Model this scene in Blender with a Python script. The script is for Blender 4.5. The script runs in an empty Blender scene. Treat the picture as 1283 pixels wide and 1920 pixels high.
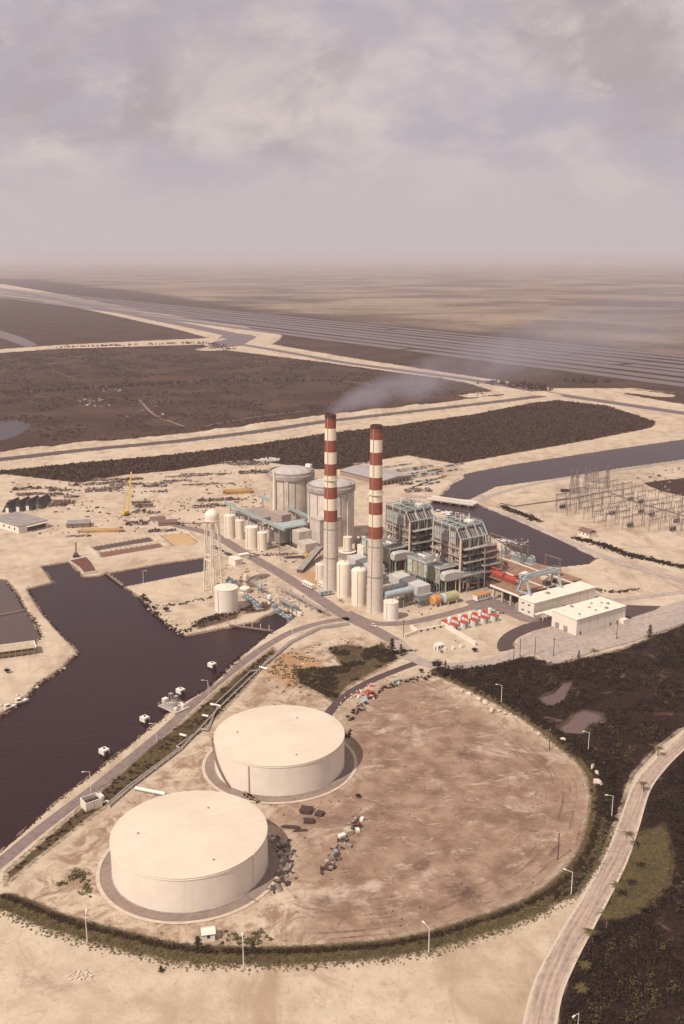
import bpy, bmesh, math, random
import numpy as np
from mathutils import Vector, Matrix
C = bpy.context
SC = C.scene
COL = SC.collection
R = math.radians
random.seed(7)
rng = np.random.default_rng(11)

# ------------------------------------------------------------------ camera
F, PX0, PY0, HOR, CAMH = 1845.0, 641.5, 960.0, 484.0, 222.0      # photo survey: focal length in photo pixels, horizon row, height in metres
PITCH = math.atan((PY0 - HOR) / F)
cp, sp = math.cos(PITCH), math.sin(PITCH)
cam = bpy.data.objects.new('camera', bpy.data.cameras.new('camera'))
COL.objects.link(cam)
cam.location = (0, 0, CAMH)
cam.rotation_euler = (math.pi / 2 - PITCH, 0, 0)
cam.data.sensor_fit = 'VERTICAL'
cam.data.sensor_height = 36.0
cam.data.lens = 36.0 * F / 1920.0
cam.data.clip_start = 1.0
cam.data.clip_end = 300000.0
SC.camera = cam

# ------------------------------------------------------------------ light
SUN_DIR = Vector((-0.50, -0.49, 0.85)).normalized()              # towards the sun
SUN_EL = math.asin(SUN_DIR.z)
SUN_AZ = math.atan2(SUN_DIR.x, SUN_DIR.y)
sun = bpy.data.lights.new('sun', 'SUN')
sun.energy = 4.4
sun.angle = R(0.6)
sun.color = (1.0, 0.915, 0.83)
so = bpy.data.objects.new('sun', sun)
COL.objects.link(so)
so.rotation_euler = SUN_DIR.to_track_quat('Z', 'Y').to_euler()

SC.view_settings.view_transform = 'Standard'
SC.view_settings.look = 'None'
SC.view_settings.exposure = 0.0
SC.view_settings.gamma = 1.0
SC.cycles.use_denoising = True
SC.cycles.max_bounces = 4
SC.cycles.diffuse_bounces = 2
SC.cycles.glossy_bounces = 2
SC.cycles.volume_bounces = 1
SC.cycles.transparent_max_bounces = 8
SC.cycles.volume_max_steps = 96
SC.cycles.sample_clamp_indirect = 4.0

world = bpy.data.worlds.new('World')
SC.world = world
world.use_nodes = True


class NT:
    """small helper to write node trees"""
    def __init__(s, tree):
        s.t = tree
        s.n = tree.nodes
    def new(s, typ, **kw):
        nd = s.n.new(typ)
        for k, v in kw.items():
            setattr(nd, k, v)
        return nd
    def put(s, nd, i, v):
        if isinstance(v, bpy.types.NodeSocket):
            s.t.links.new(v, nd.inputs[i])
        elif v is not None:
            nd.inputs[i].default_value = v
    def math(s, op, a, b=None, c=None, clamp=False):
        nd = s.new('ShaderNodeMath', operation=op, use_clamp=clamp)
        for i, v in enumerate((a, b, c)):
            s.put(nd, i, v)
        return nd.outputs[0]
    def vmath(s, op, a, b=None):
        nd = s.new('ShaderNodeVectorMath', operation=op)
        s.put(nd, 0, a)
        s.put(nd, 1, b)
        return nd.outputs[0]
    def noise(s, vec, scale, detail=4.0, rough=0.55, dist=0.0):
        nd = s.new('ShaderNodeTexNoise')
        s.put(nd, 'Vector', vec)
        s.put(nd, 'Scale', scale)
        s.put(nd, 'Detail', detail)
        s.put(nd, 'Roughness', rough)
        s.put(nd, 'Distortion', dist)
        return nd.outputs[0]
    def ramp(s, x, lo, hi, a=0.0, b=1.0):
        nd = s.new('ShaderNodeMapRange', interpolation_type='SMOOTHSTEP')
        for i, v in enumerate((x, lo, hi, a, b)):
            s.put(nd, i, v)
        return nd.outputs[0]
    def mix(s, fac, a, b, blend='MIX'):
        nd = s.new('ShaderNodeMix', data_type='RGBA', blend_type=blend)
        s.put(nd, 0, fac)
        for i, v in ((6, a), (7, b)):
            if isinstance(v, tuple) and len(v) == 3:
                v = (*v, 1.0)
            s.put(nd, i, v)
        return nd.outputs[2]
    def attr(s, name):
        return s.new('ShaderNodeAttribute', attribute_name=name).outputs['Fac']
    def scale_vec(s, vec, sc):
        nd = s.new('ShaderNodeMapping')
        s.put(nd, 0, vec)
        nd.inputs['Scale'].default_value = sc
        return nd.outputs[0]


def build_world():
    T = NT(world.node_tree)
    bg = T.n['Background']
    sky = T.new('ShaderNodeTexSky', sky_type='NISHITA', sun_disc=False)
    sky.sun_elevation = SUN_EL
    sky.sun_rotation = SUN_AZ
    sky.air_density = 1.4
    sky.dust_density = 3.0
    sky.altitude = 200.0
    gen = T.new('ShaderNodeTexCoord').outputs['Generated']
    sep = T.new('ShaderNodeSeparateXYZ')
    T.put(sep, 0, gen)
    z = T.math('MAXIMUM', sep.outputs[2], 0.0)
    v = T.vmath('ADD', T.scale_vec(gen, (1.0, 1.0, 1.9)), (5.63, 2.1, 1.9))
    n1 = T.noise(v, 5.5, 6, 0.55, 0.35)
    n2 = T.noise(T.vmath('ADD', v, (9.0, 2.0, 5.0)), 4.2, 5, 0.55, 0.5)
    n3 = T.noise(T.vmath('ADD', v, (1.0, 12.0, 3.0)), 11.0, 7, 0.6, 0.4)
    K = 10.0
    blue = (0.495 * K, 0.440 * K, 0.50 * K)
    light = (0.63 * K, 0.550 * K, 0.542 * K)
    dark = (0.445 * K, 0.384 * K, 0.40 * K)
    hz = (0.565 * K, 0.498 * K, 0.507 * K)
    sky_c = T.mix(0.10, blue, T.mix(1.0, sky.outputs[0], (0.9, 0.76, 0.66), 'MULTIPLY'))
    cl = T.mix(T.ramp(n2, 0.47, 0.66), light, dark)
    cl = T.mix(T.ramp(n3, 0.46, 0.70, 0.0, 0.8), cl, (0.70 * K, 0.608 * K, 0.575 * K))
    cover = T.ramp(n1, 0.37, 0.57)
    c = T.mix(cover, sky_c, cl)
    low = T.ramp(T.math('ADD', z, T.math('MULTIPLY', T.math('SUBTRACT', n2, 0.5), 0.06)), 0.03, 0.115, 0.97, 0.0)
    c = T.mix(low, c, hz)
    T.put(bg, 'Color', c)
    bg.inputs['Strength'].default_value = 0.1


build_world()

# ------------------------------------------------------------------ survey: photo pixel -> ground, and the plant's own grid
def at(px, py, z=0.0):
    """ground position (metres) seen at a pixel of the photograph on the level z"""
    a, b = (px - PX0) / F, -(py - PY0) / F
    t = (z - CAMH) / (-sp + b * cp)
    return (a * t, (cp + b * sp) * t)

UX, UY = 0.56, -0.828
OX, OY = at(703, 1145)
PLANT_ROT = math.atan2(UY, UX)
def uv(u, v):
    """plant grid (u along the chimney row, v across it) -> world"""
    return (OX + u * UX - v * UY, OY + u * UY + v * UX)


# ------------------------------------------------------------------ numeric noise, distances
_tab = rng.random((256, 256)).astype(np.float32)
def vnoise(x, y):
    xi, yi = np.floor(x), np.floor(y)
    fx, fy = x - xi, y - yi
    fx = fx * fx * (3 - 2 * fx)
    fy = fy * fy * (3 - 2 * fy)
    i0, j0 = xi.astype(np.int64) & 255, yi.astype(np.int64) & 255
    i1, j1 = (i0 + 1) & 255, (j0 + 1) & 255
    return (_tab[i0, j0] * (1 - fx) + _tab[i1, j0] * fx) * (1 - fy) + (_tab[i0, j1] * (1 - fx) + _tab[i1, j1] * fx) * fy
def fbm(x, y, s, oct=3):
    r, a, t = 0.0, 0.5, 0.0
    for k in range(oct):
        r = r + a * vnoise(x * s + 17.3 * k, y * s + 5.1 * k)
        t += a
        a *= 0.5
        s *= 2.03
    return r / t - 0.5

def seg_dist(X, Y, pts, closed=False):
    d = np.full(X.shape, 1e9)
    n = len(pts)
    for i in range(n if closed else n - 1):
        ax, ay = pts[i]
        bx, by = pts[(i + 1) % n]
        dx, dy = bx - ax, by - ay
        L = dx * dx + dy * dy + 1e-9
        t = np.clip(((X - ax) * dx + (Y - ay) * dy) / L, 0, 1)
        d = np.minimum(d, (X - ax - t * dx) ** 2 + (Y - ay - t * dy) ** 2)
    return np.sqrt(d)
def inside(X, Y, pts):
    c = np.zeros(X.shape, bool)
    n = len(pts)
    for i in range(n):
        ax, ay = pts[i]
        bx, by = pts[(i + 1) % n]
        if ay == by:
            continue
        k = ((ay > Y) != (by > Y)) & (X < (bx - ax) * (Y - ay) / (by - ay) + ax)
        c ^= k
    return c
def bbox_sel(X, Y, pts, m):
    a = np.array(pts)
    lo, hi = a.min(0) - m, a.max(0) + m
    return (X > lo[0]) & (X < hi[0]) & (Y > lo[1]) & (Y < hi[1])
def poly_sd(X, Y, pts, m=40.0):
    """signed distance to a polygon, positive inside, -m far outside"""
    out = np.full(X.shape, -m)
    k = bbox_sel(X, Y, pts, m)
    if k.any():
        x, y = X[k], Y[k]
        d = seg_dist(x, y, pts, True)
        out[k] = np.where(inside(x, y, pts), d, -np.minimum(d, m))
    return out
def line_d(X, Y, pts, m=60.0):
    out = np.full(X.shape, m)
    k = bbox_sel(X, Y, pts, m)
    if k.any():
        out[k] = np.minimum(seg_dist(X[k], Y[k], pts), m)
    return out
def spline(pts, step=4.0):
    """smooth open curve through points, resampled"""
    P = [Vector(p) for p in pts]
    P = [2 * P[0] - P[1]] + P + [2 * P[-1] - P[-2]]
    out = []
    for i in range(1, len(P) - 2):
        n = max(1, int((P[i + 1] - P[i]).length / step))
        for k in range(n):
            t = k / n
            a, b, c, d = P[i - 1], P[i], P[i + 1], P[i + 2]
            q = 0.5 * ((2 * b) + (c - a) * t + (2 * a - 5 * b + 4 * c - d) * t * t + (3 * b - a - 3 * c + d) * t * t * t)
            out.append((q.x, q.y))
    out.append((P[-2].x, P[-2].y))
    return out
def A(*pp, z=0.0):
    return [at(p[0], p[1], z) for p in pp]

# ------------------------------------------------------------------ outlines of the site (surveyed from the photo)
W_LEVEL = -1.3
WATERS = dict(
    basin=A((-220, 1640), (0, 1592), (100, 1503), (165, 1453), (240, 1393), (290, 1353), (345, 1313), (388, 1289), (440, 1237), (470, 1213),
            (500, 1187), (530, 1171), (556, 1152), (545, 1144), (520, 1143), (480, 1164), (405, 1179), (345, 1190), (320, 1175),
            (290, 1150), (260, 1118), (232, 1098), (385, 1068), (385, 1044), (300, 1056), (200, 1074), (184, 1079), (156, 1080),
            (129, 1052), (80, 1060), (102, 1090), (54, 1103), (75, 1140), (110, 1180), (149, 1220), (120, 1250), (75, 1280),
            (52, 1305), (0, 1340), (-120, 1400), (-420, 1480), (-420, 1640)),
    lagoon=A((-260, 1050), (10, 1086), (30, 1110), (47, 1142), (66, 1170), (76, 1190), (68, 1202), (50, 1206), (-50, 1215), (-300, 1240)),
    canal=A((868, 887), (960, 869), (1040, 857), (1160, 839), (1275, 823), (1500, 790), (1500, 830), (1275, 861), (1160, 877),
            (1040, 896), (930, 911), (880, 935), (822, 933), (850, 905), (870, 894)),
    discharge=A((815, 937), (880, 939), (930, 957), (1000, 987), (1060, 1014), (1121, 1045), (1100, 1056), (1040, 1062), (990, 1050),
                (960, 1028), (930, 1008), (890, 985), (840, 965), (800, 950)),
    pond_a=A((1032, 1322), (1055, 1308), (1070, 1278), (1056, 1280), (1040, 1296), (1012, 1306), (1015, 1315)),
    pond_b=A((1070, 1342), (1095, 1330), (1128, 1336), (1132, 1350), (1105, 1358), (1090, 1372), (1060, 1370), (1044, 1362), (1062, 1352)),
    pond_c=A((10, 786), (32, 784), (60, 793), (48, 806), (25, 818), (5, 824), (-60, 830), (-60, 788)),
)
C3 = spline(A((-140, 874), (10, 859), (160, 842), (320, 827), (480, 808), (610, 789), (740, 774), (890, 757), (980, 746), (1012, 742)), 30)
C4 = spline(A((-140, 520), (8, 543), (100, 561), (200, 580), (300, 600), (390, 618), (442, 629)), 60)
C4B = spline(A((405, 652), (440, 645), (540, 661), (640, 679), (750, 694), (860, 709), (960, 725), (1040, 739), (1140, 754), (1275, 774), (1420, 795)), 40)
BEND = A((425, 624), (470, 628), (481, 632), (452, 648), (398, 654), (392, 648))
BERM = spline(A((-100, 668), (10, 657), (100, 650), (200, 646), (270, 642), (380, 641), (420, 636)), 40)
RING = spline(A((10, 1690), (50, 1705), (100, 1727), (200, 1756), (300, 1780), (370, 1790), (480, 1793), (600, 1790), (720, 1780), (800, 1766),
              (870, 1746), (960, 1716), (1020, 1687), (1070, 1648), (1105, 1600), (1122, 1545), (1126, 1490), (1108, 1440), (1060, 1398),
              (1000, 1352), (940, 1317), (880, 1287), (822, 1260)), 3)
RETENTION = [A((173, 1024), (279, 1006), (290, 1013.5), (183, 1032.5)), A((187, 1034.5), (299, 1017.5), (308.5, 1024.5), (193, 1044.5)), A((303, 1003.5), (349, 998), (371, 1016.5), (328, 1023))]
SANDSTRIPS = [  # centre line, half width in metres
    (C3, 36), (C4, 85), (C4B, 30), (BERM, 13),
    (spline(A((395, 655), (440, 650), (500, 655), (545, 661)), 30), 38),
    (spline(A((470, 620), (505, 628), (492, 642), (460, 650)), 30), 34),
    (spline(A((1045, 740), (1110, 742), (1170, 733), (1240, 741)), 30), 22),
    (spline(A((885, 742), (940, 736), (1030, 744)), 30), 18),
    (spline(A((1230, 800), (1262, 797), (1300, 795)), 20), 10)]
VEG = [
    A((-300, 560), (8, 556), (60, 562), (170, 582), (300, 608), (392, 634), (270, 639), (110, 647), (8, 654), (-300, 690)),
    A((-300, 700), (8, 661), (110, 654), (380, 646), (420, 656), (640, 683), (860, 713), (890, 722), (960, 745), (880, 752), (620, 780), (320, 817), (8, 848), (-300, 880)),
    A((-300, 910), (8, 882), (160, 867), (320, 853), (480, 833), (610, 813), (740, 798), (890, 777), (1000, 755), (1050, 751), (1140, 761),
      (1230, 791), (1225, 801), (1122, 822), (960, 851), (855, 870), (765, 854), (690, 866), (640, 880), (590, 880), (510, 868), (430, 867), (330, 882), (230, 891), (150, 906), (60, 895), (8, 889), (-300, 930)),
    A((1165, 738), (1190, 730), (1275, 738), (1500, 760), (1500, 785), (1275, 757)),
    A((812, 1258), (840, 1248), (905, 1250), (960, 1236), (1000, 1231), (1026, 1247), (1080, 1237), (1170, 1216), (1275, 1172), (1500, 1090), (1500, 1300), (1275, 1368),
      (1232, 1402), (1186, 1452), (1163, 1520), (1132, 1600), (1080, 1680), (1040, 1690), (1078, 1648), (1112, 1600), (1128, 1545), (1130, 1490), (1112, 1438), (1060, 1392), (1000, 1345), (940, 1309), (880, 1279), (838, 1260)),
    A((1290, 1392), (1240, 1436), (1214, 1476), (1192, 1540), (1170, 1610), (1132, 1690), (1100, 1745), (1070, 1800), (1048, 1860), (1036, 1960), (1700, 1960), (1700, 1330)),
    A((1205, 905), (1283, 896), (1500, 890), (1500, 930), (1283, 930), (1240, 922)),
]
FARVEG = A((-1600, 487), (2600, 487), (2600, 900), (1500, 770), (1275, 738), (1190, 728), (1040, 728), (860, 702), (640, 668), (480, 640), (505, 628), (460, 612), (300, 588), (100, 549), (8, 533), (-1600, 505))
PRAIRIE = A((-1600, 487), (2600, 487), (2600, 880), (1275, 665), (900, 622), (640, 600), (300, 552), (60, 523), (-1600, 500))
DIRT = A((640, 1400), (655, 1340), (690, 1305), (770, 1270), (830, 1290), (900, 1338), (980, 1378), (1050, 1415), (1100, 1468), (1108, 1540), (1075, 1615),
         (1000, 1680), (900, 1725), (780, 1755), (660, 1770), (560, 1750), (590, 1690), (560, 1600), (540, 1530), (620, 1490), (680, 1450))
RUST = [A((500, 1262), (520, 1225), (560, 1222), (605, 1240), (600, 1275), (540, 1290)), A((18, 1692), (48, 1686), (62, 1704), (30, 1712)),
        A((1010, 1078), (1050, 1068), (1100, 1090), (1120, 1108), (1060, 1090)), A((556, 1075), (580, 1066), (612, 1088), (590, 1100))]
GRASS = [A((10, 1660), (60, 1618), (150, 1548), (250, 1474), (330, 1410), (400, 1352), (470, 1280), (500, 1240), (520, 1222), (512, 1214), (440, 1268), (352, 1345), (280, 1400), (180, 1490), (80, 1575), (12, 1634)),
         A((1185, 1560), (1245, 1545), (1262, 1600), (1255, 1660), (1200, 1715), (1145, 1735), (1125, 1720), (1165, 1640)),
         A((600, 1300), (560, 1282), (552, 1255), (640, 1248), (612, 1215), (650, 1208), (690, 1215), (720, 1205), (750, 1235), (700, 1262), (655, 1285), (628, 1320))]
MUD = [A((470, 1131), (505, 1127), (525, 1133), (500, 1146), (455, 1152)), A((365, 1166), (400, 1153), (455, 1146), (445, 1160), (372, 1180)),
       ]
SCORCH = [A((852, 1668), (874, 1658), (894, 1666), (898, 1680), (878, 1692), (856, 1686)), A((596, 1686), (610, 1682), (616, 1692), (602, 1698)), A((784, 1620), (798, 1618), (800, 1628), (786, 1628)), A((858, 1410), (874, 1402), (882, 1416), (864, 1422))]
YARDP = A((10, 1690), (100, 1727), (300, 1780), (480, 1793), (720, 1780), (870, 1746), (1020, 1687), (1105, 1600), (1126, 1490), (1060, 1398), (940, 1317), (822, 1260), (740, 1262), (690, 1190), (600, 1195), (540, 1215), (470, 1285), (400, 1356), (250, 1478), (150, 1553), (60, 1625))
PALE_DIRT = [A((1180, 905), (1220, 890), (1500, 860), (1500, 960), (1283, 945), (1190, 925))]

def height(X, Y):
    X = np.asarray(X, float)
    Y = np.asarray(Y, float)
    h = fbm(X, Y, 0.05, 3) * 0.25
    rag = fbm(X, Y, 0.16, 3) * 3.0 + fbm(X, Y, 0.5, 2) * 1.0
    d = line_d(X, Y, BERM, 60)
    h = np.maximum(h, 3.0 * np.exp(-(d / 9.0) ** 2))
    # spoil banks of the long canal, lumpy, sloping to the water
    d = line_d(X, Y, C3, 80)
    lump = fbm(X, Y, 0.045, 3)
    side = np.interp(X, [p[0] for p in C3], [p[1] for p in C3]) - Y      # > 0 on the plant side
    bank = np.where(side < 0, 4.0, 1.3) * np.exp(-((d - 27) / 9.0) ** 2) * (0.75 + 1.5 * lump) + np.where(d < 45, 1.6 * fbm(X, Y, 0.13, 2), 0) * (d > 16)
    h = np.maximum(h, bank)
    h = np.minimum(h, np.where(d < 40, -1.3 + 0.45 * (d - 12 - rag), 50))
    d = line_d(X, Y, RING, 30)
    h = h + 1.1 * np.exp(-(d / 3.2) ** 2)
    for p in RETENTION:
        s = poly_sd(X, Y, p, 10)
        h = np.minimum(h, np.clip(-1.4 * (s + 0.6), -1.9, 9)) + 0.5 * np.exp(-((s + 2.5) / 1.6) ** 2)
    for p in MUD[:2]:
        s = poly_sd(X, Y, p, 10)
        h = np.minimum(h, np.clip(-0.35 * s + 0.6, -1.0, 9))
    for k, p in WATERS.items():
        s = poly_sd(X, Y, p, 30)
        h = np.minimum(h, np.clip(W_LEVEL - 0.75 * (s + rag * (0.35 if k in ('basin', 'lagoon') else 0.5)), -4.0, 60))
    h = np.maximum(h, -4.0)
    return h
def gz(x, y):
    return float(height(np.array([x]), np.array([y]))[0])

# ------------------------------------------------------------------ mesh building
class MB:
    def __init__(s):
        s.v, s.f = [], []
    def add(s, v, f):
        o = len(s.v)
        s.v += [tuple(p) for p in v]
        s.f += [tuple(i + o for i in q) for q in f]
        return s
    def box(s, x0, x1, y0, y1, z0, z1):
        return s.add([(x0, y0, z0), (x1, y0, z0), (x1, y1, z0), (x0, y1, z0), (x0, y0, z1), (x1, y0, z1), (x1, y1, z1), (x0, y1, z1)],
                     [(3, 2, 1, 0), (4, 5, 6, 7), (0, 1, 5, 4), (1, 2, 6, 5), (2, 3, 7, 6), (3, 0, 4, 7)])
    def cbox(s, x, y, z, sx, sy, sz, rot=0.0):
        c, q = math.cos(rot), math.sin(rot)
        vs = []
        for dz in (0, sz):
            for dx, dy in ((-sx / 2, -sy / 2), (sx / 2, -sy / 2), (sx / 2, sy / 2), (-sx / 2, sy / 2)):
                vs.append((x + dx * c - dy * q, y + dx * q + dy * c, z + dz))
        return s.add(vs, [(3, 2, 1, 0), (4, 5, 6, 7), (0, 1, 5, 4), (1, 2, 6, 5), (2, 3, 7, 6), (3, 0, 4, 7)])
    def beam(s, p, q, w, h=None):
        h = h or w
        p, q = Vector(p), Vector(q)
        d = (q - p).normalized()
        up = Vector((0, 0, 1)) if abs(d.z) < 0.95 else Vector((0, 1, 0))
        a = d.cross(up).normalized() * (w / 2)
        b = a.cross(d).normalized() * (h / 2)
        vs = [c + i * a + j * b for c in (p, q) for i, j in ((-1, -1), (1, -1), (1, 1), (-1, 1))]
        return s.add(vs, [(3, 2, 1, 0), (4, 5, 6, 7), (0, 1, 5, 4), (1, 2, 6, 5), (2, 3, 7, 6), (3, 0, 4, 7)])
    def cyl(s, p, q, r0, r1=None, n=12, caps=True):
        r1 = r0 if r1 is None else r1
        p, q = Vector(p), Vector(q)
        d = (q - p).normalized()
        up = Vector((0, 0, 1)) if abs(d.z) < 0.95 else Vector((1, 0, 0))
        a = d.cross(up).normalized()
        b = d.cross(a).normalized()
        vs = [c + r * (math.cos(t) * a + math.sin(t) * b) for c, r in ((p, r0), (q, r1)) for t in [2 * math.pi * k / n for k in range(n)]]
        fs = [(k, k + n, (k + 1) % n + n, (k + 1) % n) for k in range(n)]
        if caps:
            fs += [tuple(range(n)), tuple(range(2 * n - 1, n - 1, -1))]
        return s.add(vs, fs)
    def path(s, pts, r, n=6):
        for a, b in zip(pts[:-1], pts[1:]):
            s.cyl(a, b, r, r, n)
        return s
    def lathe(s, prof, n=32, cx=0.0, cy=0.0, a0=0.0, a1=None, caps=True):
        full = a1 is None
        a1 = 2 * math.pi if full else a1
        m = n if full else n + 1
        vs = []
        for r, z in prof:
            for k in range(m):
                t = a0 + (a1 - a0) * k / n
                vs.append((cx + r * math.cos(t), cy + r * math.sin(t), z))
        fs = []
        for i in range(len(prof) - 1):
            for k in range(n):
                k2 = (k + 1) % m
                fs.append((i * m + k, i * m + k2, (i + 1) * m + k2, (i + 1) * m + k))
        if caps and full:
            fs.append(tuple(range(n - 1, -1, -1)))
            o = (len(prof) - 1) * m
            fs.append(tuple(range(o, o + n)))
        return s.add(vs, fs)
    def prism(s, poly, z0, z1):
        a = sum(poly[i][0] * poly[(i + 1) % len(poly)][1] - poly[(i + 1) % len(poly)][0] * poly[i][1] for i in range(len(poly)))
        if a < 0:
            poly = poly[::-1]
        n = len(poly)
        vs = [(*p, z0) for p in poly] + [(*p, z1) for p in poly]
        return s.add(vs, [tuple(range(n - 1, -1, -1)), tuple(range(n, 2 * n))] + [(k, (k + 1) % n, (k + 1) % n + n, k + n) for k in range(n)])
    def prof_y(s, poly, y0, y1):
        """polygon in x-z extruded along y"""
        n = len(poly)
        vs = [(p[0], y0, p[1]) for p in poly] + [(p[0], y1, p[1]) for p in poly]
        return s.add(vs, [tuple(range(n)), tuple(range(2 * n - 1, n - 1, -1))] + [(k + n, (k + 1) % n + n, (k + 1) % n, k) for k in range(n)])
    def loft(s, rings):
        n = len(rings[0])
        vs = [p for r in rings for p in r]
        fs = [tuple(range(n - 1, -1, -1)), tuple(range((len(rings) - 1) * n, len(rings) * n))]
        for i in range(len(rings) - 1):
            for k in range(n):
                fs.append((i * n + k, i * n + (k + 1) % n, (i + 1) * n + (k + 1) % n, (i + 1) * n + k))
        return s.add(vs, fs)
    def build(s, name, mat, parent=None, loc=None, smooth=False):
        me = bpy.data.meshes.new(name)
        me.from_pydata(s.v, [], s.f)
        bm = bmesh.new()
        bm.from_mesh(me)
        bmesh.ops.recalc_face_normals(bm, faces=bm.faces)
        bm.to_mesh(me)
        bm.free()
        if smooth:
            me.polygons.foreach_set('use_smooth', [True] * len(me.polygons))
            me.set_sharp_from_angle(angle=R(35))
        me.materials.append(mat)
        o = bpy.data.objects.new(name, me)
        COL.objects.link(o)
        if parent:
            o.parent = parent
        if loc:
            o.location = loc
        return o

def np_mesh(name, verts, faces_flat, nper, mat, attrs=None, parent=None, smooth=False):
    me = bpy.data.meshes.new(name)
    nv, nf = len(verts), len(faces_flat) // nper
    me.vertices.add(nv)
    me.vertices.foreach_set('co', np.ascontiguousarray(verts, np.float32).ravel())
    me.loops.add(nf * nper)
    me.loops.foreach_set('vertex_index', np.ascontiguousarray(faces_flat, np.int32))
    me.polygons.add(nf)
    me.polygons.foreach_set('loop_start', np.arange(0, nf * nper, nper, dtype=np.int32))
    me.polygons.foreach_set('use_smooth', np.full(nf, smooth))
    me.update(calc_edges=True)
    for k, a in (attrs or {}).items():
        at_ = me.attributes.new(k, 'FLOAT', 'POINT')
        at_.data.foreach_set('value', np.ascontiguousarray(a, np.float32))
    me.materials.append(mat)
    o = bpy.data.objects.new(name, me)
    COL.objects.link(o)
    if parent:
        o.parent = parent
    return o

def tag(o, label=None, cat=None, group=None, kind=None):
    if label: o['label'] = label
    if cat: o['category'] = cat
    if group: o['group'] = group
    if kind: o['kind'] = kind
    elif cat: o['kind'] = 'thing'
    return o
def thing(name, label, cat, loc, rot=0.0, group=None):
    o = bpy.data.objects.new(name, None)
    o.empty_display_size = 0.5
    COL.objects.link(o)
    o.location = loc if len(loc) == 3 else (loc[0], loc[1], gz(*loc))
    o.rotation_euler = (0, 0, rot)
    return tag(o, label, cat, group)
def dup(root, loc, rot=None, label=None, group=None, scale=None):
    def cpy(o, par):
        c = o.copy()
        COL.objects.link(c)
        if par:
            c.parent = par
        for ch in [k for k in bpy.data.objects if k.parent == o]:
            cpy(ch, c)
        return c
    r = cpy(root, None)
    r.location = loc if len(loc) == 3 else (loc[0], loc[1], gz(*loc))
    if rot is not None: r.rotation_euler = (0, 0, rot)
    if scale is not None: r.scale = (scale,) * 3
    if label: r['label'] = label
    if group: r['group'] = group
    return r

# ------------------------------------------------------------------ materials
MATS = {}
def M(name, c, rough=0.75, var=0.16, scale=0.6, bump=0.0, metal=0.0, streak=0.0, streak_c=None, fine=0.0, spec=0.3):
    """weathered paint / concrete / steel: two-scale noise on the base colour, optional vertical run marks"""
    if name in MATS:
        return MATS[name]
    m = bpy.data.materials.new(name)
    m.use_nodes = True
    T = NT(m.node_tree)
    b = T.n['Principled BSDF']
    oc = T.new('ShaderNodeTexCoord').outputs['Object']
    n = T.noise(oc, scale, 5, 0.6)
    lo = tuple(x * (1 - var) for x in c)
    hi = tuple(min(1, x * (1 + var)) for x in c)
    col = T.mix(T.ramp(n, 0.3, 0.7), lo, hi)
    if fine:
        n2 = T.noise(oc, scale * 9, 3, 0.6)
        col = T.mix(T.ramp(n2, 0.35, 0.75, 0.0, fine), col, tuple(x * 0.45 for x in c))
    if streak:
        sv = T.scale_vec(oc, (1.0, 1.0, 0.05))
        n3 = T.noise(sv, 0.9, 4, 0.65)
        col = T.mix(T.ramp(n3, 0.5, 0.72, 0.0, streak), col, streak_c or tuple(x * 0.5 for x in c))
    T.put(b, 'Base Color', col)
    b.inputs['Roughness'].default_value = rough
    b.inputs['Metallic'].default_value = metal
    b.inputs['Specular IOR Level'].default_value = spec
    if bump:
        bp = T.new('ShaderNodeBump')
        bp.inputs['Strength'].default_value = bump
        T.put(bp, 'Height', n)
        T.t.links.new(bp.outputs[0], b.inputs['Normal'])
    MATS[name] = m
    return m

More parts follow.
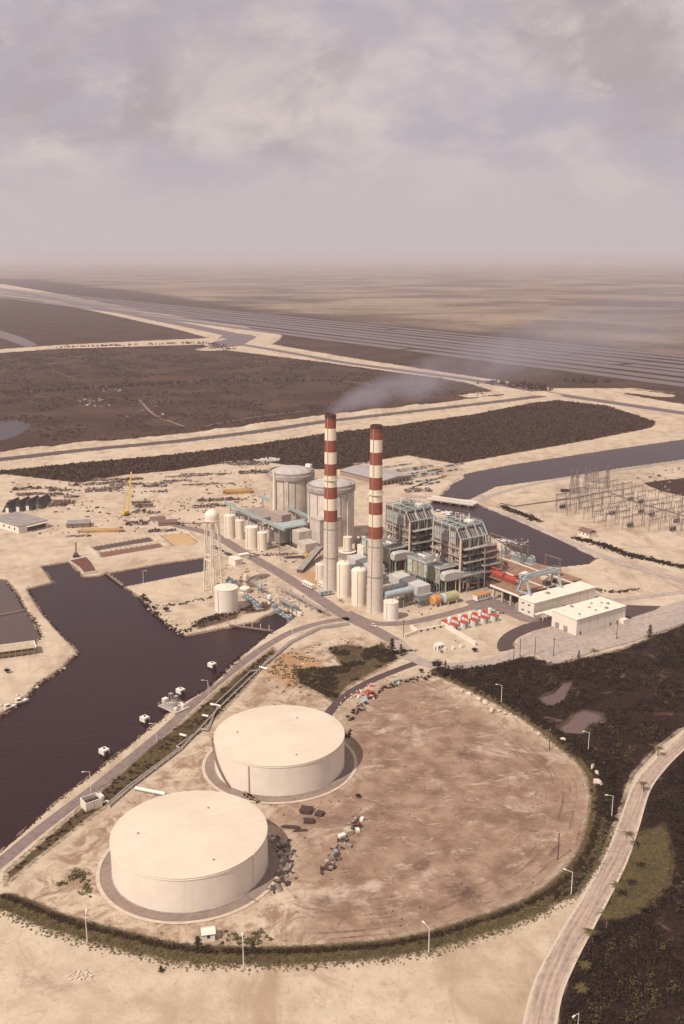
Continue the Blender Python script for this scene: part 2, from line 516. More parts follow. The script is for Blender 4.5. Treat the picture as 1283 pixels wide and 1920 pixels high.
SAND = (0.53, 0.435, 0.335)
def ground_mat():
    m = bpy.data.materials.new('ground')
    m.use_nodes = True
    T = NT(m.node_tree)
    b = T.n['Principled BSDF']
    pos = T.new('ShaderNodeNewGeometry').outputs['Position']
    nf = T.noise(pos, 0.55, 6, 0.65)
    nm = T.noise(pos, 0.085, 6, 0.62)
    nl = T.noise(pos, 0.012, 6, 0.6)
    nh = T.noise(T.vmath('ADD', pos, (90, 40, 0)), 0.0022, 7, 0.6)
    warp = T.noise(T.scale_vec(pos, (0.03, 0.012, 1)), 1.0, 6, 0.6, 1.2)
    # limestone fill
    sand = T.mix(T.ramp(nm, 0.3, 0.72), (0.42, 0.33, 0.245), (0.585, 0.485, 0.375))
    sand = T.mix(T.ramp(nl, 0.35, 0.7, 0.0, 0.6), sand, (0.63, 0.535, 0.42))
    sand = T.mix(T.ramp(warp, 0.50, 0.70, 0.0, 0.7), sand, (0.345, 0.245, 0.17))
    soil = T.noise(T.vmath('ADD', pos, (31, 7, 0)), 0.042, 8, 0.72, 0.6)
    sand = T.mix(T.ramp(soil, 0.53, 0.66, 0.0, 0.55), sand, (0.30, 0.21, 0.15))
    sand = T.mix(T.ramp(nf, 0.56, 0.78, 0.0, 0.65), sand, (0.29, 0.205, 0.15))
    g1 = T.noise(T.vmath('ADD', pos, (15, 37, 0)), 0.35, 8, 0.82, 0.3)
    sand = T.mix(T.ramp(g1, 0.55, 0.63, 0.0, 0.55), sand, (0.33, 0.24, 0.175))
    yardm = T.ramp(T.attr('yard'), -1.0, 6.0)
    sp = T.noise(T.vmath('ADD', pos, (3, 71, 0)), 0.11, 9, 0.74, 0.9)
    sand = T.mix(T.math('MULTIPLY', yardm, T.ramp(sp, 0.43, 0.60, 0.0, 0.9)), sand, (0.265, 0.172, 0.12))
    sand = T.mix(T.math('MULTIPLY', yardm, T.ramp(T.noise(pos, 0.22, 8, 0.75), 0.56, 0.67, 0.0, 0.8)), sand, (0.14, 0.082, 0.056))
    sand = T.mix(1.0, sand, (0.93, 0.895, 0.85), 'MULTIPLY')
    # wheel tracks: thin wandering parallel lines
    trk = T.noise(T.vmath('ADD', T.scale_vec(pos, (0.045, 0.012, 1)), (4, 4, 0)), 1.0, 2, 0.4, 0.8)
    tl = T.math('ABSOLUTE', T.math('SUBTRACT', T.math('FRACT', T.math('MULTIPLY', trk, 9.0)), 0.5))
    sand = T.mix(T.math('MULTIPLY', T.ramp(tl, 0.045, 0.0), T.ramp(nl, 0.42, 0.6, 0.0, 0.4)), sand, (0.33, 0.24, 0.17))
    # brown worked earth of the tank yard
    rd, rt = T.attr('ringd'), T.attr('ringt')
    cmb = T.new('ShaderNodeCombineXYZ')
    T.put(cmb, 0, T.math('MULTIPLY', rd, 0.55))
    T.put(cmb, 1, T.math('MULTIPLY', rt, 0.03))
    tr = T.noise(cmb.outputs[0], 1.0, 6, 0.65, 0.3)
    dirt = T.mix(T.ramp(nm, 0.30, 0.70), (0.180, 0.108, 0.073), (0.335, 0.228, 0.16))
    dirt = T.mix(T.ramp(T.noise(T.scale_vec(pos, (0.03, 0.05, 1)), 1.0, 7, 0.7, 0.8), 0.53, 0.66, 0.0, 0.8), dirt, (0.50, 0.39, 0.30))
    dirt = T.mix(T.ramp(nf, 0.57, 0.74, 0.0, 0.6), dirt, (0.14, 0.083, 0.057))
    d1 = T.noise(T.vmath('ADD', pos, (5, 17, 0)), 0.14, 10, 0.80, 0.5)
    dirt = T.mix(T.ramp(d1, 0.54, 0.63, 0.0, 0.5), dirt, (0.135, 0.078, 0.053))
    d2 = T.noise(T.vmath('ADD', T.scale_vec(pos, (0.12, 0.20, 1)), (55, 3, 0)), 1.0, 10, 0.80, 0.9)
    dirt = T.mix(T.ramp(d2, 0.545, 0.64, 0.0, 0.65), dirt, (0.48, 0.375, 0.28))
    trf = T.math('MULTIPLY', T.ramp(tr, 0.52, 0.66), T.ramp(rd, 42, 8, 0.0, 0.8))
    dirt = T.mix(trf, dirt, (0.12, 0.07, 0.05))
    def mask(name, soft, amp, src=None):
        n = T.math('SUBTRACT', src or nm, 0.5)
        return T.ramp(T.math('ADD', T.attr(name), T.math('MULTIPLY', n, amp)), -soft, soft)
    col = T.mix(mask('dirt', 7.0, 34.0), sand, dirt)
    col = T.mix(T.math('MULTIPLY', mask('rust', 3.0, 14.0), 0.75), col, T.mix(nf, (0.33, 0.14, 0.045), (0.42, 0.26, 0.14)))
    # pale blown-out patches inside the yard, grass and undergrowth
    gr = T.mix(T.ramp(nf, 0.35, 0.68), (0.062, 0.044, 0.019), (0.125, 0.085, 0.042))
    gr = T.mix(T.ramp(nm, 0.48, 0.70, 0.0, 0.75), gr, (0.055, 0.032, 0.022))
    gr = T.mix(T.ramp(T.noise(pos, 0.3, 4, 0.7), 0.62, 0.72, 0.0, 0.6), gr, (0.36, 0.27, 0.18))
    col = T.mix(mask('grass', 1.2, 5.0, nf), col, gr)
    mud = T.mix(nf, (0.075, 0.035, 0.028), (0.13, 0.075, 0.05))
    col = T.mix(mask('mud', 0.8, 3.0, nf), col, mud)
    col = T.mix(T.math('MULTIPLY', mask('scorch', 3.0, 13.0, T.noise(pos, 0.3, 8, 0.75)), 0.85), col, (0.095, 0.052, 0.038))
    # mangrove scrub floor, prairie far behind
    veg = T.mix(T.ramp(nf, 0.3, 0.7), (0.027, 0.0125, 0.009), (0.076, 0.0395, 0.026))
    veg = T.mix(T.ramp(nl, 0.4, 0.68, 0.0, 0.7), veg, (0.102, 0.058, 0.035))
    veg = T.mix(T.ramp(nh, 0.5, 0.66, 0.0, 0.5), veg, (0.055, 0.027, 0.019))
    veg = T.mix(T.ramp(T.noise(pos, 0.02, 9, 0.78), 0.66, 0.72, 0.0, 0.4), veg, (0.36, 0.28, 0.20))
    thick = T.mix(T.ramp(nf, 0.3, 0.7), (0.014, 0.007, 0.006), (0.042, 0.022, 0.016))
    thick = T.mix(T.ramp(T.noise(pos, 0.07, 7, 0.7, 0.6), 0.57, 0.69, 0.0, 0.8), thick, (0.15, 0.088, 0.064))
    veg = T.mix(mask('thicket', 1.5, 4.0), veg, thick)
    st = T.noise(T.scale_vec(pos, (0.0011, 0.0015, 1)), 1.0, 10, 0.68, 0.6)
    pr = T.mix(T.ramp(st, 0.36, 0.64), (0.10, 0.064, 0.044), (0.30, 0.22, 0.15))
    pr = T.mix(T.ramp(nl, 0.50, 0.72, 0.0, 0.6), pr, (0.10, 0.072, 0.058))
    veg = T.mix(mask('prairie', 120.0, 500.0, nh), veg, pr)
    amp = T.math('ADD', 5.0, T.math('MULTIPLY', T.ramp(T.attr('dist'), 700, 2500), 35.0))
    vf = T.ramp(T.math('ADD', T.attr('veg'), T.math('MULTIPLY', T.math('SUBTRACT', nm, 0.5), amp)), -1.2, 1.2)
    col = T.mix(vf, col, veg)
    # wet dark rim at the water line
    hz = T.new('ShaderNodeSeparateXYZ')
    T.put(hz, 0, pos)
    near = T.ramp(T.attr('dist'), 900, 1000, 1.0, 0.0)
    wet = T.math('MULTIPLY', T.ramp(T.math('ADD', hz.outputs[2], T.math('MULTIPLY', nf, 0.8)), -0.6, 0.15, 0.75, 0.0), near)
    col = T.mix(wet, col, (0.10, 0.065, 0.045))
    T.put(b, 'Base Color', col)
    b.inputs['Roughness'].default_value = 0.95
    b.inputs['Specular IOR Level'].default_value = 0.1
    bp = T.new('ShaderNodeBump')
    bp.inputs['Strength'].default_value = 0.55
    bp.inputs['Distance'].default_value = 0.5
    T.put(bp, 'Height', T.math('ADD', nf, T.math('MULTIPLY', vf, T.noise(pos, 0.33, 3, 0.7))))
    T.t.links.new(bp.outputs[0], b.inputs['Normal'])
    return m

def build_ground():
    ys = np.concatenate([np.arange(485.2, 500, 0.5), np.arange(500, 1985, 1.45), np.arange(1985, 3400, 14.0)])
    dep = np.arctan((ys - PY0) / F) + PITCH
    d = CAMH / np.tan(dep)
    d = np.concatenate([[120000.0], d])
    tx = np.concatenate([np.linspace(-2.6, -0.45, 50)[:-1], np.linspace(-0.45, 0.45, 860), np.linspace(0.45, 2.6, 50)[1:]])
    X = np.outer(d, tx)
    Y = np.repeat(d[:, None], len(tx), 1)
    nr, nc = X.shape
    X, Y = X.ravel(), Y.ravel()
    Z = height(X, Y)
    Z[Y > 5000] = 0.0
    at_ = {}
    veg = np.full(X.shape, -60.0)
    for p in VEG:
        veg = np.maximum(veg, poly_sd(X, Y, p, 60))
    veg = np.maximum(veg, np.clip(poly_sd(X, Y, FARVEG, 60), -60, 3000))
    for c, w in SANDSTRIPS:
        k = line_d(X, Y, c, w + 80)
        veg = np.minimum(veg, k - w)
    veg = np.minimum(veg, -poly_sd(X, Y, GRASS[1], 60))
    at_['veg'] = veg
    at_['thicket'] = np.maximum(poly_sd(X, Y, VEG[4], 40), poly_sd(X, Y, VEG[5], 40)) + 3
    at_['prairie'] = np.clip(poly_sd(X, Y, PRAIRIE, 2000), -2000, 2000)
    at_['dirt'] = poly_sd(X, Y, DIRT, 60)
    for nm, L in (('rust', RUST), ('grass', GRASS), ('mud', MUD), ('scorch', SCORCH)):
        a = np.full(X.shape, -40.0)
        for p in L:
            a = np.maximum(a, poly_sd(X, Y, p, 40) + (2.5 if p is GRASS[1] else 0))
        at_[nm] = a
    hg = 4.2 - line_d(X, Y, RING, 44)          # hedge foot and weeds round the yard
    at_['grass'] = np.maximum(at_['grass'], hg)
    at_['ringd'] = line_d(X, Y, RING, 60)
    at_['yard'] = poly_sd(X, Y, YARDP, 30)
    cx, cy = at(760, 1540)
    at_['ringt'] = np.arctan2(Y - cy, X - cx) * 70.0
    at_['dist'] = np.hypot(X, Y)
    i = np.arange(nr - 1)[:, None] * nc + np.arange(nc - 1)[None, :]
    q = np.stack([i, i + 1, i + nc + 1, i + nc], -1)[..., ::-1].reshape(-1)
    o = np_mesh('ground', np.stack([X, Y, Z], 1), q, 4, ground_mat(), at_, smooth=True)
    tag(o, 'pale limestone fill, brown yard and dark mangrove flats of the coast', 'ground', kind='structure')

build_ground()

def water_mat(name, c, rough=0.12, wave=0.25, sc=0.55, spec=0.5):
    m = bpy.data.materials.new(name)
    m.use_nodes = True
    T = NT(m.node_tree)
    b = T.n['Principled BSDF']
    pos = T.new('ShaderNodeNewGeometry').outputs['Position']
    n = T.noise(T.scale_vec(pos, (1.0, 1.6, 1)), sc, 5, 0.65)
    n2 = T.noise(pos, 0.02, 4, 0.6)
    T.put(b, 'Base Color', T.mix(n2, tuple(x * 0.8 for x in c), tuple(x * 1.25 for x in c)))
    b.inputs['Roughness'].default_value = rough
    b.inputs['Specular IOR Level'].default_value = spec
    bp = T.new('ShaderNodeBump')
    bp.inputs['Strength'].default_value = wave
    bp.inputs['Distance'].default_value = 0.3
    T.put(bp, 'Height', n)
    T.t.links.new(bp.outputs[0], b.inputs['Normal'])
    return m

def flat(name, poly, z, mat, label, cat, kind='structure'):
    mb = MB()
    mb.add([(*p, z) for p in poly], [tuple(range(len(poly)))])
    o = mb.build(name, mat)
    return tag(o, label, cat, kind=kind)
def grow(pts, k):
    cx = sum(p[0] for p in pts) / len(pts)
    cy = sum(p[1] for p in pts) / len(pts)
    return [(cx + (p[0] - cx) * k, cy + (p[1] - cy) * k) for p in pts]

def road_mat(name, c, var=0.2, ruts=0.0):
    m = bpy.data.materials.new(name)
    m.use_nodes = True
    T = NT(m.node_tree)
    b = T.n['Principled BSDF']
    pos = T.new('ShaderNodeNewGeometry').outputs['Position']
    n = T.noise(pos, 0.35, 6, 0.65)
    n2 = T.noise(pos, 0.05, 5, 0.6)
    col = T.mix(T.ramp(n, 0.3, 0.7), tuple(x * (1 - var) for x in c), tuple(x * (1 + var) for x in c))
    col = T.mix(T.ramp(n2, 0.45, 0.75, 0, 0.4), col, tuple(min(1, x * 1.45) for x in c))
    if ruts:
        ac = T.attr('across')
        cmb = T.new('ShaderNodeCombineXYZ')
        T.put(cmb, 0, T.math('MULTIPLY', ac, 9.0))
        T.put(cmb, 1, T.math('MULTIPLY', T.attr('along'), 0.035))
        w = T.noise(cmb.outputs[0], 1.0, 6, 0.65, 0.2)
        col = T.mix(T.math('MULTIPLY', T.ramp(w, 0.42, 0.62), ruts), col, tuple(min(1, x * 1.75) for x in c))
        col = T.mix(T.math('MULTIPLY', T.ramp(w, 0.42, 0.30), 0.5), col, tuple(x * 0.6 for x in c))
        edge = T.ramp(T.math('ADD', T.math('ABSOLUTE', ac), T.math('MULTIPLY', n, 0.16)), 0.44, 0.54)
        col = T.mix(edge, col, SAND)
    T.put(b, 'Base Color', col)
    b.inputs['Roughness'].default_value = 0.9
    b.inputs['Specular IOR Level'].default_value = 0.2
    return m
WM = water_mat('basin_water', (0.026, 0.0075, 0.0088), 0.22, 0.8, 0.4, 0.13)
def fill_water(name, pts, margin, z, mat, label):
    """water sheet under the shoreline: a box round the outline, the banks rise through it"""
    a = np.array(pts)
    lo, hi = a.min(0) - margin, a.max(0) + margin
    return flat(name, [(lo[0], lo[1]), (hi[0], lo[1]), (hi[0], hi[1]), (lo[0], hi[1])], z, mat, label, 'water')
fill_water('water', [(-700, 230), (900, 1650)], 0, W_LEVEL, WM, 'dark water of the intake basin and the canals around the plant')

def ribbon(name, pts, w, mat, label, cat, lift=0.1, w1=None, kind='structure', cross=4, closed=False, flatz=None):
    """road or strip of varying width draped on the ground"""
    n = len(pts)
    P = np.array(pts)
    if closed:
        d = np.roll(P, -1, 0) - np.roll(P, 1, 0)
    else:
        d = np.gradient(P, axis=0)
    d /= np.linalg.norm(d, axis=1)[:, None] + 1e-9
    nrm = np.stack([-d[:, 1], d[:, 0]], 1)
    W = np.linspace(w, w1 or w, n)
    t = np.linspace(-0.5, 0.5, cross + 1)
    V = P[:, None, :] + nrm[:, None, :] * (t[None, :, None] * W[:, None, None])
    X, Y = V[..., 0].ravel(), V[..., 1].ravel()
    Z = height(X, Y) + lift if flatz is None else np.full(X.shape, flatz)
    m = cross + 1
    r = n if closed else n - 1
    i = (np.arange(r)[:, None] * m + np.arange(cross)[None, :])
    j = ((np.arange(r) + 1) % n)[:, None] * m + np.arange(cross)[None, :]
    q = np.stack([i, j, j + 1, i + 1], -1)[..., ::-1].reshape(-1)
    o = np_mesh(name, np.stack([X, Y, Z], 1), q, 4, mat, {'across': np.tile(t, n), 'along': np.repeat(np.concatenate([[0], np.cumsum(np.linalg.norm(np.diff(P, axis=0), axis=1))]), m)}, smooth=True)
    return tag(o, label, cat, kind=kind)

for P_, c_, l_ in ((RETENTION[0], (0.060, 0.030, 0.018), 'dark brown settling pond, the upper of the pair'), (RETENTION[1], (0.16, 0.062, 0.035), 'rusty brown settling pond, the lower of the pair'), (RETENTION[2], (0.50, 0.30, 0.13), 'orange tan settling pond')):
    flat('water', grow(P_, 1.02), -0.85, water_mat('settling_pond', c_, 0.3, 0.05, 0.3, 0.3), l_, 'water')
flat('water', A((-200, 1046), (8, 1080), (32, 1106), (50, 1140), (69, 1168), (79, 1190), (70, 1205), (50, 1210), (-50, 1218), (-260, 1240)), W_LEVEL + 0.06, water_mat('lagoon_water', (0.070, 0.038, 0.028), 0.2, 0.2, 0.4, 0.3), 'brown lagoon at the left edge', 'water')
PONDM = water_mat('swamp_water', (0.125, 0.08, 0.066), 0.35, 0.2, 0.4, 0.25)
for k_ in ('pond_a', 'pond_b'):
    flat('water', grow(WATERS[k_], 1.12), W_LEVEL + 0.07, PONDM, 'muddy pool in the dark scrub', 'water')
TRACK = road_mat('pale_track', (0.22, 0.15, 0.11), 0.3)
for pp_, w_, l_ in (([(-40, 741), (10, 737), (120, 730), (230, 723), (340, 717), (450, 712), (560, 712), (640, 715), (700, 722)], 4.5, 'thin pale track crossing the dark flat'), ([(50, 692), (120, 678), (250, 666), (380, 655)], 3.0, 'faint pale line across the far side of the dark flat'), ([(95, 694), (118, 701), (140, 712)], 3.0, 'short faint track in the dark flat'), ([(262, 750), (290, 778), (345, 800)], 3.5, 'faint slanting track in the dark flat'), ([(380, 800), (480, 782), (600, 768)], 3.0, 'faint line beside the long canal')):
    ribbon('path', spline(A(*pp_), 20), w_, TRACK, l_, 'path', 0.25, cross=1)
ribbon('path', spline(A((-10, 1152), (20, 1147), (47, 1141)), 4), 1.6, TRACK, 'low causeway across the brown lagoon', 'path', flatz=-0.75, cross=1)
# far canals: shallow sheets on the flats
FW = water_mat('far_water', (0.115, 0.075, 0.072), 0.4, 0.2, 0.2, 0.3)
ribbon('water', C4, 62, FW, 'long straight canal running to the horizon', 'water', flatz=0.6, cross=2)
ribbon('water', C4B, 24, FW, 'narrow canal crossing the marsh behind the plant', 'water', flatz=0.6, cross=2)
flat('water', BEND, 0.7, FW, 'bend where the far canals meet', 'water')
flat('water', A((-60, 607), (8, 622), (40, 632), (72, 647), (50, 651), (8, 636), (-60, 625)), 0.4, FW, 'short side canal at the left edge of the marsh', 'water')
def cooling_canals():
    vx, vy = -0.536, 0.844
    nx, ny = 0.844, 0.536
    def s_of(px, py):
        x, y = at(px, py)
        return x * nx + y * ny
    s0, s1 = s_of(1275, 726), s_of(1275, 664)
    N = 8
    ww = [(.10, .80), (.08, .74), (.16, .92), (.10, .70), (.0, .78), (.14, .72), (.05, .66), (.10, .62)]
    for k in range(N):
        a = s0 + (s1 - s0) * (k + ww[k][0]) / N
        b = s0 + (s1 - s0) * (k + ww[k][1]) / N
        t0 = [-1200, -900, -700, -700, -700, -700, -700, -700][k]
        t1 = 17000 - k * 600
        rk = random.Random(k)
        cuts = [t0] + sorted(t0 + (t1 - t0) * rk.random() ** 2 for _ in range(3)) + [t1]
        for u0, u1 in zip(cuts[:-1], cuts[1:]):
            if u1 - u0 < 200:
                continue
            n = 26
            e0, e1 = [], []
            for i in range(n + 1):
                t = u0 + 12 + (u1 - u0 - 24) * (i / n) ** 1.6
                w = (b - a) * .10
                for e, s in ((e0, a + rk.uniform(-w, w)), (e1, b + rk.uniform(-w, w))):
                    e.append((s * nx + t * vx, s * ny + t * vy))
            flat('water', e0 + e1[::-1], 0.45, FW, 'parallel cooling canals fading towards the horizon', 'water')
cooling_canals()

# ------------------------------------------------------------------ roads and paving
ASPH = road_mat('asphalt', (0.205, 0.15, 0.132))
DARKASPH = road_mat('dark_asphalt', (0.085, 0.056, 0.053))
PALEASPH = road_mat('pale_asphalt', (0.35, 0.28, 0.235))
GRAVEL = road_mat('gravel', (0.30, 0.225, 0.175), 0.22, 0.6)
def road(pp, w, mat, label, w1=None, lift=0.1, step=4):
    return ribbon('road', spline(A(*pp), step), w, mat, label, 'road', lift, w1)
road([(-60, 1668), (15, 1606), (79, 1553), (175, 1480), (244, 1424), (306, 1372), (358, 1324), (415, 1274), (463, 1237), (502, 1210), (550, 1184), (610, 1166), (655, 1160)], 5.6, ASPH, 'narrow asphalt road along the edge of the intake basin')
road([(330, 985), (400, 1003), (460, 1038), (520, 1072), (580, 1110), (640, 1150), (700, 1180), (742, 1203)], 9.5, ASPH, 'main asphalt road past the storage tanks and chimneys')
road([(742, 1201), (765, 1226), (800, 1244), (850, 1249), (920, 1241), (985, 1222), (1040, 1208), (1100, 1190), (1190, 1160), (1290, 1130)], 9.0, PALEASPH, 'pale curved road in front of the walled compound', lift=0.14)
road([(650, 1148), (700, 1168), (760, 1168), (820, 1156), (880, 1140), (930, 1128)], 7.0, ASPH, 'inner road curving past the small white tank', lift=0.12)
road([(608, 1352), (622, 1330), (655, 1300), (700, 1275), (762, 1250), (790, 1240)], 5.0, DARKASPH, 'dark lane climbing from the far fuel tank to the road')
road([(1330, 1330), (1283, 1388), (1238, 1432), (1203, 1478), (1180, 1545), (1155, 1612), (1118, 1682), (1082, 1745), (1052, 1800), (1025, 1862), (1005, 1960)], 6.4, GRAVEL, 'rutted gravel road along the mangroves', 10.0)
road([(760, 930), (820, 935), (886, 947), (925, 957), (965, 972), (1040, 1005), (1110, 1036), (1180, 1060), (1300, 1095)], 9.0, PALEASPH, 'pale road between the discharge canal and the switchyard', lift=0.18)
road([(886, 945), (925, 928), (1000, 908), (1100, 890), (1200, 876), (1320, 858)], 7.0, PALEASPH, 'pale road along the canal behind the switchyard', lift=0.12)
road([(1283, 1110), (1200, 1120), (1150, 1125), (1110, 1112), (1060, 1075)], 6.0, PALEASPH, 'pale service road behind the warehouse', lift=0.13)
flat('paving', A((1003, 1222), (1028, 1208), (1085, 1193), (1200, 1156), (1300, 1126), (1300, 1162), (1183, 1205), (1110, 1224), (1030, 1250)), 0.33, PALEASPH, 'pale paved lot beside the white warehouse', 'paving')
flat('paving', A((872, 1128), (905, 1120), (950, 1128), (985, 1148), (1045, 1166), (1010, 1172), (975, 1163), (935, 1146), (890, 1144)), 0.24, ASPH, 'asphalt yard beneath the boiler structure', 'paving')
z5 = lambda x, y: (800 + x / 2.656, 1040 + y / 2.656)
flat('paving', A(*[z5(*q) for q in ((600, 325), (540, 336), (480, 350), (425, 374), (385, 398), (362, 422), (351, 445), (352, 468), (362, 484), (400, 478), (440, 466), (430, 450), (434, 436), (446, 420), (470, 404), (540, 376), (650, 350))]), 0.3, DARKASPH, 'dark curved driveway beside the white warehouse', 'paving')
flat('paving', A(*[z5(*q) for q in ((985, 252), (1165, 258), (1140, 276), (985, 325))]), 0.3, DARKASPH, 'dark paved area behind the white warehouse', 'paving')
flat('paving', A((1060, 1168), (1090, 1188), (1030, 1206), (962, 1218), (968, 1206), (1000, 1185)), 0.2, PALEASPH, 'pale apron in front of the warehouse', 'paving')
DIKE = M('dike', (0.30, 0.24, 0.205), var=0.2, scale=0.3)

# =================================================================== OBJECTS
CREAM = M('cream_paint', (0.74, 0.64, 0.515), 0.6, 0.05, 0.3, streak=0.18, streak_c=(0.50, 0.39, 0.28))
ROOFC = M('tank_roof_paint', (0.73, 0.635, 0.50), 0.65, 0.05, 0.12, fine=0.05)
CONC = M('concrete', (0.50, 0.43, 0.365), 0.85, 0.14, 0.25, 0.1, streak=0.45, streak_c=(0.24, 0.185, 0.15))
CONCD = M('dark_concrete', (0.28, 0.23, 0.20), 0.9, 0.18, 0.3)
DOMEC = M('dome_concrete', (0.44, 0.385, 0.345), 0.85, 0.12, 0.2)
GREYGREEN = M('grey_green_steel', (0.26, 0.275, 0.25), 0.6, 0.15, 0.4)
BLUEGREY = M('blue_grey_paint', (0.36, 0.405, 0.405), 0.5, 0.12, 0.35, streak=0.25)
TEAL = M('pale_teal_paint', (0.34, 0.405, 0.385), 0.5, 0.1, 0.5)
STEEL = M('grey_steel', (0.28, 0.245, 0.225), 0.6, 0.2, 0.6)
DARKST = M('dark_steel', (0.085, 0.066, 0.06), 0.7, 0.25, 0.8)
RUSTY = M('rusty_red_steel', (0.19, 0.075, 0.05), 0.8, 0.3, 0.6)
CORE = M('boiler_core', (0.125, 0.066, 0.05), 0.8, 0.4, 0.5)
CASING = M('casing_panel', (0.44, 0.48, 0.43), 0.6, 0.2, 0.35, streak=0.4, streak_c=(0.20, 0.19, 0.16))
OLIVE = M('olive_panel', (0.36, 0.325, 0.22), 0.7, 0.28, 0.35, streak=0.6, streak_c=(0.15, 0.125, 0.09))
DUCT = M('pale_duct', (0.50, 0.475, 0.43), 0.6, 0.08, 0.3, streak=0.2)
PIPEC = M('cream_pipe', (0.60, 0.47, 0.36), 0.55, 0.1, 0.5)
RED = M('signal_red', (0.46, 0.055, 0.035), 0.6, 0.15, 0.5)
ORANGE = M('orange_paint', (0.50, 0.23, 0.075), 0.6, 0.15, 0.5)
YELLOW = M('yellow_paint', (0.62, 0.38, 0.06), 0.55, 0.1, 0.5)
WHITE = M('white_paint', (0.76, 0.69, 0.60), 0.55, 0.05, 0.5, streak=0.12)
WWALL = M('white_wall', (0.72, 0.645, 0.54), 0.8, 0.06, 0.3, streak=0.2)
WROOF = M('white_roof', (0.71, 0.63, 0.51), 0.85, 0.08, 0.25)
GREYROOF = M('grey_roof', (0.27, 0.235, 0.215), 0.8, 0.15, 0.2)
BROWNROOF = M('brown_roof', (0.17, 0.10, 0.075), 0.85, 0.2, 0.4)
TANROOF = M('tan_roof', (0.44, 0.36, 0.245), 0.85, 0.12, 0.3)
WINDOW = M('dark_window', (0.045, 0.038, 0.038), 0.2, 0.3, 0.5, spec=0.5)
RUBBER = M('black_rubber', (0.03, 0.025, 0.025), 0.9)
WOOD = M('grey_wood', (0.21, 0.145, 0.105), 0.9, 0.3, 0.8)
TIMBER = M('dark_timber', (0.075, 0.045, 0.036), 0.9, 0.3, 0.8)
DECKB = M('deck_brown', (0.265, 0.155, 0.10), 0.9, 0.2, 0.3)
SILVER = M('silver_pipe', (0.40, 0.345, 0.31), 0.45, 0.1, 0.5, metal=0.3)
LAMPW = M('lamp_pole_white', (0.70, 0.64, 0.57), 0.5, 0.05)
BRICKRED = M('barge_red', (0.135, 0.055, 0.04), 0.85, 0.3, 0.4)
BLACKTAR = M('black_tarpaper', (0.06, 0.052, 0.05), 0.8, 0.3, 0.4)

def stack_mat():
    m = bpy.data.materials.new('chimney_bands')
    m.use_nodes = True
    T = NT(m.node_tree)
    b = T.n['Principled BSDF']
    oc = T.new('ShaderNodeTexCoord').outputs['Object']
    sep = T.new('ShaderNodeSeparateXYZ')
    T.put(sep, 0, oc)
    z = sep.outputs[2]
    n = T.noise(oc, 0.5, 5, 0.6)
    sv = T.noise(T.scale_vec(oc, (1, 1, 0.06)), 0.8, 5, 0.65)
    red = T.mix(n, (0.235, 0.068, 0.042), (0.30, 0.09, 0.055))
    wht = T.mix(T.ramp(sv, 0.52, 0.78, 0.0, 0.7), (0.76, 0.66, 0.49), (0.34, 0.215, 0.13))
    conc = T.mix(T.ramp(n, 0.3, 0.7), (0.55, 0.465, 0.375), (0.63, 0.54, 0.445))
    conc = T.mix(T.ramp(sv, 0.46, 0.74, 0.0, 0.5), conc, (0.38, 0.30, 0.24))
    lift = T.math('PINGPONG', T.math('MULTIPLY', z, 1.0), 1.15)        # casting lifts
    conc = T.mix(T.ramp(lift, 0.0, 0.13, 0.28, 0.0), conc, (0.20, 0.16, 0.135))
    top, H9, Hb = 122.0, 9.0, 7.95
    k = T.math('DIVIDE', T.math('SUBTRACT', top - H9, z), Hb)           # 0..8 below the first red band
    odd = T.math('MODULO', T.math('FLOOR', k), 2.0)                     # 0 white, 1 red
    band = T.mix(odd, wht, red)
    band = T.mix(T.math('LESS_THAN', k, 0.0), band, red)
    col = T.mix(T.math('GREATER_THAN', k, 8.0), band, conc)
    soot = T.math('MULTIPLY', T.ramp(T.math('ADD', z, T.math('MULTIPLY', sv, 4.0)), 118.5, 124.0), 0.8)
    col = T.mix(soot, col, (0.05, 0.03, 0.025))
    T.put(b, 'Base Color', col)
    b.inputs['Roughness'].default_value = 0.85
    b.inputs['Specular IOR Level'].default_value = 0.15
    return m

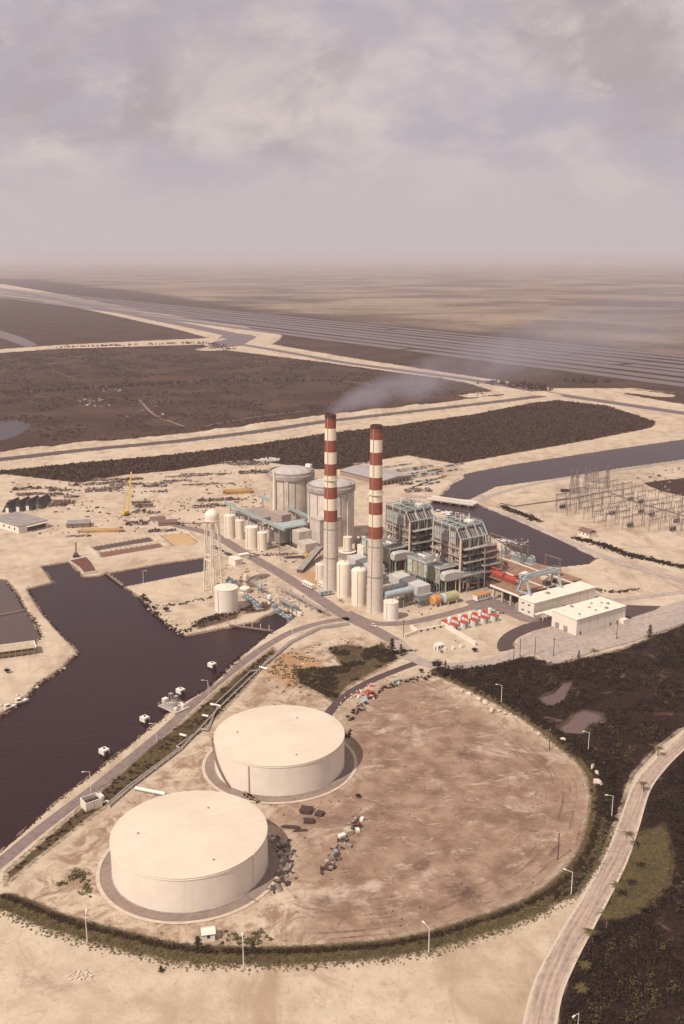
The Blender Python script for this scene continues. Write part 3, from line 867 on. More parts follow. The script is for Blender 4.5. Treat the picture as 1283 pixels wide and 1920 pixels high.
def chimney(u, v, label):
    t = thing('chimney', label, 'chimney', (*uv(u, v), 0), PLANT_ROT, 'banded chimneys')
    prof = [(5.7, -0.5)] + [(5.6 - 1.95 * (k / 16.0) ** 0.8, 122.0 * k / 16.0) for k in range(17)] + [(3.1, 122.0), (3.0, 117.0)]
    MB().lathe(prof, 40).build('shaft', stack_mat_, t, smooth=True)
    MB().lathe([(3.66, 120.4), (3.9, 120.6), (3.9, 121.6), (3.66, 122.0)], 40, caps=False).build('cap_ring', DARKSOOT, t, smooth=True)
    for z, r in ((78.0, 4.2), (44.0, 4.9), (24.0, 5.3)):
        mb = MB().lathe([(r - 0.25, z), (r + (0.9 if z > 60 else 0.12), z), (r + (0.9 if z > 60 else 0.12), z + 0.35), (r - 0.25, z + 0.35)], 32, caps=False)
        if z > 60:
            for k in range(16):
                a = 2 * math.pi * k / 16
                mb.beam((math.cos(a) * (r + 0.85), math.sin(a) * (r + 0.85), z), (math.cos(a) * (r + 0.85), math.sin(a) * (r + 0.85), z + 1.5), 0.12)
            mb.lathe([(r + 0.82, z + 1.35), (r + 0.92, z + 1.35), (r + 0.92, z + 1.5), (r + 0.82, z + 1.5)], 32, caps=False)
        mb.build('service_ring', CREAM if z > 60 else CONCD, t)
    a = R(-62)                                                          # ladder on the camera side, in plant axes
    mb = MB()
    N = 24
    for k in range(N):
        z0, z1 = 120.0 * k / N, 120.0 * (k + 1) / N
        r0, r1 = 5.85 - 1.95 * (z0 / 122) ** 0.8, 5.85 - 1.95 * (z1 / 122) ** 0.8
        mb.beam((math.cos(a) * r0, math.sin(a) * r0, z0), (math.cos(a) * r1, math.sin(a) * r1, z1), 0.3)
    mb.build('ladder', M('ladder_grey', (0.40, 0.33, 0.28)), t)
    return t
stack_mat_ = stack_mat()
DARKSOOT = M('soot', (0.06, 0.032, 0.026), 0.9, 0.2)
chimney(0, 0, 'red and white banded chimney on the right, its upper white band streaked with soot')
chimney(-51, -0.5, 'red and white banded chimney on the left, smoke drifting from its top')

# ------------------------------------------------------------------ the two big fuel tanks
def seam_mat(name, base, plate_h, dark):
    m = bpy.data.materials.new(name)
    m.use_nodes = True
    T = NT(m.node_tree)
    b = T.n['Principled BSDF']
    oc = T.new('ShaderNodeTexCoord').outputs['Object']
    sep = T.new('ShaderNodeSeparateXYZ')
    T.put(sep, 0, oc)
    n = T.noise(oc, 0.12, 5, 0.6)
    sv = T.noise(T.scale_vec(oc, (1, 1, 0.04)), 0.55, 5, 0.65)
    col = T.mix(T.ramp(n, 0.3, 0.7), tuple(x * 0.95 for x in base), tuple(x * 1.04 for x in base))
    col = T.mix(T.ramp(sv, 0.5, 0.78, 0, 0.35), col, dark)
    pp = T.math('PINGPONG', sep.outputs[2], plate_h)
    col = T.mix(T.ramp(pp, 0.0, 0.08, 0.34, 0.0), col, dark)
    T.put(b, 'Base Color', col)
    b.inputs['Roughness'].default_value = 0.6
    b.inputs['Specular IOR Level'].default_value = 0.3
    return m
def plate_mat():
    m = bpy.data.materials.new('roof_plates')
    m.use_nodes = True
    T = NT(m.node_tree)
    b = T.n['Principled BSDF']
    oc = T.new('ShaderNodeTexCoord').outputs['Object']
    n = T.noise(oc, 0.06, 6, 0.65)
    nf = T.noise(oc, 0.7, 5, 0.7)
    br = T.new('ShaderNodeTexBrick')
    T.put(br, 'Vector', oc)
    br.inputs['Scale'].default_value = 1.0
    br.inputs['Brick Width'].default_value = 7.5
    br.inputs['Row Height'].default_value = 2.2
    br.inputs['Mortar Size'].default_value = 0.045
    br.inputs['Mortar Smooth'].default_value = 0.3
    br.inputs['Color1'].default_value = (0.63, 0.54, 0.425, 1)
    br.inputs['Color2'].default_value = (0.66, 0.57, 0.45, 1)
    br.inputs['Mortar'].default_value = (0.54, 0.45, 0.345, 1)
    col = T.mix(T.ramp(n, 0.35, 0.7, 0, 0.55), br.outputs[0], (0.575, 0.465, 0.345))
    col = T.mix(T.ramp(nf, 0.66, 0.78, 0, 0.45), col, (0.40, 0.31, 0.22))
    T.put(b, 'Base Color', col)
    b.inputs['Roughness'].default_value = 0.7
    b.inputs['Specular IOR Level'].default_value = 0.25
    return m
TWALL = seam_mat('tank_wall', (0.75, 0.66, 0.555), 2.4, (0.58, 0.48, 0.38))
TROOF = plate_mat()
RINGC = road_mat('ring_paving', (0.235, 0.175, 0.14), 0.15)
KERB = M('pale_kerb', (0.52, 0.42, 0.32), 0.9, 0.12, 0.4)

def circle(c, r, n=96):
    return [(c[0] + r * math.cos(2 * math.pi * k / n), c[1] + r * math.sin(2 * math.pi * k / n)) for k in range(n)]
def fuel_tank(c, r, h, label, stairs):
    t = thing('fuel_tank', label, 'storage tank', (*c, 0.05), 0.4 if stairs else 0.55, 'white fuel tanks in the yard')
    MB().lathe([(r, 0.0), (r, h)], 128, caps=False).build('wall', TWALL, t, smooth=True)
    MB().lathe([(r + 0.12, h - 0.1), (r + 0.12, h + 0.12), (r - 0.3, h + 0.16), (r * 0.66, h + 0.5), (r * 0.33, h + 0.85), (0.05, h + 1.15)], 128, caps=False).build('roof', TROOF, t, smooth=True)
    MB().lathe([(r - 0.02, h - 0.75), (r + 0.20, h - 0.75), (r + 0.20, h - 0.45), (r - 0.02, h - 0.45)], 128, caps=False).build('wind_girder', CREAM, t, smooth=True)
    MB().lathe([(r, 0.0), (r + 0.5, 0.0), (r + 0.5, 0.3), (r, 0.34)], 128, caps=False).build('footing', CONCD, t, smooth=True)
    rot = t.rotation_euler.z
    if stairs:
        mb = MB()                                                       # spiral stair and a straight riser on the camera side
        a0, a1 = R(188) - rot, R(228) - rot
        N = 40
        for k in range(N):
            a = a0 + (a1 - a0) * k / (N - 1)
            z = h * (1 - k / (N - 1))
            mb.cbox(math.cos(a) * (r + 0.55), math.sin(a) * (r + 0.55), z - 0.12, 1.0, 0.65, 0.14, a)
            if k < N - 1:
                b = a0 + (a1 - a0) * (k + 1) / (N - 1)
                z2 = h * (1 - (k + 1) / (N - 1))
                mb.beam((math.cos(a) * (r + 1.0), math.sin(a) * (r + 1.0), z + 1.0), (math.cos(b) * (r + 1.0), math.sin(b) * (r + 1.0), z2 + 1.0), 0.1)
                mb.beam((math.cos(a) * (r + 1.0), math.sin(a) * (r + 1.0), z - 0.1), (math.cos(b) * (r + 1.0), math.sin(b) * (r + 1.0), z2 - 0.1), 0.28, 0.3)
        mb.build('stair', WOOD, t)
        a = R(247) - rot
        MB().cyl((math.cos(a) * (r + 0.35), math.sin(a) * (r + 0.35), 0), (math.cos(a) * (r + 0.35), math.sin(a) * (r + 0.35), h - 1.0), 0.28).build('riser_pipe', PIPEC, t)
    else:
        a = R(330) - rot
        MB().beam((math.cos(a) * (r + 0.2), math.sin(a) * (r + 0.2), 0.3), (math.cos(a) * (r + 0.2), math.sin(a) * (r + 0.2), h), 0.35).build('ladder', CREAM, t)
    for k in range(3):                                                  # roof hatches and vents
        a, q = R(40 + 115 * k), r * (0.55 + 0.1 * k)
        zc = h + 1.15 * (1 - q / r) + 0.05
        MB().cyl((math.cos(a) * q, math.sin(a) * q, zc), (math.cos(a) * q, math.sin(a) * q, zc + 0.45), 0.4, 0.4, 10).build('roof_vent', STEEL, t)
    ribbon('paving', circle(c, r + 2.0, 120), 4.6, RINGC, 'grey ring of paving round the fuel tank', 'paving', 0.18, closed=True, cross=2)
    ribbon('paving', circle(c, r + 5.2, 120), 1.5, KERB, 'pale ring track round the fuel tank', 'paving', 0.2, closed=True, cross=2)
    return t
FT1, FT2 = (-57.2, 327.3), (-28.2, 404.5)
fuel_tank(FT1, 29.1, 13.8, 'nearer big white fuel tank, with a plain unbroken wall', False)
fuel_tank(FT2, 29.3, 14.3, 'farther big white fuel tank, with a stair and riser pipe on its wall', True)

# ------------------------------------------------------------------ reactor containments
def containment(u, v, label, grimy):
    t = thing('containment_building', label, 'reactor building', (*uv(u, v), 0), PLANT_ROT, 'round concrete containment buildings')
    wall = M('containment_wall_%s' % ('stained' if grimy else 'clean'), (0.62, 0.54, 0.46) if not grimy else (0.58, 0.49, 0.395), 0.85, 0.16, 0.09, streak=0.6 if grimy else 0.45, streak_c=(0.25, 0.175, 0.125))
    MB().lathe([(18.4, 0), (18.4, 43.5)], 72, caps=False).build('wall', wall, t, smooth=True)
    MB().lathe([(18.4, 42.0), (19.5, 42.6), (19.7, 43.2), (19.7, 46.2), (19.2, 46.6), (19.2, 47.4), (17.2, 47.4), (16.6, 46.6)], 72, caps=False).build('ring_girder', M('ring_girder', (0.37, 0.315, 0.275), 0.9, 0.2, 0.2, streak=0.4), t, smooth=True)
    MB().lathe([(17.0 * math.cos(R(90 * k / 9)) + 0.02, 46.5 + 5.2 * math.sin(R(90 * k / 9))) for k in range(10)], 72, caps=False).build('dome', DOMEC, t, smooth=True)
    for k in range(6):
        a = R(60 * k + 15)
        MB().cbox(math.cos(a) * 18.5, math.sin(a) * 18.5, 0, 1.3, 3.0, 42.5, a).build('buttress', wall, t)
    for k in range(12):
        a = R(30 * k + (7 if grimy else 21))
        MB().cbox(math.cos(a) * 18.45, math.sin(a) * 18.45, 0, 0.35, 0.7, 41.5, a).build('tendon_duct', CONCD, t)
    mb = MB().lathe([(19.0, 47.3), (19.06, 47.3), (19.06, 48.5), (19.0, 48.5)], 72, caps=False)
    mb.build('handrail', STEEL, t)
    return t
c1 = containment(-211, 65.5, 'rear concrete containment with a shallow dome and a tall cream pipe up its wall', True)
c2 = containment(-153, 67.0, 'front concrete containment partly behind the left chimney', False)
a = R(-78)
MB().beam((math.cos(a) * 19.9, math.sin(a) * 19.9, 8), (math.cos(a) * 19.9, math.sin(a) * 19.9, 50.5), 2.0, 1.6).build('riser_pipe', CREAM, c1)
MB().cbox(8, 12, 51.0, 5, 3, 2.6, 0.4).build('vent_housing', WHITE, c1)

# ------------------------------------------------------------------ cylindrical tanks
def tank(u, v, r, h, label, dome=0.0, flat_edge=False, z0=0.0, mat=None, group=None, pts=None, ladder=0.0, name='storage_tank'):
    loc = (*(uv(u, v) if pts is None else pts), z0)
    t = thing(name, label, 'tank', loc, PLANT_ROT, group)
    mat = mat or CREAM
    if dome > 0.9:
        pr = [(r, 0), (r, h - dome)] + [(r * math.cos(R(15 * k)) + 0.01, h - dome + dome * math.sin(R(15 * k))) for k in range(1, 7)]
        MB().lathe(pr, 40).build('shell', mat, t, smooth=True)
    else:
        MB().lathe([(r, 0), (r, h)], 40, caps=False).build('shell', mat, t, smooth=True)
        MB().lathe([(r + 0.1, h - 0.15), (r + 0.1, h + 0.08), (r * 0.5, h + 0.1 + dome * 0.5), (0.02, h + 0.1 + dome)], 40, caps=False).build('roof', ROOFC, t, smooth=True)
    MB().lathe([(r, 0), (r + 0.7, 0), (r + 0.7, 0.45), (r, 0.45)], 40, caps=False).build('plinth', CONC, t, smooth=True)
    a = R(-70 + ladder)
    MB().beam((math.cos(a) * (r + 0.2), math.sin(a) * (r + 0.2), 0), (math.cos(a) * (r + 0.2), math.sin(a) * (r + 0.2), h - dome * 0.5), 0.22).build('ladder', M('ladder_cream', (0.50, 0.42, 0.33)), t)
    MB().cyl((r * 0.3, 0, h - 0.1), (r * 0.3, 0, h + dome * 0.6 + 0.5), 0.3, 0.3, 8).build('vent', STEEL, t)
    return t
g1, g2 = 'tall cream tanks between the chimneys', 'row of cream tanks beside the containments'
tank(-34.5, -1.0, 4.8, 25.2, 'tall round-shouldered cream tank just right of the left chimney', 2.0, group=g1)
tank(-15.5, -1.8, 4.95, 25.8, 'tall round-shouldered cream tank just left of the right chimney', 2.0, group=g1, ladder=25)
tank(-74, 6.0, 3.7, 11.4, 'short cream tank at the foot of the left chimney', 0.6)
tank(17.6, -0.2, 4.75, 11.6, 'short white flat-topped tank at the foot of the right chimney', 0.4, mat=WHITE)
tank(-207.8, 3.6, 4.4, 18.6, 'tall cream tank farthest from the camera in the row of four', 0.9, group=g2)
tank(-199.1, 8.2, 3.4, 15.6, 'slimmer ribbed cream tank beside the farthest one of the row', 0.8, group=g2)
tank(-170.5, 3.5, 5.1, 17.4, 'widest cream tank of the row of four by the road', 0.9, group=g2)
tank(-161.5, 8.0, 3.9, 14.2, 'ribbed cream tank at the near end of the row of four', 0.8, group=g2)
tank(-55.8, -78.9, 7.6, 15.4, 'squat cream tank under the water tower near the inlet', 0.5, mat=TWALL)
t = tank(-106, 51, 6.6, 5.5, 'low drum tank with an overhanging brown rim behind the left chimney', 0.5, mat=CONCD)
tank(-106, 51, 3.3, 10.5, 'small cream tank standing on the low drum behind the left chimney', 0.3, z0=6.1)

# ------------------------------------------------------------------ water tower
def water_tower():
    x, y = at(402, 1106)
    t = thing('water_tower', 'white water tower on tall straight legs beside the intake channel', 'water tower', (x, y, 0), PLANT_ROT)
    pr = [(0.6, 48.0), (3.6, 48.6), (4.6, 49.4), (4.85, 50.2), (4.85, 53.8), (4.55, 54.8), (3.4, 56.2), (1.9, 57.2), (0.02, 57.7)]
    MB().lathe(pr, 40).build('tank', CREAM, t, smooth=True)
    MB().lathe([(4.7, 49.9), (5.6, 49.9), (5.6, 50.15), (4.7, 50.15)], 40, caps=False).build('balcony', CREAM, t)
    n = 6
    foot = [(7.6 * math.cos(R(60 * k + 20)), 7.6 * math.sin(R(60 * k + 20))) for k in range(n)]
    top = [(4.6 * math.cos(R(60 * k + 20)), 4.6 * math.sin(R(60 * k + 20))) for k in range(n)]
    for k in range(n):
        MB().cyl((*foot[k], 0), (*top[k], 49.5), 0.42, 0.36, 10).build('leg', CREAM, t, smooth=True)
    def q(k, z):
        s = z / 49.5
        return (foot[k][0] * (1 - s) + top[k][0] * s, foot[k][1] * (1 - s) + top[k][1] * s, z)
    for z in (23.0, 26.5):
        mb = MB()
        for k in range(n):
            mb.beam(q(k, z), q((k + 1) % n, z), 0.45, 0.6)
        mb.build('strut_ring', CREAM, t)
    mb = MB()
    for k in range(n):
        for a, b in ((0, 23), (26.5, 47)):
            mb.beam(q(k, a), q((k + 1) % n, b), 0.1)
            mb.beam(q((k + 1) % n, a), q(k, b), 0.1)
        mb.beam(q(k, 23), q((k + 1) % n, 26.5), 0.18)
        mb.beam(q((k + 1) % n, 23), q(k, 26.5), 0.18)
    mb.build('bracing', STEEL, t)
    MB().cyl((0, 0, 0), (0, 0, 47), 0.55, 0.55, 12).build('riser_pipe', CREAM, t, smooth=True)
water_tower()

# ------------------------------------------------------------------ boilers: open steel frames
def rail(mb, x0, x1, y0, y1, z, n=1.1):
    for p, q in (((x0, y0), (x1, y0)), ((x1, y0), (x1, y1)), ((x1, y1), (x0, y1)), ((x0, y1), (x0, y0))):
        mb.beam((*p, z + n), (*q, z + n), 0.14)
        L = math.hypot(q[0] - p[0], q[1] - p[1])
        k = max(1, int(L / 2.5))
        for i in range(k):
            s = i / k
            mb.beam((p[0] + (q[0] - p[0]) * s, p[1] + (q[1] - p[1]) * s, z), (p[0] + (q[0] - p[0]) * s, p[1] + (q[1] - p[1]) * s, z + n), 0.1)
def boiler(u0, label):
    rn = random.Random(int(u0) + 5)
    t = thing('boiler_house', label, 'boiler', (*uv(u0, 54), 0), PLANT_ROT, 'open steel boiler structures')
    XA, XB, Y0, Y1 = -26.0, 1.0, 15.0, 39.0
    MB().box(XA + 1.2, XB - 3, Y0 + 1.6, Y1 - 2, 3, 31.5).build('furnace', CORE, t)
    MB().prof_y([(XA + .4, 31), (XA + .4, 43.2), (XB - 4.2, 43.2), (XB + 1.2, 37.0), (XB + 1.2, 31)], Y0 + 1.0, Y1 - 1.0).build('casing', CORE, t)
    for k in range(3):                                                   # pale panels on the long side
        x = XA + 1.2 + k * 8.4
        MB().box(x, x + 6.6, Y0 + 0.05, Y0 + 0.35, 33.2, 41.6).build('casing_panel', CASING, t)
    mb = MB()
    for k in range(14):
        x = XA + 1.0 + 1.95 * k
        mb.beam((x, Y0 - .15, 31), (x, Y0 - .15, 44.8), .28 if k % 4 else .6)
    for z in (33.0, 37.2, 41.8):
        mb.beam((XA, Y0 - .2, z), (XB - 3, Y0 - .2, z), .32)
    mb.build('casing_frame', STEEL, t)
    for k in range(11):                                                  # ribs on the hipped end
        y = Y0 + 1.2 + k * 2.15 + rn.uniform(-.3, .3)
        w_ = rn.choice((.35, .35, .5, .9))
        MB().loft([[(XB - 4.3, y, 43.5), (XB - 4.3, y + w_, 43.5), (XB - 4.6, y + w_, 43.2), (XB - 4.6, y, 43.2)], [(XB + 1.6, y, 37.2), (XB + 1.6, y + w_, 37.2), (XB + 1.3, y + w_, 37.0), (XB + 1.3, y, 37.0)],
                    [(XB + 1.6, y, 31.6), (XB + 1.6, y + w_, 31.6), (XB + 1.3, y + w_, 31.6), (XB + 1.3, y, 31.6)]]).build('end_rib', [CASING, GREYGREEN, STEEL][k % 3], t)
    for x in (XA, -17, -8):
        for y in (Y0, Y1):
            MB().beam((x, y, 0), (x, y, 46.5 if y == Y0 else 45), 0.8).build('column', PIPEC if y == Y0 else GREYGREEN, t)
    for y in (Y0, 23, 31, Y1):
        MB().beam((XB + 2.4, y, 0), (XB + 2.4, y, 37.4), 0.95).build('column', PIPEC if y == Y0 else GREYGREEN, t)
    MB().cyl((XB + 3.4, Y0 - 0.8, 0), (XB + 3.4, Y0 - 0.8, 36), 0.85, 0.85, 12).build('downcomer_pipe', PIPEC, t, smooth=True)
    for z in (20.0, 25.5, 31.0):
        mb = MB().box(XA - .5, XB + 2.2, Y0 - 1.6, Y0 + 0.2, z - 0.3, z)
        rail(mb, XA - .5, XB + 2.2, Y0 - 1.55, Y0 + 0.1, z)
        mb.build('walkway', M('pale_grating', (0.40, 0.36, 0.31), 0.7, 0.2, 0.6), t)
    for i, z in enumerate((8.0, 12.5, 17.0, 21.5, 26.0, 30.8)):          # floors wrapping the end face
        mb = MB().box(XB - 2.5, XB + 5.0 + (i % 2) * 1.2, Y0 + 1.0, Y1, z - 0.35, z)
        rail(mb, XB - 2.5, XB + 5.0 + (i % 2) * 1.2, Y0 + 1.0, Y1, z)
        mb.build('floor_deck', [GREYGREEN, M('pale_grating', (0.40, 0.36, 0.31))][i % 2], t)
    for i, z in enumerate((13.0, 17.5, 22.0, 26.5, 30.0)):               # projecting stair bays
        mb = MB().box(XB - 4.5, XB + 9.5 - 0.9 * i, 31.5, 48.0 - 0.7 * i, z - 0.4, z)
        rail(mb, XB - 4.5, XB + 9.5 - 0.9 * i, 31.5, 48.0 - 0.7 * i, z)
        mb.build('stair_bay', [STEEL, M('pale_grating', (0.40, 0.36, 0.31))][i % 2], t)
        MB().box(XB - 2, XB + 6, 34, 45, z - 3.2, z - 0.6).build('stair_core', RUSTY if i % 2 else CORE, t)
    for x, y in ((XB + 9, 32), (XB + 9, 47.5), (XB - 4, 47.5), (XB + 2, 47.5)):
        MB().beam((x, y, 0), (x - (0.9 if x > XB + 5 else 0), y, 30), 0.6).build('bay_post', GREYGREEN, t)
    mb = MB()                                                            # roof frame
    for y in (Y0, 23, 31, Y1):
        mb.beam((XA, y, 45.2), (XB - 3, y, 45.2), 0.6)
        mb.beam((XB - 3, y, 45.2), (XB + 2.4, y, 37.6), 0.6)
    for x in (XA, -17, -8, XB - 3):
        mb.beam((x, Y0, 45.2), (x, Y1, 45.2), 0.6)
    mb.beam((XB + 2.4, Y0, 37.6), (XB + 2.4, Y1, 37.6), 0.7)
    rail(mb, XA, XB - 3, Y0, Y1, 45.4, 1.2)
    mb.build('roof_frame', M('frame_pale', (0.40, 0.45, 0.43), .55, .15, .5), t)
    mb = MB().box(XA, XB - 3, Y0, Y1, 43.4, 43.7)
    for k in range(26):
        x, y = rn.uniform(XA + 1, XB - 6), rn.uniform(Y0 + 1, Y1 - 3)
        mb.cbox(x, y, 43.6, rn.uniform(0.6, 3.5), rn.uniform(0.6, 3), rn.uniform(0.5, 2.2), rn.choice((0, 0.4)))
    for k in range(14):
        x, y = rn.uniform(XA + 1, XB - 8), rn.uniform(Y0 + 1, Y1 - 2)
        mb.beam((x, y, 44.6), (x + rn.uniform(3, 6), y, 44.6), 0.35)
        mb.beam((x, y, 44.6), (x, y + rn.uniform(1, 5), 44.6), 0.3)
    mb.build('roof_deck', M('roof_clutter', (0.19, 0.185, 0.165), .8, .5, .9), t)
    for k in range(6):                                                   # roof drums, vents and masts
        x, y = rn.uniform(XA + 3, XB - 7), rn.uniform(Y0 + 8, Y1 - 2)
        MB().cyl((x, y, 43.6), (x, y, 46.5 + rn.uniform(0, 3.5)), rn.uniform(0.3, 0.6), None, 8).build('roof_vent', WHITE if k % 2 else PIPEC, t)
    MB().box(-11, -5, Y1 - 9, Y1 - 5, 43.7, 46.6).build('roof_housing', WHITE, t)
    mb = MB()                                                            # diagonal bracing
    for x0, x1 in ((XA, -17), (-17, -8), (-8, XB + 2.4)):
        for z0, z1 in ((20, 31),):
            mb.beam((x0, Y0 - .1, z0), (x1, Y0 - .1, z1), 0.25)
    for y0, y1 in ((Y0, 23), (23, 31), (31, Y1)):
        mb.beam((XB + 2.4, y0, 17), (XB + 2.4, y1, 31), 0.3)
        mb.beam((XB + 2.4, y1, 2), (XB + 2.4, y0, 17), 0.3)
        mb.beam((XB - 3, y0, 45), (XB + 2.4, y1, 37.6), 0.2)
    mb.build('bracing', STEEL, t)
    mb = MB()                                                            # pipes and soot blowers crowding the frame
    for k in range(110):
        x = rn.uniform(XA + 2, XB + 2.5)
        y = rn.choice((Y0 - .4, Y0 + 0.9))
        z = rn.uniform(19, 30)
        if rn.random() < 0.5:
            mb.beam((x, y, z), (x, y, z + rn.uniform(1.5, 5)), 0.3)
        else:
            mb.beam((x, y, z), (min(XB + 2, x + rn.uniform(1.5, 5)), y, z), 0.35)
    for k in range(80):
        y = rn.uniform(Y0 + 1, 47)
        z = rn.uniform(2, 31)
        x = XB + rn.uniform(1.2, 5.5)
        if rn.random() < 0.55:
            mb.beam((x, y, z), (x, y, z + rn.uniform(1.5, 5)), 0.3)
        else:
            mb.beam((x, y, z), (x, min(47.5, y + rn.uniform(1.5, 6)), z), 0.3)
    mb.build('pipework', PIPEC, t)
    for k in range(7):
        x = XA + 2.5 + k * 3.4
        MB().cbox(x, Y0 - 0.9, 20.1, 2.2, 1.1, 1.7).build('soot_blower', WHITE if k % 3 == 1 else STEEL, t)
    for k in range(9):
        MB().cbox(XB + rn.uniform(1, 3.5), rn.uniform(Y0 + 2, 44), rn.choice((8.1, 12.6, 17.1, 21.6)), rn.uniform(1, 2.5), rn.uniform(1, 3.5), rn.uniform(1, 2.2)).build('equipment_box', rn.choice((RUSTY, GREYGREEN, PIPEC, STEEL)), t)
    # low wing in front
    MB().box(-36, 0, 0.6, 14.8, 17.6, 18.3).build('wing_roof', M('wing_roof', (0.24, 0.20, 0.165), .8, .45, .5), t)
    mb = MB()
    for y in (0.3, 14.6):
        mb.beam((-36, y, 18.6), (0.4, y, 18.6), 0.6, 0.9)
    for x in (-36, -27, -18, -9, 0.2):
        mb.beam((x, 0.3, 18.45), (x, 14.6, 18.45), 0.45)
    for k in range(16):
        x, y = rn.uniform(-34, -3), rn.uniform(2, 12)
        mb.beam((x, y, 18.7), (x + rn.uniform(2, 6), y, 18.7), 0.4)
    rail(mb, -36, 0, 0.4, 14.6, 18.6)
    mb.build('wing_roof_frame', MATS['frame_pale'], t)
    for k in range(2):
        MB().cbox(-31 + k * 18, 9.5, 18.5, 8.0, 1.8, 0.9).build('roof_plank', WHITE, t)
    for k in range(6):
        x = -35.6 + k * 5.95
        MB().box(x, x + 5.2, 0.4, 0.8, 8.0 + 0.4 * (k % 2), 17.4).build('wing_panel', OLIVE if k % 3 else CASING, t)
    MB().box(-35, -0.6, 1.4, 14, 8, 17.4).build('wing_core', CORE, t)
    mb = MB()
    for k in range(13):
        x = -36 + 3.0 * k
        mb.beam((x, 0.2, 0), (x, 0.2, 18.0 if k % 2 == 0 else 8.5), 0.42)
    for k in range(8):
        mb.beam((0.3, 2 * k, 0), (0.3, 2 * k, 8.5), 0.35)
        mb.beam((-36 + 5 * k, 0.25, 8.2), (-31 + 5 * k if k < 7 else 0, 0.25, 3.5), 0.25)
    mb.beam((-36, 0.15, 8.2), (0.3, 0.15, 8.2), 0.5)
    mb.build('wing_posts', GREYGREEN, t)
    for k in range(30):
        MB().cbox(rn.uniform(-35, -1), rn.uniform(2, 13.5), rn.choice((0, 0, 3.5)), rn.uniform(0.6, 3), rn.uniform(0.6, 3), rn.uniform(1, 4)).build('undercroft_machine', rn.choice((DARKST, RUSTY, DARKST, STEEL)), t)
    # inlet duct swelling out of the wing, stepping down to a box under the frame
    def ring(y, z0, z1, x0=0.6, x1=5.6, c=0.9):
        return [(x0, y, z0 + c), (x0, y, z1 - c), (x0 + c, y, z1), (x1 - c, y, z1), (x1, y, z1 - c), (x1, y, z0 + c), (x1 - c, y, z0), (x0 + c, y, z0)]
    MB().loft([ring(-0.2, 11.5, 16.2), ring(1.0, 10.4, 17.2), ring(9, 10.2, 17.2), ring(25, 10.4, 14.0)]).build('inlet_duct', DUCT, t, smooth=True)
    MB().loft([ring(25, 10.5, 13.9, c=.3), ring(29, 7.6, 13.7, c=.3), ring(41, 8.2, 13.9, c=.3), ring(41.4, 8.3, 13.8, c=.3)]).build('duct_box', BLUEGREY, t)
    for y in (1.2, 10, 20, 31, 41):
        MB().beam((5.2, y, 0), (5.2, y, 10.4), 0.45).build('duct_post', PIPEC, t)
    # flue ducts to the chimney
    return t
boiler(0, 'right-hand open steel boiler structure nearest the gantry crane, white housing on its roof')
boiler(-56, 'left-hand open steel boiler structure partly behind the right chimney')

def flue(u0, label, short=False):
    t = thing('flue_duct', label, 'duct', (*uv(u0, 0), 0), PLANT_ROT, 'blue grey flue ducts into the chimneys')
    for x in (-4.6, 4.4):
        mb = MB().cyl((x, 4.6, 10.8), (x, 27, 10.8), 2.35, 2.35, 24)
        for y in (6, 7.0, 12, 18, 24):
            mb.cyl((x, y, 10.8), (x, y + 0.35, 10.8), 2.5, 2.5, 24)
        mb.build('breeching_pipe', BLUEGREY, t, smooth=True)
        for y in (9, 19):
            MB().beam((x - 1.5, y, 0), (x - 1.5, y, 9), 0.4).build('duct_post', GREYGREEN, t)
            MB().beam((x + 1.5, y, 0), (x + 1.5, y, 9), 0.4).build('duct_post', GREYGREEN, t)
    MB().loft([[(-21, 27, 9.2), (-21, 38, 9.2), (-21, 38, 14.4), (-21, 27, 14.4)], [(10, 27, 7.6), (10, 38, 7.6), (10, 38, 13.6), (10, 27, 13.6)]]).build('header_duct', DUCT, t)
    MB().loft([[(1, 27.3, 8.0), (11.5, 27.3, 8.0), (11.5, 39, 8.0), (1, 39, 8.0)], [(3, 29, 3.2), (11, 29, 3.2), (11, 38, 3.2), (3, 38, 3.2)]]).build('hopper', BLUEGREY, t)
    mb = MB()
    for k in range(12):
        mb.beam((-20 + 2.8 * k, 27, 0), (-20 + 2.8 * k, 27, 9), 0.32)
        mb.beam((11.8, 27 + 1.4 * k, 0), (11.8, 27 + 1.4 * k, 8), 0.32)
    mb.beam((-20, 26.8, 5), (12, 26.8, 5), 0.35)
    mb.beam((12, 26.8, 5), (12, 43, 5), 0.35)
    mb.build('support_posts', GREYGREEN, t)
    return t
flue(0, 'blue grey twin flue duct joining the right chimney')
flue(-51, 'grey flue duct showing between the tall tanks behind the left chimney')

# ------------------------------------------------------------------ turbine deck, red machine, crane
def turbine_hall():
    t = thing('turbine_deck', 'long brown turbine deck on columns behind the white office', 'deck', (*uv(0, 0), 0), PLANT_ROT)
    MB().box(-72, 50, 90, 138, 9.0, 9.7).build('deck_slab', DECKB, t)
    MB().box(24, 50.6, 78.6, 90, 9.0, 9.6).build('deck_apron', DECKB, t)
    MB().box(24, 51.4, 77.8, 78.6, 8.7, 9.9).build('deck_edge', WHITE, t)
    for v in (80, 91, 100, 110):
        MB().box(49.3, 50.4, v, v + 1.2, 0, 9.0).build('deck_column', CONC, t)
    for u in (26, 34, 42):
        MB().box(u, u + 1.2, 79, 80.2, 0, 9.0).build('deck_column', CONC, t)
    MB().box(-70, 48, 92, 136, 0.3, 9.0).build('basement', CORE, t)
    for v in (104, 126):
        MB().box(-60, 56, v, v + 1.0, 9.7, 10.1).build('crane_rail', WWALL, t)
    rn = random.Random(4)
    for k in range(26):
        MB().cbox(rn.uniform(-60, 46), rn.uniform(93, 134), 9.7, rn.uniform(1, 5), rn.uniform(1, 4), rn.uniform(0.8, 3.2)).build('deck_equipment', rn.choice((DARKST, STEEL, RUSTY, PIPEC, WHITE)), t)
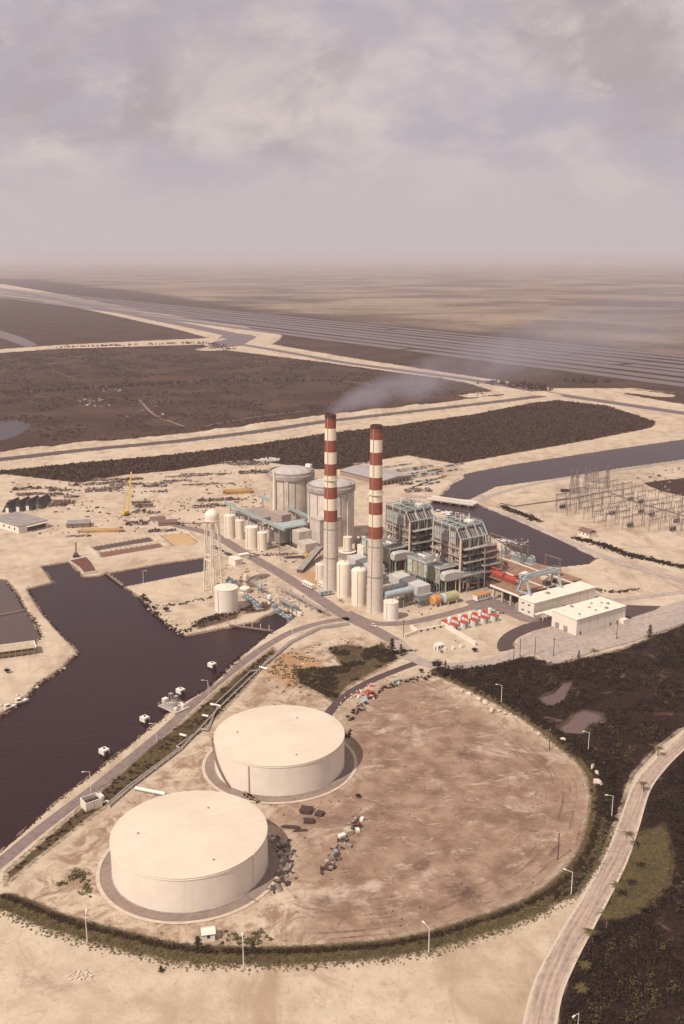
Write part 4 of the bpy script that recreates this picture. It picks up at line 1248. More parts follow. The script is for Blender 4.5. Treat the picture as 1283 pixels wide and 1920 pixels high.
turbine_hall()
TRED = M('turbine_red', (0.34, 0.06, 0.038), .7, .3, .6)
def turbine(u, v, L, label):
    t = thing('turbine', label, 'turbine', (*uv(u, v), 9.7), PLANT_ROT, 'red turbines on the deck')
    MB().loft([[(x, w * math.cos(q), 1.2 + h * max(0, math.sin(q))) for q in [math.pi * i / 8 for i in range(9)]] for x, w, h in ((-L * .5, 1.7, 2.2), (-L * .42, 2.4, 3.2), (-L * .30, 2.7, 3.6), (-L * .29, 2.1, 2.6), (-L * .18, 2.1, 2.6), (-L * .17, 2.9, 3.8), (L * .06, 2.9, 3.8), (L * .08, 2.0, 2.4))]).build('turbine_casing', TRED, t)
    MB().loft([[(x, w * math.cos(q), 1.2 + h * max(0, math.sin(q))) for q in [math.pi * i / 8 for i in range(9)]] for x, w, h in ((L * .11, 2.2, 2.8), (L * .2, 2.5, 3.1), (L * .42, 2.5, 3.1), (L * .47, 1.6, 2.0))]).build('generator', TRED, t)
    MB().box(-L / 2, L / 2, -3.1, 3.1, 0, 1.2).build('base', RUSTY, t)
    MB().box(L * .47, L * .55, -1, 1, 1.2, 2.8).build('exciter', STEEL, t)
    mb = MB()
    rail(mb, -L / 2, L * .5, -3.1, 3.1, 1.2, 1.2)
    mb.build('handrail', TRED, t)
    MB().path([(-L * .36, -1.2, 5.0), (-L * .36, -1.2, 6.0), (-L * .05, -1.2, 6.0), (-L * .05, -1.2, 5.0)], .55, 10).build('crossover_pipe', TRED, t)
turbine(19, 94, 30, 'long red turbine on the deck beside the right-hand boiler')
turbine(-40, 98, 28, 'red turbine glimpsed between the right chimney and the left-hand boiler')

def gantry_crane():
    x, y = uv(50, 98.5)
    t = thing('gantry_crane', 'blue grey gantry crane straddling the turbine deck', 'crane', (x, y, 9.7), PLANT_ROT)
    for v in (-14.5, 14.2):
        for u0, u1 in ((-5.6, -1.8), (5.6, 1.8)):
            MB().beam((u0, v, 0.6), (u1, v, 10), 1.35, 1.1).build('leg', BLUEGREY, t)
        MB().box(-6.6, 6.6, v - 0.8, v + 0.8, 0.2, 1.1).build('bogie', BLUEGREY, t)
        MB().box(-2.9, 2.9, v - 1.1, v + 1.1, 9.6, 11).build('leg_head', BLUEGREY, t)
    for u in (-1.9, 1.9):
        MB().box(u - 0.55, u + 0.55, -16.5, 15.6, 10.4, 12.3).build('girder', BLUEGREY, t)
    MB().box(-2.6, 2.6, -15.6, -11.4, 12.0, 13.8).build('trolley', TEAL, t)
    MB().box(-1.8, 1.4, -16.4, -12.4, 13.6, 14.6).build('cab', WHITE, t)
    mb = MB()
    rail(mb, -2.5, 2.5, -11, 15.5, 12.3, 1.1)
    mb.build('handrail', BLUEGREY, t)
gantry_crane()

# ------------------------------------------------------------------ ground level machines under the boilers
def drum(u, v, L, r, mat, end, label, along_v=True):
    t = thing('horizontal_drum', label, 'drum', (*uv(u, v), 0), PLANT_ROT + (math.pi / 2 if along_v else 0))
    MB().cyl((-L / 2, 0, r + 0.6), (L / 2, 0, r + 0.6), r, r, 28).build('shell', mat, t, smooth=True)
    MB().cyl((-L / 2 - 0.9, 0, r + 0.6), (-L / 2 + 0.02, 0, r + 0.6), r * 0.75, r + 0.12, 28).build('end_cap', end, t, smooth=True)
    for x in (-L / 3, L / 3):
        MB().box(x - 0.4, x + 0.4, -r, r, 0, r * 0.7).build('saddle', CONC, t)
drum(15.5, 50, 11, 3.6, M('olive_drum', (0.40, 0.36, 0.20)), BLUEGREY, 'big olive fan housing lying below the right-hand boiler')
drum(14.5, 39, 5, 3.4, ORANGE, ORANGE, 'rusty orange fan housing beside the olive one')
drum(-41, 50, 9, 3.2, M('olive_drum', (0.40, 0.36, 0.20)), RUSTY, 'brown fan housing in the shade behind the right chimney')

def bus(u, v, rot, L, mat_body, mat_roof, label, name='site_bus', cat='bus', w=2.6, h=3.0, pts=None, group=None, wheels=True):
    t = thing(name, label, cat, (*(uv(u, v) if pts is None else pts), 0.25), rot, group)
    MB().box(-L / 2, L / 2, -w / 2, w / 2, 0.55, h - 0.12).build('body', mat_body, t)
    MB().box(-L / 2 - 0.1, L / 2 + 0.1, -w / 2 - 0.08, w / 2 + 0.08, h - 0.12, h + 0.12).build('roof', mat_roof, t)
    k = max(2, int(L / 2.4))
    for i in range(k):
        x = -L / 2 + L * (i + 0.5) / k
        for s in (-1, 1):
            MB().box(x - 0.6, x + 0.6, s * (w / 2 + 0.02) - 0.02, s * (w / 2 + 0.02) + 0.02, h * 0.5, h * 0.8).build('window', WINDOW, t)
    if wheels:
        for x in (-L * 0.32, L * 0.32):
            for s in (-1, 1):
                MB().cyl((x, s * (w / 2 - 0.3), 0.45), (x, s * (w / 2 + 0.04), 0.45), 0.46, None, 12).build('wheel', RUBBER, t)
    return t
bus(23.5, 71.5, PLANT_ROT + math.pi / 2, 12, WHITE, ORANGE, 'white trailer office with an orange roof under the right-hand boiler', 'trailer_office', 'trailer', w=4.4, h=4.4)

def gas_turbine():
    t = thing('gas_turbine_unit', '', 'generator', (*uv(51.5, 19.8), 0.05), PLANT_ROT, 'red roofed gas turbine generators in a row')
    body = M('unit_grey', (0.48, 0.46, 0.42), 0.6, 0.08)
    MB().box(-6.6, 1.2, -1.7, 1.7, 0.3, 3.4).build('housing', body, t)
    MB().box(2.2, 6.6, -1.8, 1.8, 0.3, 3.8).build('control_end', body, t)
    MB().box(1.2, 2.2, -1.4, 1.4, 0.3, 3.0).build('link_section', DARKST, t)
    MB().box(-6.8, 1.25, -1.85, 1.85, 3.4, 3.65).build('roof', RED, t)
    MB().box(2.05, 6.75, -1.95, 1.95, 3.8, 4.05).build('roof', RED, t)
    MB().cyl((-0.2, 0, 3.6), (-0.2, 0, 7.0), 1.15, 1.15, 18).build('exhaust_stack', WHITE, t, smooth=True)
    MB().box(6.6, 6.66, -0.35, 0.45, 0.4, 3.2).build('door', DARKST, t)
    for x in (-5.2, -2.6, 3.2):
        MB().box(x, x + 1.6, -1.9, -1.7, 0.8, 2.9).build('side_panel', WHITE, t)
    MB().box(-8.6, -6.6, -1.1, 1.1, 0.2, 2.2).build('cooler', STEEL, t)
    MB().box(-7, 7, -2.2, 2.2, -0.2, 0.3).build('plinth', CONC, t)
    return t
gt = gas_turbine()
lbl = ['leftmost of the five red roofed gas turbine units', 'second from left of the five red roofed gas turbine units', 'middle one of the five red roofed gas turbine units',
       'fourth from left of the five red roofed gas turbine units', 'rightmost of the five red roofed gas turbine units, a blue box behind its stack']
gt['label'] = lbl[0]
for k in range(1, 5):
    o = dup(gt, (*uv(51.5 + 0.35 * k, 19.8 + 8.0 * k), 0.05), label=lbl[k])
MB().box(-4.5, -0.8, 2.2, 6.2, 1.2, 4.2).build('blue_cooler', TEAL, o)

# ------------------------------------------------------------------ white buildings
def office():
    t = thing('office_building', 'long low white office building beside the turbine deck', 'building', (*uv(53.5, 76), 0), PLANT_ROT)
    L, W, Hh = 14.0, 57.0, 9.6
    MB().box(0, L, 0, W, 0, Hh).build('wall', WWALL, t)
    MB().box(-0.35, L + 0.35, -0.35, W + 0.3, Hh, Hh + 0.45).build('roof', WROOF, t)
    for u in (3.0, 8.5):
        for z in (2.2, 6.8):
            MB().box(u, u + 2.2, -0.06, 0.1, z, z + 0.9).build('window', WINDOW, t)
    for v in (4, 12):
        MB().box(L - 0.1, L + 0.06, v, v + 4, 2.0, 2.9).build('window', WINDOW, t)
    MB().box(L - 0.1, L + 0.08, 26, 29, 0, 3).build('door', DARKST, t)
    MB().cbox(6, 20, Hh + 0.45, 2.4, 2.0, 1.1).build('roof_unit', STEEL, t)
    MB().box(-2.2, 0, -0.4, 1.0, 0, 5.5).build('side_stack', STEEL, t)
    for v in (35, 42, 49):
        MB().box(L - 0.05, L + 0.05, v, v + 0.18, 0.2, Hh - 0.2).build('downpipe', STEEL, t)
office()
def warehouse():
    t = thing('warehouse', 'big white box warehouse with roof ventilators beside the paved lot', 'building', (*uv(84, 75), 0), PLANT_ROT)
    L, W, Hh = 20.5, 44.0, 10.2
    MB().box(0, L, 0, W, 0, Hh).build('wall', WWALL, t)
    MB().box(-0.3, L + 0.3, -0.3, W + 0.3, Hh, Hh + 0.4).build('roof', WROOF, t)
    for k in range(6):
        MB().box(L - 0.03, L + 0.05, 7.3 * (k + 0.5), 7.3 * (k + 0.5) + 0.14, 0, Hh).build('wall_joint', STEEL, t)
    for u, v in ((15, 8), (15.5, 22), (10, 22), (5.5, 29), (8.5, 35)):
        MB().cyl((u, v, Hh + 0.3), (u, v, Hh + 1.1), 0.9, 0.7, 14).build('roof_ventilator', STEEL, t)
    MB().box(L - 0.1, L + 0.06, 18, 22, 0, 4.2).build('roller_door', CREAM, t)
    MB().box(L, L + 3.2, W - 5, W - 0.5, 0, 3).build('lean_to', WWALL, t)
    MB().box(-10, 0, 2, 26, 5.2, 5.8).build('canopy', WROOF, t)
    MB().box(-9, 0, 12, 25, 0, 5.2).build('entrance_wing', WWALL, t)
    MB().box(-12, -9.8, -3, 15, 4.6, 5.1).build('porch_roof', WROOF, t)
    MB().box(L + .3, L + .55, -.3, W + .3, Hh + .05, Hh + .35).build('gutter', STEEL, t)
    for v in (3, 30, 36):
        MB().box(L - .05, L + .1, v, v + 1.2, 0, 2.3).build('side_door', DARKST, t)
    for u in (3, 10):
        MB().box(u, u + 3.4, -.08, .1, 0, 3.8).build('roller_door', GREYROOF, t)
    for u, v in ((3, 14), (12, 37), (17, 30)):
        MB().cbox(u, v, Hh + .4, 1.8, 1.4, 1.0, .2).build('roof_unit', STEEL, t)
    for v in (2, 6, 10):
        MB().box(-9.6, -9.2, v, v + 0.4, 0, 5.2).build('porch_post', WHITE, t)
    MB().box(-9.08, -8.98, 14, 23, 1.2, 3.4).build('window', WINDOW, t)
warehouse()

# ------------------------------------------------------------------ nuclear side: turbine gallery, crane beams, auxiliary blocks
def crane_beam(p, q, z, label):
    (x0, y0), (x1, y1) = uv(*p), uv(*q)
    L = math.hypot(x1 - x0, y1 - y0)
    t = thing('crane_beam', label, 'crane beam', (x0, y0, 0), math.atan2(y1 - y0, x1 - x0), 'pale teal crane beams over the turbine gallery')
    MB().box(0, L, -0.9, 0.9, z - 2.0, z).build('girder', TEAL, t)
    mb = MB()
    for k in range(int(L / 4)):
        mb.beam((4 * k, -1.0, z - 1.95), (4 * k + 4, -1.0, z + 0.7), 0.22)
        mb.beam((4 * k, -1.0, z), (4 * k, -1.0, z + 0.9), 0.16)
    mb.beam((0, -1.0, z + 0.9), (L, -1.0, z + 0.9), 0.18)
    mb.build('handrail', TEAL, t)
    for k in range(6):
        x = L * (k + 0.5) / 6
        MB().beam((x, 0, 0), (x, 0, z - 2.0), 0.8).build('support', STEEL if k % 2 else CONC, t)
crane_beam((-246, 20), (-143, 17.5), 20, 'pale teal crane beam nearer the row of cream tanks')
crane_beam((-250, 55), (-165, 53.5), 20.5, 'pale teal crane beam passing in front of the rear containment')

def turbine_gallery():
    t = thing('turbine_gallery', 'unfinished concrete turbine gallery between the teal crane beams', 'building', (*uv(0, 0), 0), PLANT_ROT)
    MB().box(-244, -176, 22, 52, 0, 9).build('basement', CONC, t)
    MB().box(-240, -205, 26, 50, 9, 12.5).build('upper_wall', CONCD, t)
    MB().box(-200, -182, 38, 47, 9, 19).build('concrete_block', M('brown_concrete', (0.36, 0.28, 0.235), 0.9, 0.2), t)
    rn = random.Random(9)
    for k in range(34):
        MB().cbox(rn.uniform(-242, -178), rn.uniform(24, 50), 9, rn.uniform(1, 7), rn.uniform(1, 5), rn.uniform(0.8, 3.6)).build('equipment', rn.choice((STEEL, CONC, PIPEC, DARKST, RUSTY, WHITE, BLUEGREY)), t)
    for k in range(12):
        u = -242 + 5.4 * k
        MB().beam((u, 22, 0), (u, 22, 14), 0.5).build('column', STEEL, t)
    MB().beam((-242, 22, 14), (-180, 22, 14), 0.6).build('edge_beam', BLUEGREY, t)
turbine_gallery()
def deck_block():
    t = thing('steel_platform', 'grey steel platform spanning in front of the containments', 'platform', (*uv(-172, 20), 0), PLANT_ROT)
    MB().box(0, 16, 0, 44, 15.2, 16.2).build('deck', BLUEGREY, t)
    mb = MB()
    rail(mb, 0, 16, 0, 44, 16.2, 1.2)
    mb.build('handrail', STEEL, t)
    for v in (1, 11, 22, 33, 43):
        for u in (1, 15):
            MB().beam((u, v, 0), (u, v, 15.2), 0.6).build('post', STEEL, t)
    rn = random.Random(3)
    for k in range(14):
        MB().cbox(rn.uniform(1, 15), rn.uniform(25, 43), 16.2, rn.uniform(0.8, 3), rn.uniform(0.8, 3), rn.uniform(0.8, 3)).build('equipment', rn.choice((BLUEGREY, STEEL, TEAL)), t)
    MB().box(2, 12, 3, 20, 3, 14).build('condenser', STEEL, t)
deck_block()
def aux():
    t = thing('auxiliary_building', 'pale concrete auxiliary block with two small openings left of the left chimney', 'building', (*uv(-150, 30), 0), PLANT_ROT)
    MB().box(2, 16, 14, 34, 0, 24).build('tower_block', CONC, t)
    MB().box(-6, 4, 2, 14, 0, 14).build('side_block', CONC, t)
    MB().box(4, 17, 0, 12, 0, 7.5).build('low_block', CONC, t)
    MB().box(1.6, 16.4, 13.6, 34.4, 24, 24.8).build('roof', M('pale_slab', (0.47, 0.40, 0.33)), t)
    for v in (19, 23):
        MB().box(15.9, 16.1, v, v + 2.2, 15.5, 17).build('opening', WINDOW, t)
    MB().box(-10, 16, -2, 0, 0, 0.9).build('kerb', CONC, t)
    for v in (18, 26):
        MB().cyl((-3, v, 14), (-3, v, 22), 0.9, None, 12).build('vent_pipe', PIPEC, t)
aux()
def spent():
    t = thing('auxiliary_building', 'dark steel annex with a pale roof behind the right chimney', 'building', (*uv(-112, 62), 0), PLANT_ROT)
    MB().box(0, 22, 0, 34, 0, 12).build('wall', DARKST, t)
    MB().box(-0.5, 12, 6, 20, 12, 13).build('roof', WROOF, t)
    MB().box(12, 22.4, 0, 34.4, 12, 12.6).build('roof_deck', GREYROOF, t)
    MB().box(16, 24, -9, -3, 0, 13).build('white_tower', WWALL, t)
    rn = random.Random(12)
    for k in range(22):
        MB().cbox(rn.uniform(2, 20), rn.uniform(1, 33), 12.6, rn.uniform(1, 4), rn.uniform(1, 4), rn.uniform(1, 4)).build('equipment', rn.choice((RUSTY, DARKST, STEEL, CORE, PIPEC)), t)
spent()

# =================================================================== WATERFRONT
def dolphin(px, py, label):
    t = thing('mooring_dolphin', label, 'mooring dolphin', (*at(px, py + 4, W_LEVEL), W_LEVEL), R(-40), 'white mooring dolphins along the quay')
    MB().box(-1.9, 1.9, -1.7, 1.7, 1.1, 3.3).build('cap_block', WHITE, t)
    for x in (-1.4, 1.4):
        for y in (-1.2, 1.2):
            MB().cyl((x, y, -3), (x, y, 1.1), 0.32, None, 10).build('pile', TIMBER, t)
    MB().cyl((0, 0, 3.3), (0, 0, 4.0), 0.35, 0.5, 10).build('bollard', DARKST, t)
    MB().box(1.9, 2.2, -1.0, 1.0, -0.6, 2.6).build('fender', TIMBER, t)
dolphin(398, 1249, 'white mooring dolphin nearest the inlet, alone beside the road lamp')
dolphin(339, 1298, 'white mooring dolphin just beyond the loading platform')
dolphin(272, 1351, 'white mooring dolphin just before the loading platform')
dolphin(196, 1412, 'white mooring dolphin nearest the camera, off the concrete pump house')

def loading_platform():
    x, y = at(327, 1326)
    t = thing('loading_platform', 'grey loading platform with pipes and rails at the edge of the basin', 'dock', (x, y, 0.2), R(-42))
    MB().box(-7, 7, -5, 4.5, 0.0, 0.5).build('deck', CONC, t)
    for a in (-6, -2, 2, 6):
        for b in (-4.5, 0, 4):
            MB().cyl((a, b, -5), (a, b, 0), 0.3, None, 8).build('pile', TIMBER, t)
    mb = MB()
    rail(mb, -7, 7, -5, 4.5, 0.5, 1.3)
    mb.build('handrail', SILVER, t)
    mb = MB()
    for k in range(6):
        mb.beam((-4 + k * 1.5, -3, 0.5), (-4 + k * 1.5, -3, 2.5 + (k % 3)), 0.3)
        mb.beam((-4 + k * 1.5, -3, 2.5 + (k % 3)), (-4 + k * 1.5, 2.5, 1.6), 0.3)
    mb.build('loading_arms', SILVER, t)
    for a, b, h in ((-5, 2, 5.0), (-2, 3, 4.2), (3, -2, 3.2)):
        m2 = MB()
        for dx in (-1, 1):
            for dy in (-1, 1):
                m2.beam((a + dx, b + dy, 0.5), (a + dx * 0.6, b + dy * 0.6, h), 0.2)
        m2.box(a - 1, a + 1, b - 1, b + 1, h, h + 0.25)
        m2.build('tower', SILVER, t)
    for a, b in ((0, 0), (4.5, 2), (5, -3)):
        MB().cyl((a, b, 0.5), (a, b, 2.2), 0.9, None, 14).build('valve_pot', WHITE, t, smooth=True)
    MB().cbox(2, 3, 0.5, 2, 1.2, 1.4).build('control_box', WHITE, t)
    MB().cbox(-8.6, 1, -0.6, 2.4, 2.6, 2.4).build('fender_block', WHITE, t)
loading_platform()

def boat(px, py, rot, L, label):
    t = thing('motor_boat', label, 'boat', (*at(px, py, W_LEVEL), W_LEVEL), rot, 'white boats moored at the left bank')
    W = L * 0.28
    def sec(x, w, z0, z1):
        return [(x, -w * 0.55, z0), (x, w * 0.55, z0), (x, w, z1), (x, -w, z1)]
    MB().loft([sec(-L / 2, W * .46, -0.3, 0.9), sec(-L * .1, W * .5, -0.35, 1.0), sec(L * .25, W * .38, -0.2, 1.2), sec(L / 2, 0.06, 0.5, 1.5)]).build('hull', WHITE, t)
    MB().box(-L * .42, L * .2, -W * .36, W * .36, 0.95, 1.12).build('deck', CREAM, t)
    MB().loft([[(-L * .18, -W * .3, 1.1), (L * .14, -W * .26, 1.1), (L * .14, W * .26, 1.1), (-L * .18, W * .3, 1.1)], [(-L * .16, -W * .26, 2.5), (L * .05, -W * .22, 2.5), (L * .05, W * .22, 2.5), (-L * .16, W * .26, 2.5)]]).build('cabin', WHITE, t)
    MB().box(-L * .22, L * .08, -W * .3, W * .3, 2.5, 2.65).build('cabin_roof', WHITE, t)
    MB().box(-L * .12, L * .09, -W * .3, W * .3, 1.6, 2.2).build('window', WINDOW, t)
boat(37, 1318, R(28), 9.5, 'white cabin boat moored at the tip of the sandy bank')
boat(16, 1329, R(40), 9.0, 'white cabin boat moored at the frame edge behind another boat')

def pump_house():
    x, y = at(172, 1512)
    t = thing('pump_house', 'open topped white pump house beside the basin road', 'pump house', (x, y, 0), R(38))
    for a in ((-3.6, 3.6, -2.9, -2.6), (-3.6, 3.6, 2.6, 2.9), (-3.6, -3.3, -2.6, 2.6), (3.3, 3.6, -2.6, 2.6)):
        MB().box(*a, -0.3, 4.0).build('wall', WWALL, t)
    MB().box(-3.3, 3.3, -2.6, 2.6, 0, 2.2).build('floor', TIMBER, t)
    for k in range(4):
        MB().cbox(-2 + 1.5 * k, 0.4 * (k % 2), 2.2, 0.8, 1.3, 1.2).build('pump', DARKST, t)
    MB().box(3.6, 5.6, -0.6, 2.9, 0, 3.2).build('annex', WWALL, t)
    MB().box(-0.1, 0.1, -2.95, -2.89, 0, 4.0).build('wall_joint', STEEL, t)
    mb = MB()
    mb.path([(4.0, -2.0, 1.4), (6.2, -2.2, 1.4), (6.8, -2.6, 0.6)], 0.42, 10)
    mb.build('outlet_pipe', WHITE, t)
pump_house()

def pipeline(pp, r, z, mat, label, every=9.0, name='pipeline', group=None, support=True):
    pts = [Vector((*p, z)) for p in pp]
    o = pts[0].copy()
    t = thing(name, label, 'pipeline', (o.x, o.y, 0), 0, group)
    loc = [p - Vector((o.x, o.y, 0)) for p in pts]
    MB().path([tuple(p) for p in loc], r, 10).build('pipe', mat, t, smooth=True)
    if support:
        mb = MB()
        for a, b in zip(loc[:-1], loc[1:]):
            L = (b - a).length
            for k in range(int(L / every) + 1):
                q = a + (b - a) * (k * every / max(L, 0.1))
                mb.cbox(q.x, q.y, -0.3, 0.5, 1.4, z + 0.25, math.atan2((b - a).y, (b - a).x))
        mb.build('pipe_support', CONC, t)
    return t
PL = A((205, 1514), (245, 1479), (340, 1407), (413, 1328), (485, 1259), (546, 1207), (600, 1180), (655, 1172))
pipeline(PL, 0.42, 0.9, SILVER, 'long silvery fuel pipeline running beside the hedge, on the yard side', group='pipelines by the hedge')
def offs(pts, d):
    P = np.array(pts)
    g_ = np.gradient(P, axis=0)
    g_ /= np.linalg.norm(g_, axis=1)[:, None]
    return [tuple(q) for q in P + np.stack([-g_[:, 1], g_[:, 0]], 1) * d]
p2 = offs(PL, 1.1)
loop = A((253, 1472), (335, 1411)) 
pipeline([p2[0], p2[1]] + A((338, 1406), (331, 1404)) + A((378, 1371), (388, 1373)) + [p2[3]] + [A((402, 1326))[0], A((470, 1262))[0], A((484, 1260))[0]] + p2[5:], 0.36, 1.25, SILVER, 'thin silvery pipeline with square expansion loops beside the hedge', group='pipelines by the hedge', support=False)
for px, py, qx, qy, lb in ((338, 1381, 350, 1384, 'short white crossover pipe on the pipeline, nearest the camera'), (380, 1345, 391, 1347, 'white crossover pipe in the middle of the pipeline'),
                           (395, 1324, 414, 1328, 'longest white crossover pipe beside the loading platform'), (487, 1254, 502, 1258, 'white crossover pipe farthest along the pipeline')):
    pipeline(A((px, py), (qx, qy)), 0.55, 1.2, WHITE, lb, name='crossover_pipe', group='white crossover pipes', support=False)
pipeline(A((254, 1482), (310, 1493)), 0.75, 1.2, WHITE, 'thick white branch pipe leading to the nearer fuel tank', name='branch_pipe')

def barge():
    P = A((129, 1052), (162, 1045), (172, 1055), (183, 1073), (158, 1077), (150, 1066))
    c = (sum(p[0] for p in P) / 6, sum(p[1] for p in P) / 6)
    t = thing('barge', 'rust red flat barge lying at the sandy slip', 'barge', (*c, W_LEVEL), 0)
    Q = [(p[0] - c[0], p[1] - c[1]) for p in P]
    MB().prism(Q, -0.8, 2.2).build('hull', CONC, t)
    MB().prism([(q[0] * .9, q[1] * .9) for q in Q], 2.2, 2.3).build('deck', BRICKRED, t)
    mb = MB()
    for k in range(7):
        s = -0.75 + k * 0.25
        a = (Q[0][0] * (0.85 - .12 * k) + Q[5][0] * .12 * k, Q[0][1] * (0.85 - .12 * k) + Q[5][1] * .12 * k)
    for k in range(5):
        f = 0.15 + 0.17 * k
        l = (Q[0][0] + (Q[4][0] - Q[0][0]) * f, Q[0][1] + (Q[4][1] - Q[0][1]) * f)
        r_ = (Q[1][0] + (Q[3][0] - Q[1][0]) * f, Q[1][1] + (Q[3][1] - Q[1][1]) * f)
        mb.beam((l[0] * .88, l[1] * .88, 2.35), (r_[0] * .88, r_[1] * .88, 2.35), 0.5, 0.2)
    mb.build('deck_rib', RUSTY, t)
barge()
def piledriver():
    t = thing('piling_rig', 'dark piling rig standing at the head of the rust red barge', 'machine', at(143, 1044), 0.3)
    MB().box(-1.6, 1.6, -2.2, 2.2, 0, 2.6).build('cab', DARKST, t)
    mb = MB()
    for x in (-0.5, 0.5):
        mb.beam((x, 0, 2.6), (x + 0.6, 0, 11.5), 0.4)
    for k in range(5):
        mb.beam((-0.5 + .12 * k, 0, 3 + 1.7 * k), (0.5 + .12 * k, 0, 4.5 + 1.7 * k), 0.22)
    mb.build('mast', DARKST, t)
    for y in (-1.8, 1.8):
        MB().box(-2.4, 2.4, y - 0.45, y + 0.45, -0.1, 0.9).build('track', RUBBER, t)
piledriver()
def post_row(p, q, n, h, label, name='jetty', w=0.9):
    a, b = at(*p, W_LEVEL), at(*q, W_LEVEL)
    L = math.hypot(b[0] - a[0], b[1] - a[1])
    t = thing(name, label, 'jetty', (*a, W_LEVEL), math.atan2(b[1] - a[1], b[0] - a[0]))
    MB().box(0, L, -w, w, 0.9, 1.25).build('walkway', WOOD, t)
    for k in range(n):
        x = L * (k + 0.5) / n
        MB().beam((x, w * 0.8, -3), (x, w * 0.8, h), 0.45).build('post', CONC, t)
    return t
post_row((196, 1074), (231, 1101), 6, 2.6, 'low timber jetty across the mouth of the intake channel')
post_row((418, 1173), (512, 1186), 6, 4.2, 'timber catwalk with pale posts across the inlet')
def intake():
    a, b = at(543, 1142), at(560, 1153)
    t = thing('intake_screen', 'white intake screen wall at the end of the inlet', 'screen wall', (*a, 0), math.atan2(b[1] - a[1], b[0] - a[0]))
    L = math.hypot(b[0] - a[0], b[1] - a[1])
    MB().box(0, L + 3, -0.6, 0.6, -2.0, 1.8).build('wall', WHITE, t)
    MB().box(-1.5, L + 3.5, -0.9, 0.9, 1.8, 2.1).build('coping', CREAM, t)
    for k in range(3):
        MB().box(-3.2, -2.0, 1.0 + k * 1.6, 2.2 + k * 1.6, -0.2, 4.5).build('screen_tower', WWALL, t)
intake()
def boathouse():
    a, b = at(66, 1227), at(0, 1236)
    t = thing('boathouse', 'long tan roofed open shed on the bank of the brown lagoon', 'shed', (*a, 0), math.atan2(b[1] - a[1], b[0] - a[0]))
    L = 42
    MB().prof_y([(-0.8, 4.4), (L, 4.4), (L, 4.7), (-0.8, 4.7)], -9.6, 0.9).build('roof', TANROOF, t)
    mb = MB().box(-0.9, L, -9.7, -9.2, 4.4, 5.0).box(-0.9, -0.3, -9.7, 1.0, 4.4, 5.0)
    mb.build('roof_edge', CREAM, t)
    MB().box(0.4, L, -8.6, -1.6, 0, 4.3).build('wall', BROWNROOF, t)
    for k in range(12):
        MB().beam((0.4 + 3.4 * k, 0.2, 0), (0.4 + 3.4 * k, 0.2, 4.4), 0.35).build('post', TANROOF, t)
    for k in range(11):
        MB().box(0.8 + 3.4 * k, 3.2 + 3.4 * k, -1.7, -1.5, 0.4, 2.2).build('shutter', TANROOF, t)
boathouse()

# =================================================================== LAMPS AND POLES
def lamp_proto(h, arm):
    t = thing('street_lamp', '', 'street lamp', (0, 0, 0), 0, 'white street lamps round the yard')
    MB().cyl((0, 0, -0.3), (0, 0, h), 0.19, 0.12, 8).build('pole', LAMPW, t, smooth=True)
    MB().beam((0, 0, h - 0.05), (-arm, 0, h + 0.55), 0.13).build('arm', LAMPW, t)
    MB().loft([[(-arm + .1, -.22, h + .5), (-arm + .1, .22, h + .5), (-arm + .1, .22, h + .72), (-arm + .1, -.22, h + .72)],
               [(-arm - 1.1, -.28, h + .55), (-arm - 1.1, .28, h + .55), (-arm - 1.1, .28, h + .8), (-arm - 1.1, -.28, h + .8)]]).build('lamp_head', LAMPW, t)
    MB().cyl((0, 0, -0.1), (0, 0, 0.45), 0.38, 0.32, 8).build('base', CONC, t)
    return t
lamp0 = lamp_proto(9.4, 2.3)
LAMPS = [((391, 1307), 0.4, 'white street lamp leaning over the road beside the loading platform'), ((294, 1390), 0.6, 'white street lamp on the basin road halfway along the hedge'),
         ((171, 1484), 0.5, 'white street lamp on the basin road behind the pump house'), ((940, 1320), 0.1, 'white street lamp at the mangrove edge, farthest along the boulder berm'),
         ((1103, 1408), 0.1, 'white street lamp in the dark scrub above the bend of the berm'), ((1147, 1532), 0.1, 'white street lamp between the berm and the gravel road'),
         ((1071, 1679), -0.3, 'white street lamp in the hedge nearest the fork of the gravel road'), ((804, 1787), -0.9, 'white street lamp in the grass strip at the bottom of the brown yard'),
         ((164, 1767), -1.4, 'white street lamp in the hedge below the nearer fuel tank, at the left'), ((457, 1813), -1.4, 'white street lamp in the hedge below the small shed'),
         ((83, 1215), 2.5, 'thin lamp beside the tan roofed shed on the lagoon bank'), ((549, 1192), 0.5, 'thin lamp where the basin road meets the plant'),
         ((269, 1089), 2.6, 'thin lamp on the bank of the intake channel'), ((1082, 1950), 0.8, 'white street lamp among the palms at the bottom right corner')]
for k, (p, a, lb) in enumerate(LAMPS):
    o = lamp0 if k == 0 else dup(lamp0, (0, 0, 0))
    x, y = at(*p)
    o.location = (x, y, gz(x, y))
    o.rotation_euler.z = a
    o['label'] = lb
def pole_proto():
    t = thing('utility_pole', '', 'utility pole', (0, 0, 0), 0, 'dark wooden utility poles')
    MB().cyl((0, 0, -0.5), (0, 0, 11.5), 0.22, 0.15, 8).build('pole', TIMBER, t, smooth=True)
    MB().beam((-1.3, 0, 10.6), (1.3, 0, 10.6), 0.18).build('crossarm', TIMBER, t)
    for x in (-1.1, 0, 1.1):
        MB().cyl((x, 0, 10.7), (x, 0, 11.1), 0.1, None, 6).build('insulator', WHITE, t)
    return t
pole0 = pole_proto()
